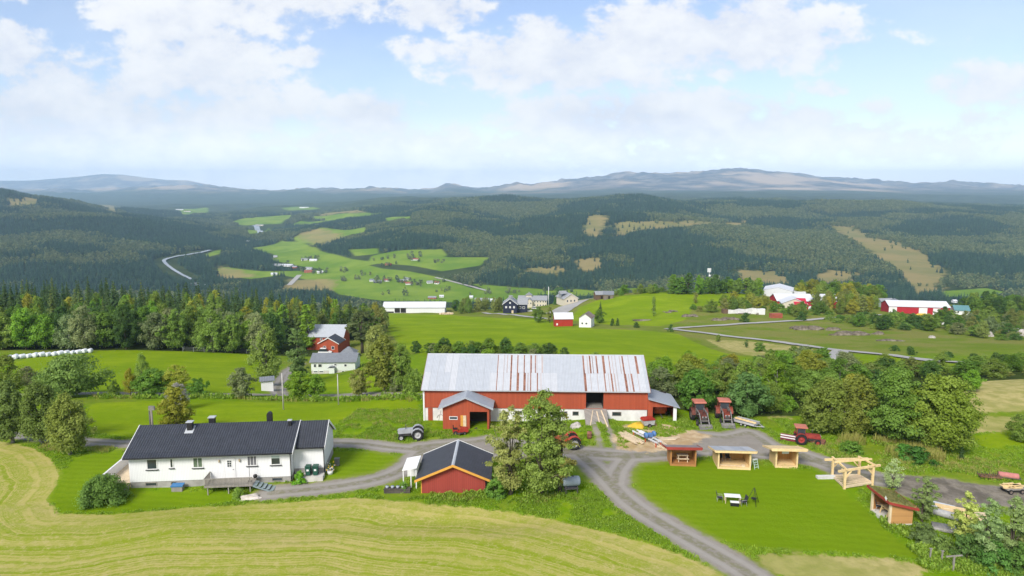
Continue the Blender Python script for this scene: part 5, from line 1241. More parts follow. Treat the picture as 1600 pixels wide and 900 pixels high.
def barn():
    r = thing('barn', 'large red barn on a whitewashed base with a rust-streaked metal roof', 'barn', (-12.0, 89.9, 0), radians(-1.9))
    L, Wd, zr, sl = 30.3, 12.0, 7.98, .535
    zw = 4.36
    # red upper walls: the loft doorway is a real opening
    m = MB(); x0, x1 = 22.0, 24.35
    c = 6.0; k = zr - .14
    poly = [(0.0, 2.0), (Wd, 2.0), (Wd, k - sl * 6 - .004), (c, k - .004), (0, k - sl * 6 - .004)]
    m.prism(poly, 'x', 0, x0); m.prism(poly, 'x', x1, L)
    m.prism([(2.6, 2.0), (Wd, 2.0), (Wd, k - sl * 6 - .004), (c, k - .004), (2.6, k - sl * 3.4 - .004)], 'x', x0, x1)
    m.box(x0, x1, .0, .12, 4.25, 4.6)
    m.out('wall', M_RED, r)
    dk = MB(); dk.box(x0 + .002, x1 - .002, 2.55, 2.598, 2.0, 4.6); dk.box(x0 + .002, x0 + .03, .15, 2.55, 2.02, 4.5); dk.box(x1 - .03, x1 - .002, .15, 2.55, 2.02, 4.5); dk.out('loft_interior', M_DARKIN, r)
    fl = MB(); fl.box(x0 + .03, x1 - .03, .02, 2.55, 1.98, 2.03); fl.out('loft_floor', M_WOODG, r)
    b = MB(); b.box(.06, L - .06, .07, Wd - .06, -1.2, 1.998); b.out('masonry_base', M_WHITEW, r)
    k_ = MB(); k_.box(-.03, L + .03, -.045, -.003, 1.93, 2.05); k_.out('band_board', M_RED, r)
    cb = MB(); cb.box(-.10, .10, -.05, -.003, 0.0, 4.4); cb.out('corner_board', M_WHITEP, r)
    # metal roof: sheets laid in two tiers, some bare rust
    R = rng_(9); mb = MB(); e0 = zr - sl * 6.45
    def P(x, s, lift=0.0, back=False):     # s: 0 at eave, 1 at ridge
        y = -.45 + 6.45 * s
        return (x, (12.0 - y) if back else y, e0 + (zr - e0) * s + lift)
    xs0, xs1 = -.28, L + .25
    def tier(s0, s1, lift, salt):
        x = xs0; q = rng_(salt)
        while x < xs1 - .01:
            w = .92; a = (x - xs0) / (xs1 - xs0)
            hot = (.305 < a < .515) or (.71 < a < .955)
            cuts = [(x, min(x + w, xs1), 1 if hot else (0 if q.uniform() < .82 else 1))]
            for (c0, c1, mi) in cuts:
                strips = []
                if hot:
                    if q.uniform() < .82: sw = q.choice([.10, .14, .2, .30]); strips.append((c0 + .02, c0 + .02 + sw, 2))
                    if q.uniform() < .42: sw = q.choice([.08, .14]); o = q.uniform(.4, .7); strips.append((c0 + o, c0 + o + sw, 3 if q.uniform() < .5 else 2))
                elif q.uniform() < .10: strips.append((c0, c0 + .05, 3))
                cur = c0
                for (a0, a1, sm_) in sorted(strips):
                    a0 = max(a0, cur); a1 = min(a1, c1)
                    if a1 <= a0: continue
                    if a0 > cur: mb.quad(P(cur, s0, lift), P(a0, s0, lift), P(a0, s1, lift), P(cur, s1, lift), m=mi)
                    mb.quad(P(a0, s0, lift), P(a1, s0, lift), P(a1, s1, lift), P(a0, s1, lift), m=sm_); cur = a1
                if cur < c1: mb.quad(P(cur, s0, lift), P(c1, s0, lift), P(c1, s1, lift), P(cur, s1, lift), m=mi)
                mb.cbox(((c0), (P(c0, (s0 + s1) / 2)[1]), P(c0, (s0 + s1) / 2, lift + .012)[2]), (.045, .03, .03), 4 if hot else 0)
                mb.beam(P(c0 + .012, s0, lift + .014), P(c0 + .012, s1, lift + .014), .045, .03, 5 if not hot else 4)
            x += w
    tier(0.0, .485, .02, 31); tier(.475, 1.0, .035, 32)
    mb.quad(P(xs0, 0, .02, True), P(xs0, 1, .02, True), P(xs1, 1, .02, True), P(xs1, 0, .02, True), m=0)
    # underside slab
    poly = [(-.45, e0), (6, zr), (12.45, e0), (12.45, e0 - .12), (6, zr - .13), (-.45, e0 - .12)]
    mb.prism(poly[::-1], 'x', xs0 + .005, xs1 - .005, 5)
    ro = mb.out('roof', [M_GALV, M_GALV2, M_RUST, M_RUST2, M_RUST2, M_RIDGE], r)
    q = MB(); q.prism([(5.8, zr - .06), (6, zr + .07), (6.2, zr - .06), (6, zr + .04)][::-1], 'x', xs0 - .01, xs1 + .01); q.out('ridge_cap', M_RIDGE, ro)
    q = MB(); q.box(xs0 - .05, xs0 - .004, 0, .01, 0, .01)
    for s in (xs0 - .05, xs1 + .004):
        q.prism([(-.5, e0 + .04), (6, zr + .06), (12.5, e0 + .04), (12.5, e0 - .18), (6, zr - .2), (-.5, e0 - .18)][::-1], 'x', s, s + .046)
    q.out('bargeboard', M_RUST, ro)
    q = MB(); q.box(.54, 1.17, .0, .066, -.2, 1.85); q.box(.60, 1.11, -.02, -.001, .85, .93); q.out('side_door', M_RED, r)
    for (x, w) in ((12.4, 1.0), (15.5, 1.0), (18.6, .9), (20.2, .85), (25.55, 1.25)): window(r, (x, .07, 1.0), (1, 0), w, .58, M_WOODG, None, .07, .03, 0)
    q = MB(); q.beam((1.9, .04, -.2), (2.3, .04, 1.5), .03, .05); q.tube([(1.75, .03, .5), (2.0, .02, .9), (2.4, .03, .95), (2.75, .02, .5)], .03, 5); q.out('drain_pipe', M_CONC, r)
    # planked bridge up to the loft
    q = MB(); q.prism([(-4.3, .55), (-4.3, .70), (.02, 2.02), (.02, 1.8)], 'x', 21.75, 24.75); q.prism([(-4.0, -.5), (-4.0, .6), (.05, 1.8), (.05, -.5)], 'x', 21.95, 24.55)
    br = q.out('barn_bridge', M_WOODG, r)
    q = MB(); q.beam((22.3, -3.9, .85), (22.9, -.5, 1.92), .10, .06); q.beam((23.6, -3.6, .95), (23.4, -.7, 1.85), .14, .06); q.beam((24.55, -4.2, .85), (24.0, -.6, 1.95), .16, .10); q.out('loose_plank', M_PALEW, br)
    q = MB(); q.prism([(-4.25, .68), (-5.5, .46), (-5.5, .30), (-4.25, .4)][::-1], 'x', 21.9, 24.9); q.out('bridge_apron', M_CONCL, br)
    # gabled porch
    px0, px1, d = 3.0, 9.1, 3.2; zr2, sl2 = 4.55, .42; cx = (px0 + px1) / 2
    w = MB(); hw = (px1 - px0) / 2; ze = zr2 - .12 - sl2 * hw; ox0, ox1 = 6.55, 8.85
    def zt(x): return zr2 - .125 - sl2 * abs(x - cx)
    w.prism([(px0, -.6), (px0, ze), (cx, zt(cx)), (ox0, zt(ox0)), (ox0, -.6)], 'y', -d, -d + .14)
    w.prism([(ox0, 2.45), (ox0, zt(ox0)), (ox1, zt(ox1)), (ox1, 2.45)], 'y', -d, -d + .14)
    w.prism([(ox1, -.6), (ox1, zt(ox1)), (px1, ze), (px1, -.6)], 'y', -d, -d + .14)
    w.box(px0, px0 + .12, -d + .14, .06, -.6, ze); w.box(px1 - .12, px1, -d + .14, .06, -.6, ze)
    po = w.out('porch_wall', M_RED, r)
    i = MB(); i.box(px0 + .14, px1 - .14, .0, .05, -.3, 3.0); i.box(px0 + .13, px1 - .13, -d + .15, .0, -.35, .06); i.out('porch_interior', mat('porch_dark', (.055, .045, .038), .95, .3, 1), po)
    rf = MB(); half = hw + .55; e = zr2 - sl2 * half
    rf.prism([(cx - half, e), (cx, zr2), (cx + half, e), (cx + half, e - .12), (cx, zr2 - .12), (cx - half, e - .12)], 'y', -d - .45, 1.0); rfo = rf.out('porch_roof', M_GREYM, r)
    k = MB(); k.prism([(cx - half - .03, e + .02), (cx, zr2 + .03), (cx + half + .03, e + .02), (cx + half + .03, e - .22), (cx, zr2 - .2), (cx - half - .03, e - .22)], 'y', -d - .51, -d - .452); k.out('bargeboard', M_GREYM, rfo)
    window(po, (3.85, -d, 1.35), (1, 0), 1.1, .45, M_WHITEP)
    k = MB(); k.box(5.35, 5.68, -d - .07, -d - .002, -.2, 1.95); k.out('door', M_OCHRE, po)
    k = MB(); k.box(5.69, 6.1, -d - .09, -d - .002, -.2, 1.93); k.out('door', M_PALEW, po)
    # lean-to
    lx0, lx1, dd = L + .02, L + 3.9, 5.6
    w = MB()
    def zl(x): return 3.40 - (x - L) * .27
    w.prism([(lx0, -.6), (lx0, zl(lx0)), (31.0, zl(31.0)), (31.0, -.6)], 'y', .0, .12)
    w.prism([(31.0, 2.32), (31.0, zl(31.0)), (33.75, zl(33.75)), (33.75, 2.32)], 'y', .0, .12)
    w.prism([(lx0, -.6), (lx0, zl(lx0)), (lx1, zl(lx1)), (lx1, -.6)], 'y', dd - .12, dd); lo = w.out('lean_to_wall', M_RED, r)
    k = MB(); k.box(33.76, lx1, -.02, .14, -.6, zl(lx1) - .02); k.out('post', M_WHITEP, lo)
    k = MB(); k.box(lx1 - .1, lx1, .15, dd - .13, -.6, zl(lx1) - .03); k.out('side_wall', M_RED, lo)
    k = MB(); k.box(31.2, 33.75, dd - .2, dd - .13, -.3, 2.9); k.box(lx0 + .01, lx0 + .05, .15, dd - .2, -.3, 3.2); k.out('lean_to_interior', M_DARKIN, lo)
    k = MB(); k.prism([(lx0, 3.46), (lx0, 3.54), (lx1 + .35, 3.54 - (3.9 + .35) * .27), (lx1 + .35, 3.46 - (3.9 + .35) * .27)], 'y', -.45, dd + .2); k.out('lean_to_roof', M_GREYM, r)
    return r
barn()

# --- neighbours: house(L x W), ridge along local x, front at y = 0
def house(name, label, cat, p, rz, L, Wd, h, rise, wm, rm, over=.4, wins=(), found=None, base=0.6, chim=0, verge=None, group=None, cross=None, tiny=False):
    r = thing(name, label, cat, p, rz, group)
    sl = rise / (Wd / 2); zr = h + rise + .14
    gable_wall(r, -L / 2, L / 2, 0, Wd, -1.5 if not found else found, zr, sl, .14, wm)
    if found:
        f = MB(); f.box(-L / 2 + .04, L / 2 - .04, .05, Wd - .05, -2.0, found - .002); f.out('foundation', M_CONCL, r)
    ro = gable_roof(r, -L / 2 - over, L / 2 + over, 0, Wd, zr, sl, over, .13, rm, verge=verge)
    for (face, x, z, w, hh) in wins:
        if face == 'f': window(r, (x - w / 2, 0, z), (1, 0), w, hh, M_WHITEP, None, .11, .04, 1 if w > 1.2 else 0)
        elif face == 'l': window(r, (-L / 2, x + w / 2, z), (0, -1), w, hh, M_WHITEP, None, .11, .04)
        elif face == 'r': window(r, (L / 2, x - w / 2, z), (0, 1), w, hh, M_WHITEP, None, .11, .04)
        elif face == 'd': d = MB(); d.box(x - w / 2, x + w / 2, -.06, -.003, z, z + hh); d.out('door', M_DARKIN, r)
        elif face == 'D': d = MB(); d.box(x - w / 2, x + w / 2, -.06, -.003, z, z + hh); d.out('door', M_WHITEP, r)
        elif face == 'R': d = MB(); d.box(L / 2 + .003, L / 2 + .06, x - w / 2, x + w / 2, z, z + hh); d.out('door', M_DARKIN, r)
    for k in range(chim):
        c = MB(); x = -L * .15 + k * L * .35; c.box(x - .3, x + .3, Wd / 2 - .3, Wd / 2 + .3, zr - .4, zr + .8); c.out('chimney', M_CONC, ro)
    return r
M_ROOFG = mat_tile('grey_tiles', (.21, .225, .25), .3, .35, .15, .6)
M_ROOFS = mat_tile('slate_roof', (.30, .31, .325), .4, .4, .15, .6)
M_ROOFW = mat('white_sheet_roof', (.60, .61, .63), .5, .05, .6)
M_ROOFR = mat('brick_red_roof', (.30, .10, .06), .7, .15, 1)
M_ROOFB = mat('brown_roof', (.20, .15, .13), .7, .2, 1)
M_GREENW = mat_board('pale_green_boards', (.66, .70, .66), .18, .1, .03)
M_CREAM = mat_board('cream_boards', (.62, .56, .44), .2, .1, .04)
M_BLUEB = mat_board('midnight_blue_boards', (.022, .026, .055), .2, .1, .2)
M_OLDW = mat_board('brown_log_wall', (.16, .10, .065), .25, .15, .25)
M_CRIM = mat_board('crimson_cladding', (.42, .022, .035), .3, .08, .08)
def P2(px, py): return at(px, py)
p = P2(521, 583)
nh = house('house', 'pale green-white bungalow with grey roof and small arched porch', 'house', p, radians(2), 11.4, 7.0, 3.05, 1.45, M_GREENW, M_ROOFG, .4, [('f', -4.7, 1.55, .8, 1.0), ('f', -3.4, 1.55, 1.1, 1.0), ('f', .6, 1.95, .8, .6), ('f', 3.2, 1.65, .8, .8), ('f', -4.6, .2, 1.2, .5), ('f', -3.1, .2, 1.2, .5), ('f', 2.5, .2, .8, .45), ('f', 4.6, .2, .8, .45)], .70)
k = MB(); k.box(-.95, .45, -.9, -.01, -1, 1.55); po = k.out('porch', M_GREENW, nh)
k = MB(); k.prism([(-1.3, 1.50), (-1.0, 1.82), (-.6, 2.0), (-.25, 2.05), (.1, 2.0), (.5, 1.82), (.8, 1.50), (.65, 1.48), (.3, 1.74), (-.25, 1.88), (-.8, 1.74), (-1.15, 1.48)], 'y', -1.0, -.01); k.out('arched_roof', M_ROOFG, po)
p = P2(543, 562)
r = thing('pavilion', 'small grey hip-roofed annex behind the right end of the pale bungalow', 'shed', p, 0); r.scale = (.8, .8, .72)
k = MB(); k.box(-2.6, 2.6, 0, 5, -1, 2.6); k.out('wall', M_GREENW, r)
k = MB(); k.add([(-3.1, -.5, 2.55), (3.1, -.5, 2.55), (3.1, 5.5, 2.55), (-3.1, 5.5, 2.55), (-.3, 2.5, 5.0), (.3, 2.5, 5.0)], [(0, 1, 5, 4), (1, 2, 5), (2, 3, 4, 5), (3, 0, 4), (3, 2, 1, 0)]); k.out('roof', M_ROOFG, r)
p = P2(508, 547)
house('barn', 'distant red barn with a zinc roof behind the pale bungalow', 'barn', p, radians(-2), 12.6, 8.0, 4.8, 3.2, M_RED, M_GALV, .4, [('f', -1.2, 3.4, .8, .8), ('f', 4.0, 3.6, .9, .7)])
p = P2(514, 552)
rr = thing('cottage', 'red cottage with a white-edged dark gable facing forward, before the distant red barn', 'house', p, radians(-6))
gable_wall(rr, 0, 6, -3.1, 3.1, -1, 5.3, .55, .14, M_RED, 'y'); gable_roof(rr, -.4, 6.2, -3.1, 3.1, 5.3, .55, .5, .13, M_TILEY, 'y', verge=M_WHITEP)
for x in (-1.9, .9): window(rr, (x, 0, 1.3), (1, 0), 1.0, 1.1)
p = P2(418, 611)
rr = thing('bin_shed', 'little white shed with a lean roof for bins by the road junction', 'shed', p, radians(20))
k = MB(); k.box(-1.1, 1.1, 0, 1.6, -.4, 2.0); k.out('wall', M_WHITE, rr)
k = MB(); k.prism([(-.3, 2.0), (1.8, 2.35), (1.8, 2.45), (-.3, 2.1)], 'x', -1.4, 1.4); k.out('roof', M_ROOFG, rr)
k = MB(); k.box(1.103, 1.13, .2, 1.4, -.2, 1.8); k.out('opening', M_DARKIN, rr)
# long white shed on the pasture crest
p = P2(647, 489)
rr = house('shed', 'very long low white shed with a pale roof on the far pasture crest', 'shed', p, radians(1), 39, 12, 3.6, 2.6, M_WHITE, M_ROOFW, .5, [('d', -10.6, .2, 3.4, 2.9), ('d', -6.8, .2, 3.4, 2.9), ('d', -15.4, .1, 5.2, .9)])
p = P2(700, 491)
rr = thing('rubble_heap', 'pale heap of rubble at the right end of the long white shed', 'heap', p)
k = MB(); q = rng_(4)
for i in range(14): a = q.uniform(0, 6.3); d = q.uniform(0, 1); x, y = 4.6 * d * cos(a), 2.2 * d * sin(a); s = q.uniform(.5, 1.1); k.cbox((x, y, .2 + .5 * (1 - d)), (s * 2, s * 1.4, s), 0, Matrix.Rotation(q.uniform(0, 3), 3, 'Z') @ Matrix.Rotation(q.uniform(-.4, .4), 3, 'X'))
k.out('rubble', M_PALEW, rr)
# manor group
p = P2(797, 489.5)
rr = thing('house', 'midnight blue timber house with white windows, gable end facing forward', 'house', p, radians(-3))
gable_wall(rr, 0, 12, -4.3, 4.3, -1.5, 9.2, .75, .15, M_BLUEB, 'y'); gable_roof(rr, -.5, 12, -4.3, 4.3, 9.2, .75, .6, .15, M_ROOFS, 'y', verge=M_WHITEP)
for x in (-3.0, -.55, 1.9): window(rr, (x, 0, 3.2), (1, 0), 1.1, 1.3, M_WHITEP, mat('net_curtains', (.55, .55, .55), .8, .1), .15)
window(rr, (-.5, 0, 6.0), (1, 0), 1.0, 1.1, M_WHITEP, mat('net_curtains', (.55, .55, .55), .8, .1), .15)
k = MB(); k.box(.9, 2.1, -.07, -.003, -.4, 1.9); k.out('door', M_PALEW, rr)
k = MB(); k.box(4.31, 10.5, 4, 10, -1.5, 5.0); wo = k.out('wing', M_BLUEB, rr)
k = MB(); k.prism([(3.4, 5.0), (7, 8.6), (10.6, 5.0), (10.6, 4.8), (7, 8.4), (3.4, 4.8)][::-1], 'x', 4.3, 11.0); k.out('wing_roof', M_ROOFS, wo)
for x in (5.2, 7.6): window(wo, (x, 4, 2.2), (1, 0), 1.5, 1.5, M_WHITEP, None, .15)
k = MB(); k.prism([(-3.6, 3.6), (-.5, 8.6), (2.6, 3.6), (2.4, 3.4), (-.5, 8.2), (-3.4, 3.4)], 'y', 12.2, 16); k.box(-1.2, 1.2, 6, 8, 8, 10.2); k.out('rear_roof', M_ROOFS, rr)
p = P2(832, 480)
rr = house('manor_house', 'long cream manor house with a roof cupola beside the flagpole', 'house', p, radians(-4), 20, 9, 5.2, 2.4, M_CREAM, M_ROOFS, .5, [('f', x, z, 1.0, 1.2) for x in (1.6, 3.6, 5.6, 7.6, 9.2) for z in (.9, 3.4)])
k = MB(); k.box(-4.6, -.8, 2.8, 6.2, 6.8, 8.2); k.prism([(-5.2, 8.2), (-2.7, 9.7), (-.2, 8.2)], 'y', 2.3, 6.7, 1); k.box(-3.0, -2.4, 4.2, 4.8, 9.2, 10.4, 1); k.out('cupola', [M_CREAM, M_ROOFS], rr)
k = MB(); k.prism([(-4.2, -1.5), (.0, -1.5), (.0, 4.6), (-2.1, 6.4), (-4.2, 4.6)], 'y', -3, .0); go = k.out('front_gable', M_CREAM, rr)
k = MB(); k.prism([(-4.7, 4.3), (-2.1, 6.5), (.5, 4.3), (.5, 4.5), (-2.1, 6.8), (-4.7, 4.5)][::-1], 'y', -3.4, 2); k.out('gable_roof', M_ROOFS, go)
for x in (-3.6, -1.5): window(go, (x, -3, 2.6), (1, 0), .9, 1.2)
p = P2(892, 475)
rr = thing('cottage', 'cream cottage with a steep grey roof left of the green hill', 'house', p, radians(18))
gable_wall(rr, 0, 13, -5, 5, -1.5, 7.0, .62, .15, M_CREAM, 'y'); gable_roof(rr, -.5, 13.4, -5, 5, 7.0, .62, .6, .15, M_ROOFS, 'y', verge=M_WHITEP)
for x in (-3, -.5, 2): window(rr, (x, 0, 1.4), (1, 0), 1.1, 1.4)
k = MB(); k.box(-5.5, -5.0, 4, 8, 3.5, 6.6); k.prism([(3.8, 6.4), (6, 8.2), (8.2, 6.4)], 'x', -6, -1); k.out('dormer', M_ROOFS, rr)
for (px, lab, wm, rm, L) in ((939, 'old brown log shed with a pale gable on the crest of the green hill', M_OLDW, M_ROOFS, 6.5), (950.5, 'old grey-brown shed with a light flat-lying roof on the crest of the green hill', mat_board('grey_log_wall', (.20, .165, .13), .25, .15, .2), M_ROOFG, 6.2)):
    house('log_shed', lab, 'shed', P2(px, 467.5), radians(-8 if px > 945 else 8), L, 6, 3.0, 1.7, wm, rm, .4, [('d', .5, .1, 1.2, 1.9)])
p = P2(881, 510)
house('red_shed', 'small bright red shed with a pale roof at the far pasture edge', 'shed', p, radians(3), 8.2, 6, 3.6, 2.2, mat_board('bright_red_boards', (.40, .035, .02), .2, .1, .1), M_ROOFW, .35, [('D', -3.1, .6, .7, .9)])
p = P2(914, 511.5)
rr = thing('white_shed', 'small white shed with a brown gabled roof right of the bright red one', 'shed', p, radians(-18))
gable_wall(rr, 0, 7.5, -2.7, 2.7, -1, 6.2, .7, .14, M_WHITEP, 'y'); gable_roof(rr, -.3, 7.8, -2.7, 2.7, 6.2, .7, .35, .13, M_ROOFB, 'y')
for x, w in ((-1.6, .7), (.2, .8)): window(rr, (x, 0, 1.4), (1, 0), w, .7, M_DARKIN)
# the farms on the right
p = P2(1215, 465)
rr = thing('hall', 'white steel hall with a dark doorway on the hilltop farm', 'hall', p, radians(-24))
gable_wall(rr, 0, 20, -9, 9, -3, 7.0, .25, .2, M_ROOFW, 'y'); gable_roof(rr, -.2, 20.2, -9, 9, 7.0, .25, .3, .2, M_ROOFW, 'y')
k = MB(); k.box(9.004, 9.06, 3, 8, -.5, 4.2); k.out('doorway', M_DARKIN, rr)
k = MB(); k.box(9.3, 17, 8, 16, -3, 3.6); k.out('side_bay', M_ROOFW, rr)
p = P2(1262, 479)
rr = house('cowshed', 'long cowshed with white roof and crimson strip wall below the white hall', 'shed', p, radians(-3), 36, 14, 3.4, 3.2, M_CRIM, M_ROOFW, .5, [('D', -3, .2, 2, 1.6), ('D', 12, .2, 1.2, 1.6)])
p = P2(1241, 483)
rr = thing('cow_barn', 'broad cream gable of the cowshed with dark openings beside a crimson roof', 'shed', p, radians(-14))
gable_wall(rr, 0, 12, -6.5, 6.5, -2, 6.2, .42, .2, M_CREAM, 'y'); gable_roof(rr, -.5, 12, -6.5, 6.5, 6.2, .42, .6, .2, M_ROOFW, 'y')
k = MB(); k.box(.2, 4.2, -.08, -.004, -.2, 2.3); k.out('opening', M_DARKIN, rr)
p = P2(1254, 485)
rr = thing('red_lean_to', 'crimson roofed lean-to with white doors at the corner of the cowshed', 'shed', p, radians(-10))
k = MB(); k.box(-3, 4.8, 0, 5, -2, 3.0); k.out('wall', M_CRIM, rr)
k = MB(); k.prism([(-.5, 3.0), (5.3, 6.0), (5.3, 6.2), (-.5, 3.2)], 'x', -4.5, 2.4); k.out('roof', mat('crimson_roof', (.46, .02, .05), .5, .08), rr)
for x in (.4, 3.0): k = MB(); k.box(x, x + 1.6, -.08, -.004, -.4, 2.6); k.out('door', M_WHITEP, rr)
p = P2(1436, 491)
rr = house('hall', 'long crimson hall with white roof and alternating white doors', 'hall', p, radians(-9), 33, 13, 4.4, 2.6, M_CRIM, M_ROOFW, .4, [('D', -14.5, -.5, 4.4, 4.4), ('D', 2.0, -.5, 4.6, 4.4), ('D', 9.5, -.5, 4.2, 4.2), ('D', 14.4, -.5, 1.4, 2.6)])
p = P2(1396, 486)
rr = thing('red_barn', 'crimson hipped building touching the left end of the long crimson hall', 'barn', p, radians(-30))
gable_wall(rr, 0, 12, -4.5, 4.5, -2, 6.4, .5, .15, M_CRIM, 'y'); gable_roof(rr, -.3, 12.3, -4.5, 4.5, 6.4, .5, .4, .15, M_ROOFG, 'y')
p = P2(1503, 492)
house('house', 'small white house with a blue-green roof right of the crimson hall', 'house', p, radians(-15), 7.4, 7, 2.8, 2.2, M_WHITEP, mat('sea_green_roof', (.10, .22, .23), .6, .1), .5, [('f', -2, 1, 1, 1.2), ('f', 1.5, 1, 1, 1.2)])
p = P2(1490, 490)
house('shed', 'low teal roofed shed between the crimson hall and the white house', 'shed', p, radians(-15), 4.5, 5, 2.4, 1.4, M_WHITEP, mat('sea_green_roof', (.10, .22, .23), .6, .1), .3)
p = P2(1388, 481)
house('shed', 'greenish grey shed behind the left end of the crimson hall', 'shed', p, radians(10), 9, 7, 3.6, 2.0, mat('grey_green_wall', (.30, .36, .33), .8, .1), M_ROOFS, .4)
p = P2(1311, 470)
house('shed', 'white roofed shed among the olive trees behind the cowshed', 'shed', p, radians(-20), 12, 9, 3.4, 2.4, M_WHITEP, M_ROOFW, .4)
p = P2(1164, 490)
rr = thing('ruined_wall', 'broken white wall of a ruined shed on the slope of the green hill', 'wall', p, radians(4))
k = MB(); k.prism([(-9, -1), (9.5, -1), (9.5, 2.6), (7, 2.4), (4, 2.9), (0, 2.2), (-3, 2.6), (-6, 1.9), (-9, 2.2)][::-1], 'y', 0, .5); k.out('wall', M_WHITEW, rr)
k = MB(); k.box(-11.5, -9.02, .0, 3, -1, 2.2); k.out('brown_end', M_OLDW, rr)
k = MB(); k.box(6.0, 10.2, -1.2, -.02, -1, 2.6); k.out('white_panel', M_WHITEP, rr)
q = rng_(8); k = MB(); [k.cbox((q.uniform(-8, 7), q.uniform(-2.5, -.8), q.uniform(0, .3)), (q.uniform(.8, 2), .7, .5), 0, Matrix.Rotation(q.uniform(0, 3), 3, 'Z')) for _ in range(12)]; k.out('fallen_stone', M_ROCKD, rr)
p = P2(1214, 497)
rr = thing('container', 'rusty red container by the lane below the cowshed', 'container', p, radians(8))
k = MB(); k.box(-3, 3, 0, 2.4, -.3, 2.2); [k.box(-2.9 + i * .42, -2.72 + i * .42, -.04, -.003, -.1, 2.1) for i in range(14)]; k.out('body', mat('container_red', (.34, .09, .055), .7, .2, 1.5), rr)

# --- farms down in the valley
def VH(px, py, L, wm, rm, label, rz=0, W_=8, h=3.6, rise=2.4, name='farmhouse', cat='house'):
    p = P2(px, py); p.z -= .3
    return house(name, label, cat, p, radians(rz), L, W_, h, rise, wm, rm, .6, [('f', x, 1.2, 1.4, 1.4) for x in (-L * .28, L * .2)])
_wd = mat('navy_wall', (.045, .055, .09), .8, .1)
for a in [(590, 442, 17, _wd, M_ROOFG, 'dark house, leftmost of the valley hamlet', 8), (580, 440, 8, M_WHITEP, M_ROOFG, 'small white house left of the dark valley house', -10), (604, 440, 12, M_WHITEP, M_ROOFR, 'white valley house with red roof right of the dark one', 5), (628, 441, 16, M_RED, M_ROOFS, 'red valley farm building in the middle of the hamlet', -6), (639, 445, 14, M_WHITEP, M_ROOFR, 'white valley house standing lowest in the hamlet', 12), (636, 438, 15, M_WHITEP, M_ROOFS, 'white valley house at the back of the hamlet', -4), (672, 443, 12, M_WHITEP, M_ROOFS, 'white house standing apart at the right of the hamlet', 20), (682, 444, 9, M_WHITEP, M_ROOFR, 'tiny white house at the far right of the hamlet', -15),
          (440, 417, 56, M_WHITEP, M_ROOFW, 'long white roofed valley barn above the green bank', -8), (458, 419, 18, M_RED, M_ROOFS, 'red barn touching the long white roofed valley barn', -8), (428, 430, 14, M_WHITEP, M_ROOFW, 'small white shed below the long valley barn', 10), (482, 426, 20, M_RED, M_ROOFR, 'reddish farm building on the green valley bank', 5), (482, 421, 16, M_WHITEP, M_ROOFS, 'white farmhouse behind the reddish valley building', -10), (500, 427, 14, M_WHITEP, M_ROOFW, 'white house right of the reddish valley building', 15), (476, 407, 18, M_WHITEP, M_ROOFS, 'white house at the left end of the upper valley row', 4), (489, 408, 20, M_WHITEP, M_ROOFW, 'white barn in the upper valley row', -6), (430, 402, 10, M_WHITEP, M_ROOFS, 'lone small house at the corner of the bright valley field', 10),
          (648, 407, 18, M_WHITEP, M_ROOFR, 'farmhouse with red roof between the two upper green leys', 6), (606, 415, 14, M_RED, M_ROOFR, 'red cabin at the wood edge by the upper leys', -12), (312, 448, 22, M_WHITEP, M_ROOFW, 'white house beside the river bend', 0), (304, 446, 18, M_RED, M_ROOFS, 'red house beside the river bend', 12), (400, 376, 26, M_RED, M_ROOFS, 'brown farm above the river terrace', -5), (386, 378, 16, M_WHITEP, M_ROOFW, 'white house at the left of the terrace farm', 8),
          (530, 346, 40, M_WHITEP, M_ROOFS, 'white farm at the left of the high ridge row', 5), (551, 344, 44, M_WHITEP, M_ROOFR, 'red roofed farm at the right of the high ridge row', -5), (498, 353, 34, M_WHITEP, M_ROOFW, 'pale long barn above the ripe corn field', 0), (475, 325, 70, M_WHITEP, M_ROOFW, 'tiny white farm high on the far plateau', 0), (340, 348, 34, M_WHITEP, M_ROOFS, 'tiny white farm on the left valley terrace', 0), (280, 328, 60, M_WHITEP, M_ROOFW, 'tiny white farm in the clearing of the far left forest', 5), (292, 331, 50, M_WHITEP, M_ROOFR, 'second tiny farm in the clearing of the far left forest', -5),
          (592, 343, 40, M_CREAM, M_ROOFS, 'pale farm cluster at the right of the high ridge', 10), (405, 353, 40, M_CREAM, M_ROOFS, 'pale farm beside the far bend of the stream', 0)]:
    px, py, L, wm, rm, lab, rz = a
    VH(px, py, L, wm, rm, lab, rz, 8 if L < 30 else 14, 3.6 if L < 30 else 5)
for a in [(675, 467, 15, M_RED, M_ROOFS, 'red barn just behind the long white shed', -4), (690, 465, 8, M_WHITEP, M_ROOFW, 'white house right of the red barn behind the long shed', 8), (753, 470, 26, mat('grey_wall', (.33, .35, .36), .8, .1), M_ROOFS, 'long grey shed left of the midnight blue house', -3), (770, 471, 8, M_WHITEP, M_ROOFW, 'white gable house at the right end of the long grey shed', 10), (736, 466, 6, M_WHITEP, M_ROOFW, 'small white hut left of the long grey shed', -10), (1493, 473, 6, M_WHITEP, M_ROOFW, 'tiny white hut above the scrub right of the crimson hall', 0)]:
    px, py, L, wm, rm, lab, rz = a
    VH(px, py, L, wm, rm, lab, rz, 7, 3, 2)
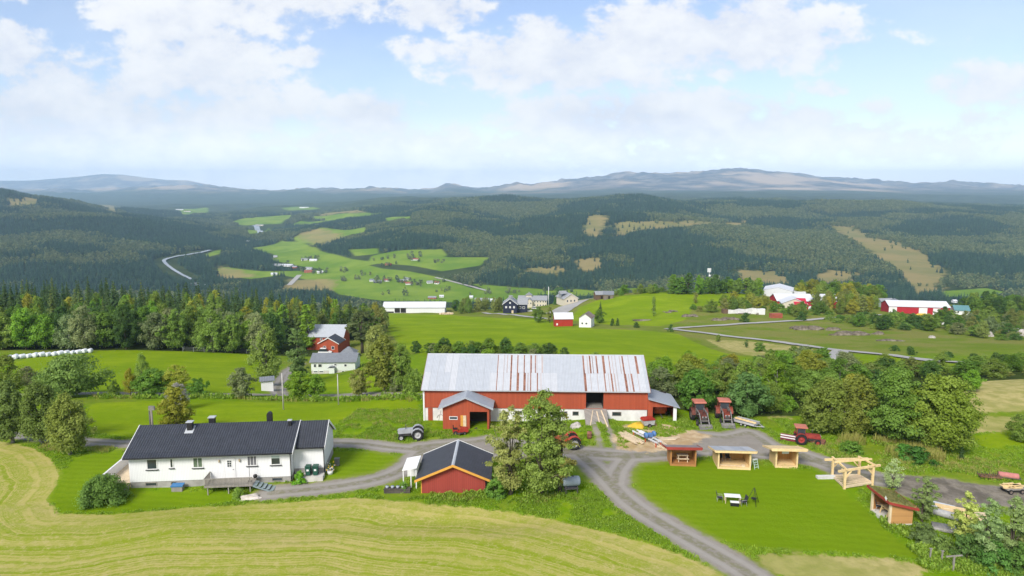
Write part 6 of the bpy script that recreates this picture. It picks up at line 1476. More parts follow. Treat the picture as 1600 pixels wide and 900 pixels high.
# ------------------------------------------------------------------ machines and small things
M_TYRE = mat('tyre_rubber', (.020, .020, .021), .85, .3, 8)
M_RIMW = mat('grey_rim', (.38, .38, .38), .6, .15, 4)
M_RIMR = mat('red_rim', (.28, .035, .03), .6, .2, 4)
M_RIMD = mat('dirty_rim', (.16, .13, .11), .8, .3, 4)
M_TRRED = mat('tractor_red', (.40, .048, .022), .45, .18, 3, 0, 0, None, .5)
M_TRORG = mat('tractor_orange_red', (.52, .085, .030), .5, .18, 3, 0, 0, None, .5)
M_FADED = mat('faded_red_roof', (.46, .16, .11), .6, .12, 3)
M_TRGREY = mat('tractor_grey', (.34, .35, .37), .5, .15, 3, 0, 0, None, .5)
M_ENG = mat('engine_grime', (.040, .037, .034), .8, .35, 6)
M_STEEL = mat('worn_steel', (.24, .23, .215), .55, .25, 5, .4)
M_STEELD = mat('dark_steel', (.085, .08, .075), .6, .3, 5)
M_OLDRED = mat('dull_old_red', (.27, .040, .032), .6, .35, 3)
M_GRIME = mat('grimy_dark_red', (.12, .038, .026), .6, .4, 3)
M_GRIME2 = mat('grimy_red', (.20, .045, .026), .6, .4, 3)
def wheel(par, x, y, r, w, rim, name='wheel'):
    mb = MB(); h = w / 2
    mb.lathe([(r * .58, -h * .8), (r * .80, -h), (r * .96, -h * .85), (r, -h * .4), (r, h * .4), (r * .96, h * .85), (r * .80, h), (r * .58, h * .8), (r * .58, -h * .8)], (0, 0, 0), 'y', 22)
    if r > .5:
        for k in range(16):
            a = 2 * pi * k / 16
            for s in (-1, 1):
                m = Matrix.Rotation(-a, 3, 'Y') @ Matrix.Rotation(s * .6, 3, 'X'); mb.cbox(m @ Vector((0, 0, 0)) + Vector((cos(a) * r, s * h * .45, sin(a) * r)), (.05, w * .5, .07), 0, Matrix.Rotation(-a, 3, 'Y') @ Matrix.Rotation(s * .5, 3, 'X'))
    t = mb.out('tyre', M_TYRE, None)
    root = link(name, t.data, par, (x, y, r)); bpy.data.objects.remove(t)
    s = 1 if y > 0 else -1
    k = MB(); k.lathe([(0.0, -h * .35), (r * .16, -h * .55), (r * .2, -h * .25), (r * .5, -h * .15), (r * .60, -h * .75), (r * .62, h * .75), (r * .5, h * .15), (r * .2, h * .25), (r * .16, h * .55), (0, h * .35)], (0, 0, 0), 'y', 18)
    k.out('rim', rim, root); return root
def tractor(label, p, rz, paint, rim, cab=True, loader=False, scale=1.0, roof=None, name='tractor', fr=.42, extra=None):
    r = thing(name, label, 'tractor', p, rz); r.scale = (scale,) * 3
    for s in (-1, 1): wheel(r, 0, s * .82, .80, .44, rim); wheel(r, 2.25, s * .72, fr, .24, rim)
    c = MB(); c.prism([(-.45, .55), (2.5, .5), (2.5, .85), (1.0, 1.0), (-.45, 1.0)], 'y', -.26, .26); c.box(2.2, 2.32, -.62, .62, .32, .46); c.box(-.1, .1, -.62, .62, .68, .92); c.out('chassis', M_ENG, r)
    h = MB(); h.prism([(.62, .92), (2.62, .82), (2.70, 1.0), (2.66, 1.36), (2.45, 1.44), (.62, 1.52)], 'y', -.34, .34); ho = h.out('hood', paint, r)
    g = MB(); g.box(2.672, 2.715, -.26, .26, .90, 1.32); [g.box(2.716, 2.728, -.24 + k * .08, -.20 + k * .08, .92, 1.30) for k in range(7)]; g.out('grille', M_STEELD, ho)
    for s in (-1, 1): l = MB(); l.lathe([(0, 0), (.08, 0), (.09, .05), (0, .06)], (2.70, s * .2, 1.27), 'x', 10); l.out('headlight', M_RIMW, ho)
    e = MB(); e.tube([(1.6, .18, 1.4), (1.6, .18, 2.15)], .045, 8); e.out('exhaust_pipe', M_STEELD, ho)
    for s in (-1, 1):
        f = MB(); pts = [(.86 * cos(a), .80 + .92 * sin(a)) for a in [radians(q) for q in (10, 40, 70, 100, 130, 155)]]
        f.prism(pts + [(x * .95, .8 + (z - .8) * .95) for x, z in pts[::-1]], 'y', s * .82 - .26, s * .82 + .26); f.out('mudguard', paint, r)
    st = MB(); st.box(-.25, .22, -.24, .24, 1.08, 1.2); st.box(-.32, -.2, -.24, .24, 1.18, 1.6); st.out('seat', M_BLACK, r)
    w = MB(); w.tube([(.42 + .03, .19 * cos(a), 1.42 + .17 * sin(a)) for a in [2 * pi * k / 12 for k in range(13)]], .018, 5); w.tube([(.62, 0, 1.2), (.44, 0, 1.42)], .02, 5); w.out('steering_wheel', M_BLACK, r)
    if cab:
        k = MB()
        for (x, y) in ((-.62, .66), (-.62, -.66), (.55, .60), (.55, -.60)): k.beam((x, y, .95), (x * .92, y * .97, 2.42), .08, .08)
        for z in (1.45, 2.36): k.beam((-.6, .65, z), (.53, .6, z), .05, .05); k.beam((-.6, -.65, z), (.53, -.6, z), .05, .05); k.beam((-.6, -.65, z), (-.6, .65, z), .05, .05); k.beam((.53, -.6, z), (.53, .6, z), .05, .05)
        ko = k.out('cab_frame', paint, r)
        gl = MB(); gl.box(.545, .56, -.55, .55, 1.5, 2.34); gl.box(-.60, -.585, -.6, .6, 1.48, 2.34)
        for s in (-1, 1): gl.box(-.55, .5, s * .62 - .008, s * .62 + .008, 1.48, 2.34)
        gl.out('window', M_GLASS, ko)
        ro = MB(); ro.prism([(-.82, 2.44), (.82, 2.42), (.86, 2.50), (.75, 2.60), (-.75, 2.62), (-.86, 2.52)], 'y', -.78, .78); ro.out('cab_roof', roof or paint, r)
    if loader:
        a = MB()
        for s in (-.50, .50):
            a.beam((.55, s, .7), (.55, s, 1.75), .12, .14); a.beam((.55, s, 1.7), (2.2, s, 1.55), .10, .16); a.beam((2.15, s, 1.58), (3.25, s, .45), .10, .16); a.tube([(.75, s, .9), (2.0, s, 1.42)], .045, 7); a.tube([(1.9, s, 1.7), (3.1, s, .85)], .035, 7)
        a.beam((2.9, -.5, .85), (2.9, .5, .85), .09, .09); a.out('loader_arm', M_STEEL, r)
        b = MB(); b.prism([(3.2, .12), (3.95, .04), (3.97, .10), (3.32, .18), (3.28, .48), (3.2, .50)], 'y', -.82, .82); b.prism([(3.2, .14), (3.9, .06), (3.28, .48)], 'y', -.83, -.80); b.prism([(3.2, .14), (3.9, .06), (3.28, .48)], 'y', .80, .83); b.out('bucket', M_STEEL, r)
    return r
tractor('red tractor with a pale red cab roof and front loader, nearer the barn lean-to', at(1091, 656), radians(-90), M_GRIME, M_RIMD, True, True, 1.05, M_FADED)
tractor('dark red tractor with loader and faded roof beside the flatbed trailer', at(1130, 654), radians(-97), M_GRIME2, M_RIMD, True, True, 1.05, M_FADED)
tractor('grey vintage tractor without a cab on the grass before the barn', at(653, 685), radians(186), M_TRGREY, M_RIMW, False, False, .92)
tractor('red tractor without cab half hidden behind the dense tree', at(895, 699), radians(187), M_TRRED, M_RIMW, False, False, 1.0)
rt = tractor('old red cab tractor carrying a striped snow blade at its rear', at(1250, 692), radians(-13), M_OLDRED, M_RIMR, True, False, .86, M_FADED)
def snow_blade():
    r = thing('snow_blade', 'white and maroon striped snow blade behind the old red tractor', 'snow blade', at(1232, 690), radians(60)); r.scale = (.95, .78, .95)
    k = MB(); k.prism([(0, .1), (.18, .0), (.12, .35), (.16, .7), (.3, .9), (.2, .92), (.04, .7), (0, .35)], 'y', -1.25, 1.25); bo = k.out('blade', mat('maroon_paint', (.17, .03, .045), .5, .15), r)
    for z in (.42, .74): s = MB(); s.box(-.035, -.004, -1.24, 1.24, z, z + .13); s.out('stripe', M_WHITEP, bo)
    k = MB(); k.beam((.2, -.3, .4), (1.0, -.1, .6), .09, .09); k.beam((.2, .3, .4), (1.0, .1, .6), .09, .09); k.out('hitch_frame', M_STEELD, r)
snow_blade()
def rusty_hopper():
    r = thing('hopper', 'rusty red iron trough lying in the grass in front of the red tractor', 'trough', at(1276, 694), radians(-35))
    k = MB(); k.prism([(-.35, .0), (.35, .0), (.55, .6), (.5, .6), (.3, .06), (-.3, .06), (-.5, .6), (-.55, .6)], 'x', -.95, .95); k.box(-.95, -.9, -.4, .4, 0, .55); k.box(.9, .95, -.4, .4, 0, .55); k.out('trough', M_RUST, r)
    k = MB(); [k.box(x, x + .06, -.56, .56, .28, .34) for x in (-.5, .4)]; k.out('brace', M_STEELD, r)
rusty_hopper()
def mower():
    r = thing('ride_on_mower', 'small red ride-on mower parked before the gabled barn porch', 'mower', at(718, 678), radians(6)); r.scale = (1.15,) * 3
    for (x, y, q, w) in ((-.45, .38, .24, .2), (-.45, -.38, .24, .2), (.55, .36, .18, .14), (.55, -.36, .18, .14)): wheel(r, x, y, q, w, M_RIMD)
    k = MB(); k.prism([(.1, .28), (.95, .28), (1.02, .45), (.95, .72), (.1, .80)], 'y', -.28, .28); k.out('hood', M_REDP, r)
    k = MB(); k.box(-.75, .1, -.33, .33, .28, .42); k.prism([(-.8, .42), (-.15, .42), (-.2, .58), (-.75, .6)], 'y', -.36, .36); k.out('body', M_REDP, r)
    k = MB(); k.box(-.62, -.22, -.22, .22, .60, .68); k.prism([(-.72, .62), (-.6, .62), (-.66, 1.0), (-.76, 1.0)], 'y', -.22, .22); k.out('seat', M_BLACK, r)
    k = MB(); k.tube([(.15, 0, .75), (0, 0, 1.0)], .02, 6); k.tube([(.0 + .05, .17 * cos(a), 1.0 + .12 * sin(a)) for a in [2 * pi * i / 10 for i in range(11)]], .018, 5); k.out('steering_wheel', M_BLACK, r)
    k = MB(); k.lathe([(0, .14), (.62, .14), (.64, .26), (0, .28)], (.05, 0, 0), 'z', 16); k.out('cutting_deck', M_BLACK, r)
mower()
def trailer():
    p = at(1166, 665); r = thing('flatbed_trailer', 'grey flatbed trailer on twin axles with its drawbar towards the yard', 'trailer', p, radians(-46)); r.scale = (.72, .85, .85)
    k = MB(); k.box(-2.2, 2.0, -.95, .95, .60, .68); k.out('deck', mat('trailer_deck', (.17, .18, .20), .7, .2), r)
    k = MB()
    for y in (-.98, .98): k.box(-2.25, 2.05, y - .03, y + .03, .55, .86)
    k.box(-2.28, -2.2, -.98, .98, .55, .86); k.box(2.0, 2.06, -.98, .98, .55, .86); k.beam((2.0, -.8, .55), (3.3, 0, .5), .08, .1); k.beam((2.0, .8, .55), (3.3, 0, .5), .08, .1); k.beam((2.9, 0, .5), (3.5, 0, .52), .09, .09); k.out('frame', M_RIMW, r)
    for x in (-.5, .3):
        for y in (-.85, .85): wheel(r, x, y, .31, .2, M_RIMW)
    k = MB(); k.tube([(3.1, .1, .05), (3.1, .1, .7)], .03, 6); k.lathe([(0, -.06), (.1, -.06), (.1, .06), (0, .06)], (3.1, .1, .1), 'y', 12); k.out('jockey_wheel', M_STEELD, r)
    t = thing('timber_beam', 'fresh pale timber beam lying lengthwise on the flatbed trailer', 'beam', p + Vector((0, 0, .60)), radians(-49)); t.scale = (.74,) * 3
    k = MB(); k.box(-2.3, 2.0, -.16, .06, .0, .20); k.box(-2.1, 1.9, -.12, .0, .203, .30); k.out('beam', M_PINE, t)
trailer()
def feeder_wagon():
    p = at(1034, 655); r = thing('hopper_wagon', 'rusty orange drum trailer parked inside the barn lean-to', 'trailer', p + Vector((0, 1.7, 0)), 0)
    k = MB(); k.lathe([(0, -1.0), (.5, -1.0), (.85, -.6), (.85, .6), (.5, 1.0), (0, 1.0)], (0, 0, 1.1), 'x', 18); k.out('drum', M_TRORG, r)
    k = MB(); k.box(-1.0, 1.0, -.4, .4, .35, .47); k.beam((0, -.3, .4), (0, -2.0, .35), .1, .1); k.out('chassis', M_STEELD, r)
    for s in (-1, 1): w = wheel(r, s * .95, 0, .42, .22, M_RIMR); w.rotation_euler = (0, 0, pi / 2)
    p = at(1012, 666); r = thing('dumper_box', 'grey box trailer with a bright red lid in front of the lean-to', 'trailer', p, radians(15))
    k = MB(); k.prism([(-.7, .3), (.7, .3), (.85, .95), (-.85, .95)], 'y', -.5, .5); k.out('box', M_RIMW, r)
    k = MB(); k.prism([(-.9, .97), (.9, .97), (.7, 1.2), (-.7, 1.2)], 'y', -.58, .58); k.out('lid', M_REDP, r)
    for s in (-1, 1): wheel(r, 0, s * .6, .26, .16, M_RIMD)
    p = at(996, 667); r = thing('yellow_sheet', 'crumpled yellow tarpaulin heap on the sawdust near the barn', 'tarpaulin', p, .3)
    n = 12; V = []; F = []
    for i in range(n):
        for j in range(n):
            x, y = (i / (n - 1) - .5), (j / (n - 1) - .5); d = max(0, 1 - 4 * (x * x + y * y)); V.append((x * 2.4 * (1 + .2 * sin(7 * y)), y * 1.7 * (1 + .2 * cos(6 * x)), .02 + .55 * d ** .6 + .10 * sin(9 * x + 3) * cos(11 * y) * (d > 0)))
    F = [(i * n + j, (i + 1) * n + j, (i + 1) * n + j + 1, i * n + j + 1) for i in range(n - 1) for j in range(n - 1)]
    k = MB(); k.add(V, F, 0, True); k.out('sheet', mat('yellow_tarp', (.55, .36, .03), .55, .15, 2), r)
feeder_wagon()
def sawmill():
    p = at(1012, 690); r = thing('sawmill', 'portable sawmill with white bed and blue motor on the sawdust patch', 'sawmill', p, radians(118))
    k = MB()
    for y in (-.35, .35): k.box(-2.2, 2.6, y - .06, y + .06, .55, .72)
    for x in (-1.8, -.6, .6, 1.8): k.box(x - .05, x + .05, -.4, .4, .5, .56)
    k.out('bed', mat('mill_white', (.55, .56, .58), .5, .15), r)
    for (x, y) in ((-2, -.38), (-2, .38), (0, -.38), (0, .38), (2.3, -.38), (2.3, .38)): k = MB(); k.box(x - .05, x + .05, y - .05, y + .05, -.1, .55); k.out('leg', M_TRORG, r)
    k = MB(); k.box(-.6, .0, -.35, .35, .75, 1.15); k.lathe([(0, -.1), (.35, -.1), (.35, .1), (0, .1)], (-.4, .62, 1.05), 'y', 16); k.lathe([(0, -.1), (.35, -.1), (.35, .1), (0, .1)], (-.4, -.62, 1.05), 'y', 16); k.out('motor_head', mat('mill_blue', (.09, .19, .40), .5, .12), r)
    k = MB(); k.box(.6, 1.6, -.2, .2, .73, .95); k.out('log_clamp', M_WHITEP, r)
    def planks(px, py, rz, n, L, lab, seed, spread=.28):
        q = rng_(seed); p = at(px, py); r = thing('plank_pile', lab, 'planks', p, radians(rz)); k = MB()
        for i in range(n):
            y = (i % 6 - 2.5) * spread + q.uniform(-.06, .06); z = .04 + (i // 6) * .09; a = q.uniform(-.06, .06); l = L * q.uniform(.75, 1.1)
            k.cbox((q.uniform(-.4, .4), y, z + .03), (l, .17, .06), 0, Matrix.Rotation(a, 3, 'Z'))
        k.out('planks', M_PALEW, r)
    planks(984, 685, -62, 15, 4.2, 'fresh planks fanned out at the left of the sawdust patch', 21)
    planks(1030, 694, -70, 8, 2.6, 'off-cut slabs lying below the blue motored sawmill', 22)
    planks(1042, 686, 4, 5, 3.2, 'long boards lying across the sawdust right of the sawmill', 23, .2)
    p = at(950, 661 + 20); 
    r = thing('rust_drum', 'rusty upright oil drum in the weeds left of the wheel tracks', 'drum', at(921, 685), 0)
    k = MB(); k.lathe([(0, 0), (.29, 0), (.30, .28), (.31, .3), (.30, .32), (.30, .58), (.31, .6), (.30, .62), (.29, .88), (0, .88)], n=16); k.out('barrel', M_RUST, r)
    r = thing('rock', 'pale boulder in the grass left of the barn bridge', 'rock', at(900, 668), 0)
    lump(r, .8, .6, .7, 5, M_ROCK)
def lump(par, sx, sy, sz, seed, m, name='stone', n=3, rough=.3):
    bm = bmesh.new(); bmesh.ops.create_icosphere(bm, subdivisions=n, radius=1)
    co = np.array([v.co[:] for v in bm.verts]); d = 1 + rough * fbm(co[:, 0] * 1.3 + seed * 3.7, co[:, 1] * 1.3 + co[:, 2] * 1.9, seed, 4)
    for v, k in zip(bm.verts, d): v.co = (v.co.x * k * sx, v.co.y * k * sy, v.co.z * k * sz)
    me = bpy.data.meshes.new(name); bm.to_mesh(me); bm.free(); me.materials.append(m)
    return link(name, me, par)
sawmill()
def tank():
    r = thing('fuel_tank', 'grey-blue cylindrical fuel tank on legs beside the dense green tree', 'tank', at(892, 771), radians(8))
    k = MB(); k.lathe([(0, -.95), (.3, -.93), (.46, -.86), (.5, -.75), (.5, .75), (.46, .86), (.3, .93), (0, .95)], (0, 0, 1.35), 'x', 20); k.out('drum', mat('tank_blue_grey', (.27, .32, .37), .5, .12, 2), r)
    for (x, y) in ((-.6, -.35), (-.6, .35), (.6, -.35), (.6, .35)): k = MB(); k.box(x - .04, x + .04, y - .04, y + .04, -.2, 1.05); k.out('leg', M_STEELD, r)
    k = MB(); k.box(-.7, .7, -.42, .42, .62, .68); k.lathe([(0, 0), (.08, 0), (.08, .12), (0, .12)], (.2, 0, 1.84), n=10); k.out('stand', M_STEELD, r)
tank()

# --- the row of demonstration shelters on the lawn
def shelter(label, px0, px1, py, d, h0, h1, wallm, postm, roofm, fascia, rz=0, ov=.5, open_floor=True, sheets=0, panel=False):
    a = at(px0, py); b = at(px1, py); p = (a + b) / 2; w = (b - a).length
    r = thing('log_shelter', label, 'shelter', p, radians(rz)); x0, x1 = -w / 2, w / 2
    k = MB(); k.box(x0 + .02, x1 - .02, .02, d, -.2, .22); k.out('floor', postm, r)
    k = MB(); k.box(x0, x1, d - .06, d, .222, h1 - .03); k.out('back_wall', wallm[1], r)
    for x in (x0, x1 - .07): k = MB(); k.prism([(.16, .222), (d - .062, .222), (d - .062, h1 - .04), (.16, h0 - .04)], 'x', x, x + .07); k.out('side_wall', wallm[0], r)
    for x in (x0, x1 - .17): k = MB(); k.box(x, x + .17, 0, .158, -.2, h0 - .02); k.out('post', postm, r)
    k = MB(); k.beam((x0, .08, h0 - .12), (x1, .08, h0 - .12), .10, .14); k.out('header', postm, r)
    k = MB(); sl = (h1 - h0) / d; k.prism([(-ov, h0 - sl * ov), (d + .3, h1 + sl * .3), (d + .3, h1 + sl * .3 + .10), (-ov, h0 - sl * ov + .10)], 'x', x0 - ov, x1 + ov); ro = k.out('roof', roofm, r)
    k = MB(); k.box(x0 - ov - .01, x1 + ov + .01, -ov - .05, -ov - .003, h0 - sl * ov - .16, h0 - sl * ov + .15); k.out('fascia', fascia, ro)
    for s in (x0 - ov - .05, x1 + ov + .006): k = MB(); k.prism([(-ov - .05, h0 - sl * ov - .06), (d + .3, h1 + sl * .3 - .06), (d + .3, h1 + sl * .3 + .15), (-ov - .05, h0 - sl * ov + .15)], 'x', s, s + .045); k.out('bargeboard', fascia, ro)
    if sheets:
        for i in range(sheets): k = MB(); a0 = x0 - ov + (x1 - x0 + 2 * ov) * i / sheets; a1 = x0 - ov + (x1 - x0 + 2 * ov) * (i + 1) / sheets; k.prism([(-ov - .12, h0 - sl * (ov + .12) + .12 + .02 * (i % 2)), (d + .35, h1 + sl * .35 + .12 + .02 * (i % 2)), (d + .35, h1 + sl * .35 + .14 + .02 * (i % 2)), (-ov - .12, h0 - sl * (ov + .12) + .14 + .02 * (i % 2))], 'x', a0 + .02, a1 - .01); k.out('metal_sheet', M_GALV2 if i % 2 else M_GALV, ro)
    if panel: k = MB(); k.box(-.5, .25, .2, .23, h0 - .62, h0 - .18); k.out('notice_board', M_WHITEP, r)
    return r, p, w
M_FASR = mat('shelter_red_trim', (.30, .045, .035), .6, .15)
s1, p1, w1 = shelter('stained brown log shelter with red roof edge and a bench inside', 1047.5, 1087, 728.5, 2.1, 2.15, 1.60, (M_PINED, M_PINEY), M_PINED, mat('roof_felt', (.24, .20, .19), .9, .15), M_FASR, -3)
s2, p2, w2 = shelter('widest pine shelter, roofed with loose zinc sheets, chairs inside', 1122, 1172, 733.5, 2.7, 2.15, 1.50, (M_WOODN, M_PINEY), M_PINE, M_WOODN, M_PINE, -4, .45, True, 4)
s3, p3, w3 = shelter('raw pale pine shelter with thick board roof, right of the zinc roofed one', 1212, 1245.5, 731.5, 2.2, 2.25, 1.70, (M_WOODN, M_PINEY), M_PINE, M_PINE, M_PINE, -3, .7, True, 0, True)
def local(r, p, x, y, z): a = r.rotation_euler[2]; return Vector((p.x + x * cos(a) - y * sin(a), p.y + x * sin(a) + y * cos(a), p.z + z))
def bench_table(loc, rz, label, m, L=1.3):
    r = thing('picnic_table', label, 'table', loc, rz)
    k = MB(); [k.box(-L / 2, L / 2, -.36 + i * .15, -.23 + i * .15, .70, .75) for i in range(5)]; k.out('tabletop', m, r)
    for s in (-1, 1): k = MB(); k.beam((s * L * .38, -.3, .70), (s * L * .38, -.5, 0), .07, .1); k.beam((s * L * .38, .3, .70), (s * L * .38, .5, 0), .07, .1); k.beam((s * L * .38, -.5, .38), (s * L * .38, .5, .38), .06, .08); k.out('leg', m, r)
    k = MB(); k.box(-L / 2, L / 2, -.68, -.45, .41, .46); k.out('seat', m, r)
    return r
bench_table(local(s1, p1, .1, 1.1, .23), radians(-3), 'plain pine table and bench inside the stained brown shelter', M_PALEW)
def chair(loc, rz, label, col=None, group=None):
    r = thing('garden_chair', label, 'chair', loc, rz, group); f = col or mat('charcoal_weave', (.030, .031, .036), .8, .2, 20)
    k = MB(); k.box(-.26, .26, -.25, .25, .42, .46); k.out('seat', f, r)
    k = MB(); k.prism([(.22, .46), (.27, .46), (.40, 1.05), (.35, 1.06)], 'x', -.26, .26); k.out('backrest', f, r)
    for x in (-.25, .25):
        k = MB(); k.tube([(x, -.26, 0), (x, -.24, .64), (x, .30, .66)], .018, 6); k.out('armrest', M_RIMW, r)
        k = MB(); k.tube([(x, .30, 0), (x, .22, .46)], .018, 6); k.out('leg', M_RIMW, r)
    return r
for x in (-1.15, -.30): chair(local(s2, p2, x, 1.9, .23), radians(-4 + x * 6), 'black folding chair, %s of two inside the zinc roofed shelter' % ('left' if x < -1 else 'right'))
r = thing('plank', 'long pale plank lying across the floor of the zinc roofed shelter', 'plank', local(s2, p2, -.2, .5, .24), radians(-9))
k = MB(); k.box(-1.4, 1.1, -.09, .09, 0, .05); k.box(1.1, 1.5, -.2, .2, 0, .16); k.out('board', M_PALEW, r)
r = thing('step_ladder', 'small pale green step stool standing right of the zinc roofed shelter', 'ladder', at(1179, 731), radians(20))
k = MB()
for x in (-.26, .26): k.beam((x, -.35, 0), (x, -.05, 1.0), .05, .05); k.beam((x, .35, 0), (x, .05, 1.0), .05, .05)
for i in range(4): z = .2 + i * .25; k.beam((-.26, -.35 + .3 * z, z), (.26, -.35 + .3 * z, z), .08, .04)
k.out('frame', mat('mint_paint', (.42, .55, .46), .6, .1), r); k = MB(); k.box(-.3, .3, -.12, .12, 1.0, 1.05); k.out('top_step', M_WHITEP, r)
r = thing('metal_post', 'thin white post with wires at the right corner of the zinc roofed shelter', 'post', at(1173.5, 728), 0)
k = MB(); k.tube([(0, 0, -.2), (.03, 0, 2.0)], .03, 6); k.out('post', M_WHITEP, r)

def pergola():
    A, B, C, D = at(1319, 764), at(1362.6, 758), at(1341.5, 745), at(1300, 745)
    c = (A + B + C + D) / 4; r = thing('pergola', 'unroofed pine frame pavilion with bare floor joists at the lawn corner', 'pergola', c, 0)
    L = [q - c for q in (A, B, C, D)]; h = 1.95
    for q in L: k = MB(); k.beam((q.x, q.y, q.z - .3), (q.x, q.y, h), .22, .22); k.out('post', M_PINE, r)
    def ext(a, b, e): d = (b - a).normalized(); return a - d * e, b + d * e
    def up(v, z): return Vector((v.x, v.y, z))
    for (a, b, z, e) in ((L[0], L[1], h + .12, .9), (L[3], L[2], h + .12, .95)): x, y = ext(a, b, e); k = MB(); k.beam(up(x, z), up(y, z), .20, .22); k.out('beam', M_PINE, r)
    for (a, b) in ((L[0], L[3]), (L[1], L[2])): x, y = ext(a, b, .25); k = MB(); k.beam(up(x, h + .31), up(y, h + .31), .17, .17); k.out('beam', M_PINE, r)
    m0, m1 = ext((L[0] + L[3]) / 2, (L[1] + L[2]) / 2, .6); k = MB(); k.beam(up(m0, h + .47), up(m1, h + .47), .16, .16); k.out('ridge_beam', M_PINE, r)
    for (p_, q_) in ((L[0], L[1]), (L[1], L[0]), (L[3], L[2]), (L[2], L[3]), (L[0], L[3]), (L[1], L[2])):
        d = (q_ - p_).normalized(); k = MB(); k.beam(up(p_ + d * .08, h - .75), up(p_ + d * .8, h - .03), .12, .12); k.out('brace', M_PINE, r)
    for (a, b) in ((L[0], L[1]), (L[3], L[2]), (L[0], L[3]), (L[1], L[2])): k = MB(); k.beam(up(a, .2), up(b, .2), .14, .2); k.out('sill_beam', M_PALEW, r)
    k = MB()
    for i in range(7):
        t = (i + .5) / 7; a = L[0].lerp(L[3], t); b = L[1].lerp(L[2], t); k.beam(up(a, .24), up(b, .24), .075, .12)
    k.out('floor_joists', M_PALEW, r)
    k = MB(); k.box(-1.8, 1.6, -1.4, 1.4, -.3, .05)
    p = at(1291, 747); r = thing('board_stack', 'short stack of grey-white boards at the left foot of the pergola', 'boards', p, radians(3)); k = MB()
    [k.box(-1.1, .9, -.3 + .02 * i, .2, .08 * i, .08 * i + .06) for i in range(4)]; k.out('boards', mat('primed_board', (.58, .58, .56), .8, .1), r)
pergola()
def sod_shelter():
    r = thing('sod_shelter', 'pine shelter with a grass-grown roof and red edge boards facing the lawn', 'shelter', Vector((35.75, 62.7, at(1383, 812).z + .25)), radians(2))
    # open front faces -x; local y runs along the front
    y0, y1, d, h0, h1 = -1.6, 1.6, 2.25, 2.2, 1.65
    k = MB(); k.box(0, d, y0, y1, -.7, .12); k.out('floor', mat('pale_deck', (.55, .53, .48), .8, .1), r)
    k = MB(); k.box(d - .07, d, y0, y1, .122, h1 - .05); k.out('back_wall', M_PINEY, r)
    for y in (y0, y1 - .08): k = MB(); k.prism([(.16, .122), (d - .072, .122), (d - .072, h1 - .05), (.16, h0 - .06)], 'y', y, y + .08); k.out('side_wall', M_PINED if y > 0 else mat_board('amber_pine_boards', (.50, .27, .10), .2, .08, .12, 'z'), r)
    for y in (y0, y1 - .2): k = MB(); k.box(-.02, .158, y - .02, y + .2, -.7, h0 - .03); k.out('post', M_PALEW, r)
    k = MB(); sl = (h0 - h1) / d; o = .30; ya, yb = y0 - o, y1 + o
    def zr(x): return h0 - sl * x
    k.prism([(-o, zr(-o)), (d + o, zr(d + o)), (d + o, zr(d + o) + .12), (-o, zr(-o) + .12)][::1], 'y', ya, yb); ro = k.out('roof', M_PINED, r)
    n, m = 26, 34; V = []; F = []; q = rng_(12)
    for i in range(n):
        for j in range(m):
            x = -o + .06 + (d + 2 * o - .12) * i / (n - 1); y = ya + .06 + (yb - ya - .12) * j / (m - 1); e = 0 if (i in (0, n - 1) or j in (0, m - 1)) else 1
            V.append((x, y, zr(x) + .125 + e * (.12 + q.uniform(-.04, .06))))
    F = [(i * m + j, (i + 1) * m + j, (i + 1) * m + j + 1, i * m + j + 1) for i in range(n - 1) for j in range(m - 1)]
    k = MB(); k.add(V, F, 0, True)
    for i in range(700):
        x = q.uniform(-o + .1, d + o - .1); y = q.uniform(ya + .1, yb - .1); z = zr(x) + .2; h = q.uniform(.10, .28); a = q.uniform(0, 6.3); k.add([(x - .03 * cos(a), y - .03 * sin(a), z), (x + .03 * cos(a), y + .03 * sin(a), z), (x + q.uniform(-.1, .1), y + q.uniform(-.1, .1), z + h)], [(0, 1, 2)])
    k.out('sod', mat('roof_turf', (.135, .150, .035), .95, .3, 3.0, 0, .4, (.24, .21, .07)), ro)
    for (x0_, x1_, ya_, yb_) in ((-o - .05, -o - .004, ya - .05, yb + .05), (d + o + .004, d + o + .05, ya - .05, yb + .05)):
        k = MB(); z = zr((x0_ + x1_) / 2); k.box(x0_, x1_, ya_, yb_, z - .05, z + .20); k.out('edge_board', M_FASR, ro)
    for y in (ya - .05, yb + .005): k = MB(); k.prism([(-o, zr(-o) - .05), (d + o, zr(d + o) - .05), (d + o, zr(d + o) + .20), (-o, zr(-o) + .20)], 'y', y, y + .045); k.out('edge_board', M_FASR, ro)
    k = MB(); k.prism([(yy * .22 - 1.4, zz * .22 + 2.6) for yy, zz in ((1, 0), (.35, .3), (.3, 1), (-.3, .35), (-1, .3), (-.4, -.3), (-.3, -1), (.4, -.4))], 'x', -o - .09, -o - .06); k.out('carved_sign', M_WHITEP, ro)
    t = bench_table(Vector((36.7, 62.9, r.location.z + .13)), radians(92), 'pine table inside the grass-roofed shelter', M_PINE, 1.5)
    chair(Vector((36.35, 63.9, r.location.z + .13)), radians(60), 'dark chair at the table inside the grass-roofed shelter')
sod_shelter()

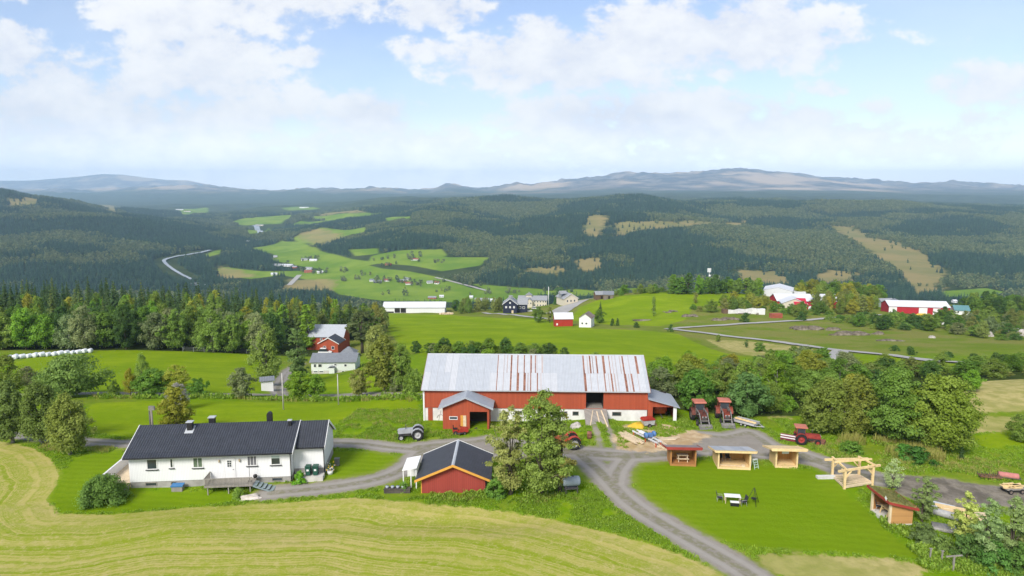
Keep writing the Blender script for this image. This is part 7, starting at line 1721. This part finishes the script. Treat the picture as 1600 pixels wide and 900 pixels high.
# --- lawn furniture
def dining():
    p = at(1144, 785); r = thing('garden_table', 'white topped garden table on the lawn with a white bench end', 'table', p, radians(-9))
    k = MB(); k.box(-.78, .78, -.38, .38, .70, .75); k.out('tabletop', M_WHITEP, r)
    for (x, y) in ((-.7, -.35), (.7, -.35), (-.7, .35), (.7, .35)): k = MB(); k.box(x - .03, x + .03, y - .03, y + .03, 0, .70); k.out('leg', M_PALEW, r)
    b = thing('garden_stool', 'white cushioned stool in front of the white garden table', 'stool', local(r, p, .1, -.8, 0), radians(-9))
    k = MB(); k.box(-.42, .42, -.18, .18, .40, .47); k.out('cushion', M_WHITEP, b)
    k = MB(); [k.box(x - .03, x + .03, -.15, .15, 0, .4) for x in (-.36, .36)]; k.box(-.36, .36, -.12, .12, .02, .3); k.out('base', M_BLACK, b)
    chair(local(r, p, -1.2, .1, 0), radians(90 - 9), 'dark garden chair at the left end of the white lawn table')
    chair(local(r, p, .95, -.55, 0), radians(-75 - 9), 'dark garden chair tilted at the right end of the white lawn table')
    p = at(1177.5, 787.5); r = thing('fire_pit', 'black tripod with a hanging fire bowl on the lawn', 'fire pit', p, 0)
    for i in range(3): a = 2 * pi * i / 3 + .5; k = MB(); k.tube([(.75 * cos(a), .75 * sin(a), -.05), (.03 * cos(a), .03 * sin(a), 1.72)], .026, 6); k.out('leg', M_BLACK, r)
    k = MB(); k.lathe([(0, .46), (.15, .48), (.28, .58), (.30, .6), (.27, .6), (.14, .51), (0, .49)], n=18); k.out('bowl', M_BLACK, r)
    k = MB(); k.tube([(0, 0, 1.7), (0, 0, .95)], .012, 5); [k.tube([(0, 0, .95), (.36 * cos(2 * pi * i / 3), .36 * sin(2 * pi * i / 3), .6)], .01, 5) for i in range(3)]; k.out('chain', M_BLACK, r)
dining()

# --- round the farmhouse
def bins():
    for lx, w in ((18.35, 'left'), (19.15, 'right')):
        p = bpy.data.objects['farmhouse'].matrix_basis @ Vector((lx, .55, .32))
        r = thing('wheelie_bin', 'dark green wheelie bin, %s of the pair on the annex slab' % w, 'bin', p, radians(4))
        k = MB(); k.prism([(-.22, .06), (.22, .06), (.29, 1.0), (-.29, 1.0)], 'y', -.28, .30); k.out('body', mat('bin_green', (.018, .075, .052), .5, .1), r)
        k = MB(); k.prism([(-.32, 1.005), (.32, 1.005), (.28, 1.10), (-.28, 1.10)], 'y', -.33, .36); k.out('lid', mat('bin_green', (.018, .075, .052), .5, .1), r)
        for s in (-.24, .24): k = MB(); k.lathe([(0, -.03), (.10, -.03), (.10, .03), (0, .03)], (s, .32, .10), 'x', 12); k.out('wheel', M_TYRE, r)
        k = MB(); k.box(-.12, .12, -.302, -.284, .55, .75); k.out('sticker', M_WHITEP, r)
    p = at(278, 766); r = thing('bench_box', 'grey wooden box with a bright blue lid under the farmhouse windows', 'box', p, radians(5))
    k = MB(); k.box(-.55, .55, -.3, .3, -.1, .5); k.out('box', M_WOODG, r); k = MB(); k.prism([(-.36, .50), (.36, .58), (.36, .68), (-.36, .60)], 'x', -.62, .62); k.out('lid', mat('blue_lid', (.04, .16, .36), .4, .08), r)
    p = at(391, 779); r = thing('rock', 'pale boulder below the farmhouse porch', 'rock', p, .2); lump(r, 1.15, .55, .42, 9, mat('porch_boulder', (.52, .47, .42), .95, .2, 1.5, 0, .4))
    p = at(516, 741); r = thing('flower_pot', 'white pot of yellow and white flowers at the annex corner', 'flower pot', p, 0)
    k = MB(); k.lathe([(0, 0), (.26, 0), (.36, .5), (.33, .5), (0, .45)], n=14); k.out('pot', M_WHITEP, r)
    q = rng_(5); C = np.stack([q.normal(0, .22, 220), q.normal(0, .22, 220), .55 + np.abs(q.normal(0, .25, 220))], 1); V, F = cards(C, q.normal(size=(220, 3)) + [0, 0, 1], .12, q)
    me = mesh_np('flowers', V, F, [mat('white_petals', (.70, .68, .66), .8, .1), mat('yellow_petals', (.65, .38, .03), .8, .2), mat('pot_leaves', (.07, .13, .03), .8, .3)], q.choice([0, 1, 2, 2], 220)); link('flowers', me, r)
    p = at(527, 727); r = thing('utility_box', 'grey metal cable box on the verge beside the annex', 'box', p, 0); k = MB(); k.box(-.25, .25, -.15, .15, -.1, .8); k.prism([(-.2, .8), (.2, .8), (.16, .88), (-.2, .86)], 'x', -.3, .3); k.out('cabinet', M_STEEL, r)
    # on the deck
    fr = bpy.data.objects['farmhouse']; L = lambda x, y, z: fr.matrix_basis @ Vector((x, y, z))
    r = thing('parasol_stand', 'thin dark parasol pole on a round foot on the porch deck', 'stand', L(12.55, -.9, .49), 0); k = MB(); k.lathe([(0, 0), (.24, 0), (.22, .06), (.04, .09), (0, .09)], n=14); k.out('foot', M_BLACK, r); k = MB(); k.tube([(0, 0, .08), (0, 0, 2.0)], .022, 6); k.out('pole', M_STEELD, r)
    r = thing('pot_grill', 'small black kettle grill on the porch deck against the white wall', 'grill', L(13.0, -.45, .49), 0); k = MB(); k.lathe([(0, .18), (.16, .2), (.22, .36), (.23, .38), (.18, .52), (0, .58)], n=14); k.out('kettle', M_BLACK, r)
    for i in range(3): a = 2.1 * i; k = MB(); k.tube([(.17 * cos(a), .17 * sin(a), 0), (.12 * cos(a), .12 * sin(a), .25)], .015, 5); k.out('leg', M_BLACK, r)
bins()
def poles():
    M_POLE = mat('pole_wood', (.21, .185, .16), .9, .2, 3)
    def pole(px, py, top, label, m, rad, arms=False, name='utility_pole', cat='pole'):
        p = at(px, py); h = top_h(p, top); r = thing(name, label, cat, p, 0)
        k = MB(); k.tube([(0, 0, -.5), (0, 0, h)], [rad, rad * .7], 10); k.out('pole', m, r)
        if arms:
            k = MB(); k.box(-.3, .45, -.12, .12, h - .55, h - .05); k.out('lamp_box', M_STEEL, r); k = MB(); k.tube([(-.28, 0, -.4), (-.25, 0, h - .7)], .09, 8); k.out('strut', M_STEELD, r)
        return r, p, h
    pole(240, 690, 634, 'stout double wooden pole with a transformer box behind the farmhouse', M_POLE, .16, True)
    a = pole(443, 640, 583, 'tall pale pole in the pasture by the road junction', mat('pale_pole', (.42, .40, .37), .8, .1), .11)
    b = pole(529, 632, 585, 'slimmer pale pole in the pasture before the pale bungalow', mat('pale_pole', (.42, .40, .37), .8, .1), .10)
    pole(857, 478, 448, 'white flagpole beside the cream manor house', M_WHITEP, .24, name='flagpole', cat='flagpole')
    p = at(1107, 458); h = top_h(p, 419); r = thing('antenna_mast', 'slender white telecom mast above the hill copse', 'mast', p, 0)
    k = MB(); k.tube([(0, 0, -.5), (0, 0, h)], [.4, .2], 8); k.out('pole', M_RIMW, r)
    for i in range(3): a_ = 2.1 * i + .4; k = MB(); k.cbox((.8 * cos(a_), .8 * sin(a_), h - 1.4), (.7, .7, 2.6), 0, Matrix.Rotation(a_, 3, 'Z')); k.out('antenna_panel', M_WHITEP, r)
    k = MB(); k.lathe([(0, -.2), (.7, -.1), (.75, .1), (0, .0)], (.2, -.6, h - 5), 'y', 14); k.out('dish', M_WHITEP, r)
poles()
def bales():
    a = at(14, 562); b = at(141, 551); n = 14
    me = None
    for i in range(n):
        t = i / (n - 1); x = a.x + (b.x - a.x) * t; y = a.y + (b.y - a.y) * t
        if me is None:
            k = MB(); k.lathe([(0, -.62), (.55, -.62), (.68, -.55), (.72, -.4), (.72, .4), (.68, .55), (.55, .62), (0, .62)], (0, 0, .66), 'x', 20); me = k.mesh('bale', mat('bale_wrap', (.74, .76, .79), .35, .06, 2))
        o = link('silage_bale', me, None, (x, y, H(x, y))); o.rotation_euler = (0, 0, 1.5 + .3 * sin(i * 2.1)); s = .92 + .08 * sin(i * 1.7); o.scale = (1.35, s, s)
        lab = 'white wrapped round bale in the long row along the left wood edge'
        if i == n - 1: lab = 'last white bale at the right end of the long bale row'
        if i == 0: lab = 'first white bale at the left end of the long bale row'
        tag(o, lab, 'bale', 'row of white bales')
bales()
def paddock():
    c = [at(286, 549), at(352, 551), at(402, 553), at(402, 543), at(345, 541), at(290, 541)]
    r = thing('paddock_fence', 'low wire paddock fence at the edge of the upper left pasture', 'fence', c[0], 0); m = MB(); M_FE = mat('fence_wood', (.20, .22, .20), .9, .15)
    pts = c + [c[0]]; posts = MB(); rails = MB()
    for i in range(len(pts) - 1):
        A, B = pts[i] - c[0], pts[i + 1] - c[0]; n = max(1, int((B - A).length / 2.6))
        for k in range(n):
            q = A.lerp(B, k / n); z = H(q.x + c[0].x, q.y + c[0].y) - c[0].z; pm = MB(); pm.box(q.x - .06, q.x + .06, q.y - .06, q.y + .06, z - .3, z + 1.45); pm.out('post', M_FE, r)
            q2 = A.lerp(B, (k + 1) / n); z2 = H(q2.x + c[0].x, q2.y + c[0].y) - c[0].z
            for hh in (.5, .95, 1.35): rails.beam((q.x, q.y, z + hh), (q2.x, q2.y, z2 + hh), .03, .05)
    rails.out('wire', M_FE, r)
    for (px, py, top, lab) in ((1452, 878, 864, 'grey leaning fence post at the lower lawn edge'), (1470, 882, 862, 'pale slender fence post beside the lower hedge')):
        p = at(px, py); r = thing('fence_post', lab, 'post', p, 0); k = MB(); k.beam((0, 0, -.3), (.06, 0, 1.25), .10, .10); k.out('post', M_WOODG, r); k = MB(); k.box(-.08, .18, -.07, .07, 1.22, 1.26); k.out('cap', M_WOODG, r)
    p = at(1489, 892); r = thing('clothes_post', 'grey T-shaped clothes post at the lower hedge', 'post', p, radians(8)); k = MB(); k.box(-.06, .06, -.06, .06, -.3, 1.3); k.out('post', M_WOODG, r); k = MB(); k.box(-.75, .75, -.05, .05, 1.302, 1.40); k.out('crossbar', M_WOODG, r)
paddock()
def scrap():
    def cart(px, py, rz):
        p = at(px, py); r = thing('log_cart', 'low wooden cart loaded with pale timber off-cuts at the right edge', 'cart', p, radians(rz))
        k = MB(); k.box(-1.0, 1.0, -.5, .5, .42, .52); k.out('bed', M_WOODG, r)
        for x in (-.65, .65):
            for y in (-.55, .55): wheel(r, x, y, .26, .12, M_RIMD)
        t = thing('off_cut_load', 'pale timber off-cuts heaped on the low cart', 'timber', p + Vector((0, 0, .53)), radians(rz)); q = rng_(3); k = MB()
        [k.cbox((q.uniform(-.7, .7), q.uniform(-.35, .35), .08 + .10 * (i // 5)), (q.uniform(.7, 1.5), .18, .10), 0, Matrix.Rotation(q.uniform(-.5, .5), 3, 'Z')) for i in range(16)]; k.out('off_cuts', M_PINE, t)
    cart(1582, 769, 5)
    r = thing('field_roller', 'faded red field roller lying in the grass at the right', 'roller', at(1575, 748), radians(-22))
    k = MB(); k.lathe([(0, -.95), (.34, -.95), (.36, -.9), (.36, .9), (.34, .95), (0, .95)], (0, 0, .36), 'x', 18); k.out('drum', mat('faded_red_drum', (.44, .17, .15), .7, .15), r); k = MB(); k.beam((-1.0, 0, .4), (-1.0, -.7, .35), .06, .06); k.beam((1.0, 0, .4), (1.0, -.7, .35), .06, .06); k.beam((-1.0, -.7, .35), (1.0, -.7, .35), .06, .06); k.out('frame', M_STEELD, r)
    r = thing('harrow', 'tangled rusty spring harrow in the grass left of the red roller', 'harrow', at(1546, 749), radians(-12)); k = MB()
    for y in (-.4, 0, .4): k.beam((-1.1, y, .4), (1.1, y, .4), .07, .07)
    for x in (-.9, .9): k.beam((x, -.5, .4), (x, .5, .4), .07, .07)
    k.out('frame', M_RUST, r); k = MB()
    for x in (-1.0, -.6, -.2, .2, .6, 1.0):
        for y in (-.4, 0, .4): k.tube([(x, y, .4), (x, y + .18, .62), (x, y + .22, .3), (x, y + .05, -.03)], .02, 5)
    k.out('tines', M_STEELD, r)
    def heap(px, py, rz, lab, n, L, m, seed, name='timber_stack', cat='timber', H_=.1, spr=.3):
        q = rng_(seed); r = thing(name, lab, cat, at(px, py), radians(rz)); k = MB()
        for i in range(n): k.cbox((q.uniform(-.5, .5), (i % 6 - 2.5) * spr + q.uniform(-.1, .1), .05 + H_ * (i // 6)), (L * q.uniform(.7, 1.1), .2, H_ * .8), 0, Matrix.Rotation(q.uniform(-.15, .15), 3, 'Z'))
        k.out('boards', m, r); return r
    heap(1488, 800, -25, 'pale timber stack behind the slim birch at the muddy track', 18, 2.8, M_PINE, 31)
    heap(1512, 806, -12, 'long cream boards in the weeds behind the pale birch', 12, 3.4, M_PALEW, 32)
    r = heap(1470, 790, -35, 'bluish white sheet pile at the edge of the muddy track', 10, 2.4, mat('white_film', (.55, .58, .62), .4, .1), 33, 'sheet_pile', 'sheets', .05, .25)
    r = thing('pipe_stack', 'dark ended grey culvert pipe lying by the timber stack', 'pipe', at(1474, 808), radians(-40)); k = MB(); k.lathe([(.30, -1.2), (.36, -1.2), (.36, 1.2), (.30, 1.2), (.30, -1.2)], (0, 0, .36), 'x', 16); k.out('pipe', M_RIMW, r)
    r = thing('trailer_cover', 'rounded grey cover lying in the grass below the timber stack', 'cover', at(1474, 826), radians(-25)); k = MB(); k.prism([(.75 * cos(a), .42 * sin(a)) for a in [pi * i / 10 for i in range(11)]], 'x', -1.0, 1.0); k.out('shell', M_STEEL, r)
    # cars
    def car(px, py, rz, lab, col, van=False):
        r = thing('parked_car', lab, 'car', at(px, py), radians(rz)); h = 1.0 if not van else 1.25
        k = MB(); k.prism([(-2.1, .3), (2.1, .3), (2.15, .75), (1.2, .92), (-2.0, .98), (-2.15, .7)], 'y', -.85, .85); k.out('body', col, r)
        k = MB(); k.prism([(-1.9, .975), (1.15, .915), (.4, 1.45 * h), (-1.5, 1.5 * h)], 'y', -.75, .75); k.out('cabin', M_GLASS, r)
        k = MB(); k.prism([(-1.52, 1.5 * h), (.42, 1.45 * h), (.3, 1.52 * h), (-1.45, 1.57 * h)], 'y', -.74, .74); k.out('roof', col, r)
        for x in (-1.3, 1.3):
            for y in (-.78, .78): wheel(r, x, y, .32, .2, M_RIMW)
    car(508, 553, 5, 'white van before the red cottage behind the bungalow', M_WHITEP, True)
    car(826, 487, 15, 'white car parked right of the midnight blue house', M_WHITEP, True)
    car(836, 483, -10, 'silver white car parked before the cream manor house', M_WHITEP)
    car(1237, 606, 20, 'silver car half buried in the thicket behind the trailer', M_RIMW)
    car(1219, 604, -30, 'pale wreck among the bushes left of the silver car', M_WHITEP)
    car(1476, 499, 5, 'dark car on the yard below the crimson hall', M_BLACK)
    r = thing('yellow_heap', 'yellow tarpaulin covered heap in front of the crimson hall', 'heap', at(1440, 494), 0); lump(r, 4.5, 2, 1.8, 14, mat('yellow_cover', (.60, .42, .05), .6, .12))
    for i, (px, py, w, h, lab) in enumerate([(1537, 498, 9, 4, 'long white tarpaulin covered stack behind the scrub'), (1445, 502, 9, 3.2, 'pale rock pile below the crimson hall'), (1571, 525, 3.2, 4.5, 'tall pale boulder in the right scrub'), (1595, 526, 3.6, 5, 'grey boulder at the right frame edge'), (1587, 519, 3, 4, 'round white boulder above the grey edge boulder'), (1547, 526, 2.8, 3.6, 'weathered boulder left of the tall pale one'), (1558, 513, 2, 2.2, 'small white boulder in the middle of the scrub'), (1474, 507, 3, 3, 'white stone by the bank of the crimson hall'), (1456, 528, 2.4, 1.6, 'low grey rock on the grassy bank')]):
        r = thing('boulder' if i else 'covered_stack', lab, 'boulder' if i else 'stack', at(px, py), i * .7); lump(r, w * .5, w * .35, h * .5, 60 + i, M_WHITEW if i in (0, 4, 6, 7) else M_ROCK)
    q = rng_(17)
    for i, (px, py, wx, hz, n, lab) in enumerate([(1278, 515, 16, 3.0, 6, 'brown rock outcrop left of the bare knoll on the far slope'), (1340, 523, 22, 3.2, 8, 'broad pale rock outcrop on the slope below the lane'), (1050, 487, 10, 1.8, 6, 'rock outcrop on the green hill side'), (1082, 494, 9, 2, 6, 'outcrop at the foot of the shrubs on the green hill'), (1125, 499, 18, 3.2, 7, 'long brown rock face above the lane'), (1395, 533, 9, 1.2, 5, 'low brown outcrop on the lower far slope')]):
        p = at(px, py); r = thing('rock_outcrop', lab, 'rocks', p, 0)
        for k in range(n):
            x = wx * .5 * q.uniform(-1, 1); y = q.uniform(-3.0, 3.0); s = q.uniform(.45, 1.6)
            o = lump(r, wx / n * 1.2 * s, 1.7 * s, hz * .5 * s, 90 + i * 13 + k, M_ROCKD, 'rock', 2); o.location = (x, y, H(p.x + x, p.y + y) - p.z - hz * .12 * s)
    r = thing('flat_stone', 'flat brown stone slab lying on the green hill slope', 'rock', at(1003, 501), 0); lump(r, 4.2, 1.6, .8, 77, M_ROCKD)
scrap()
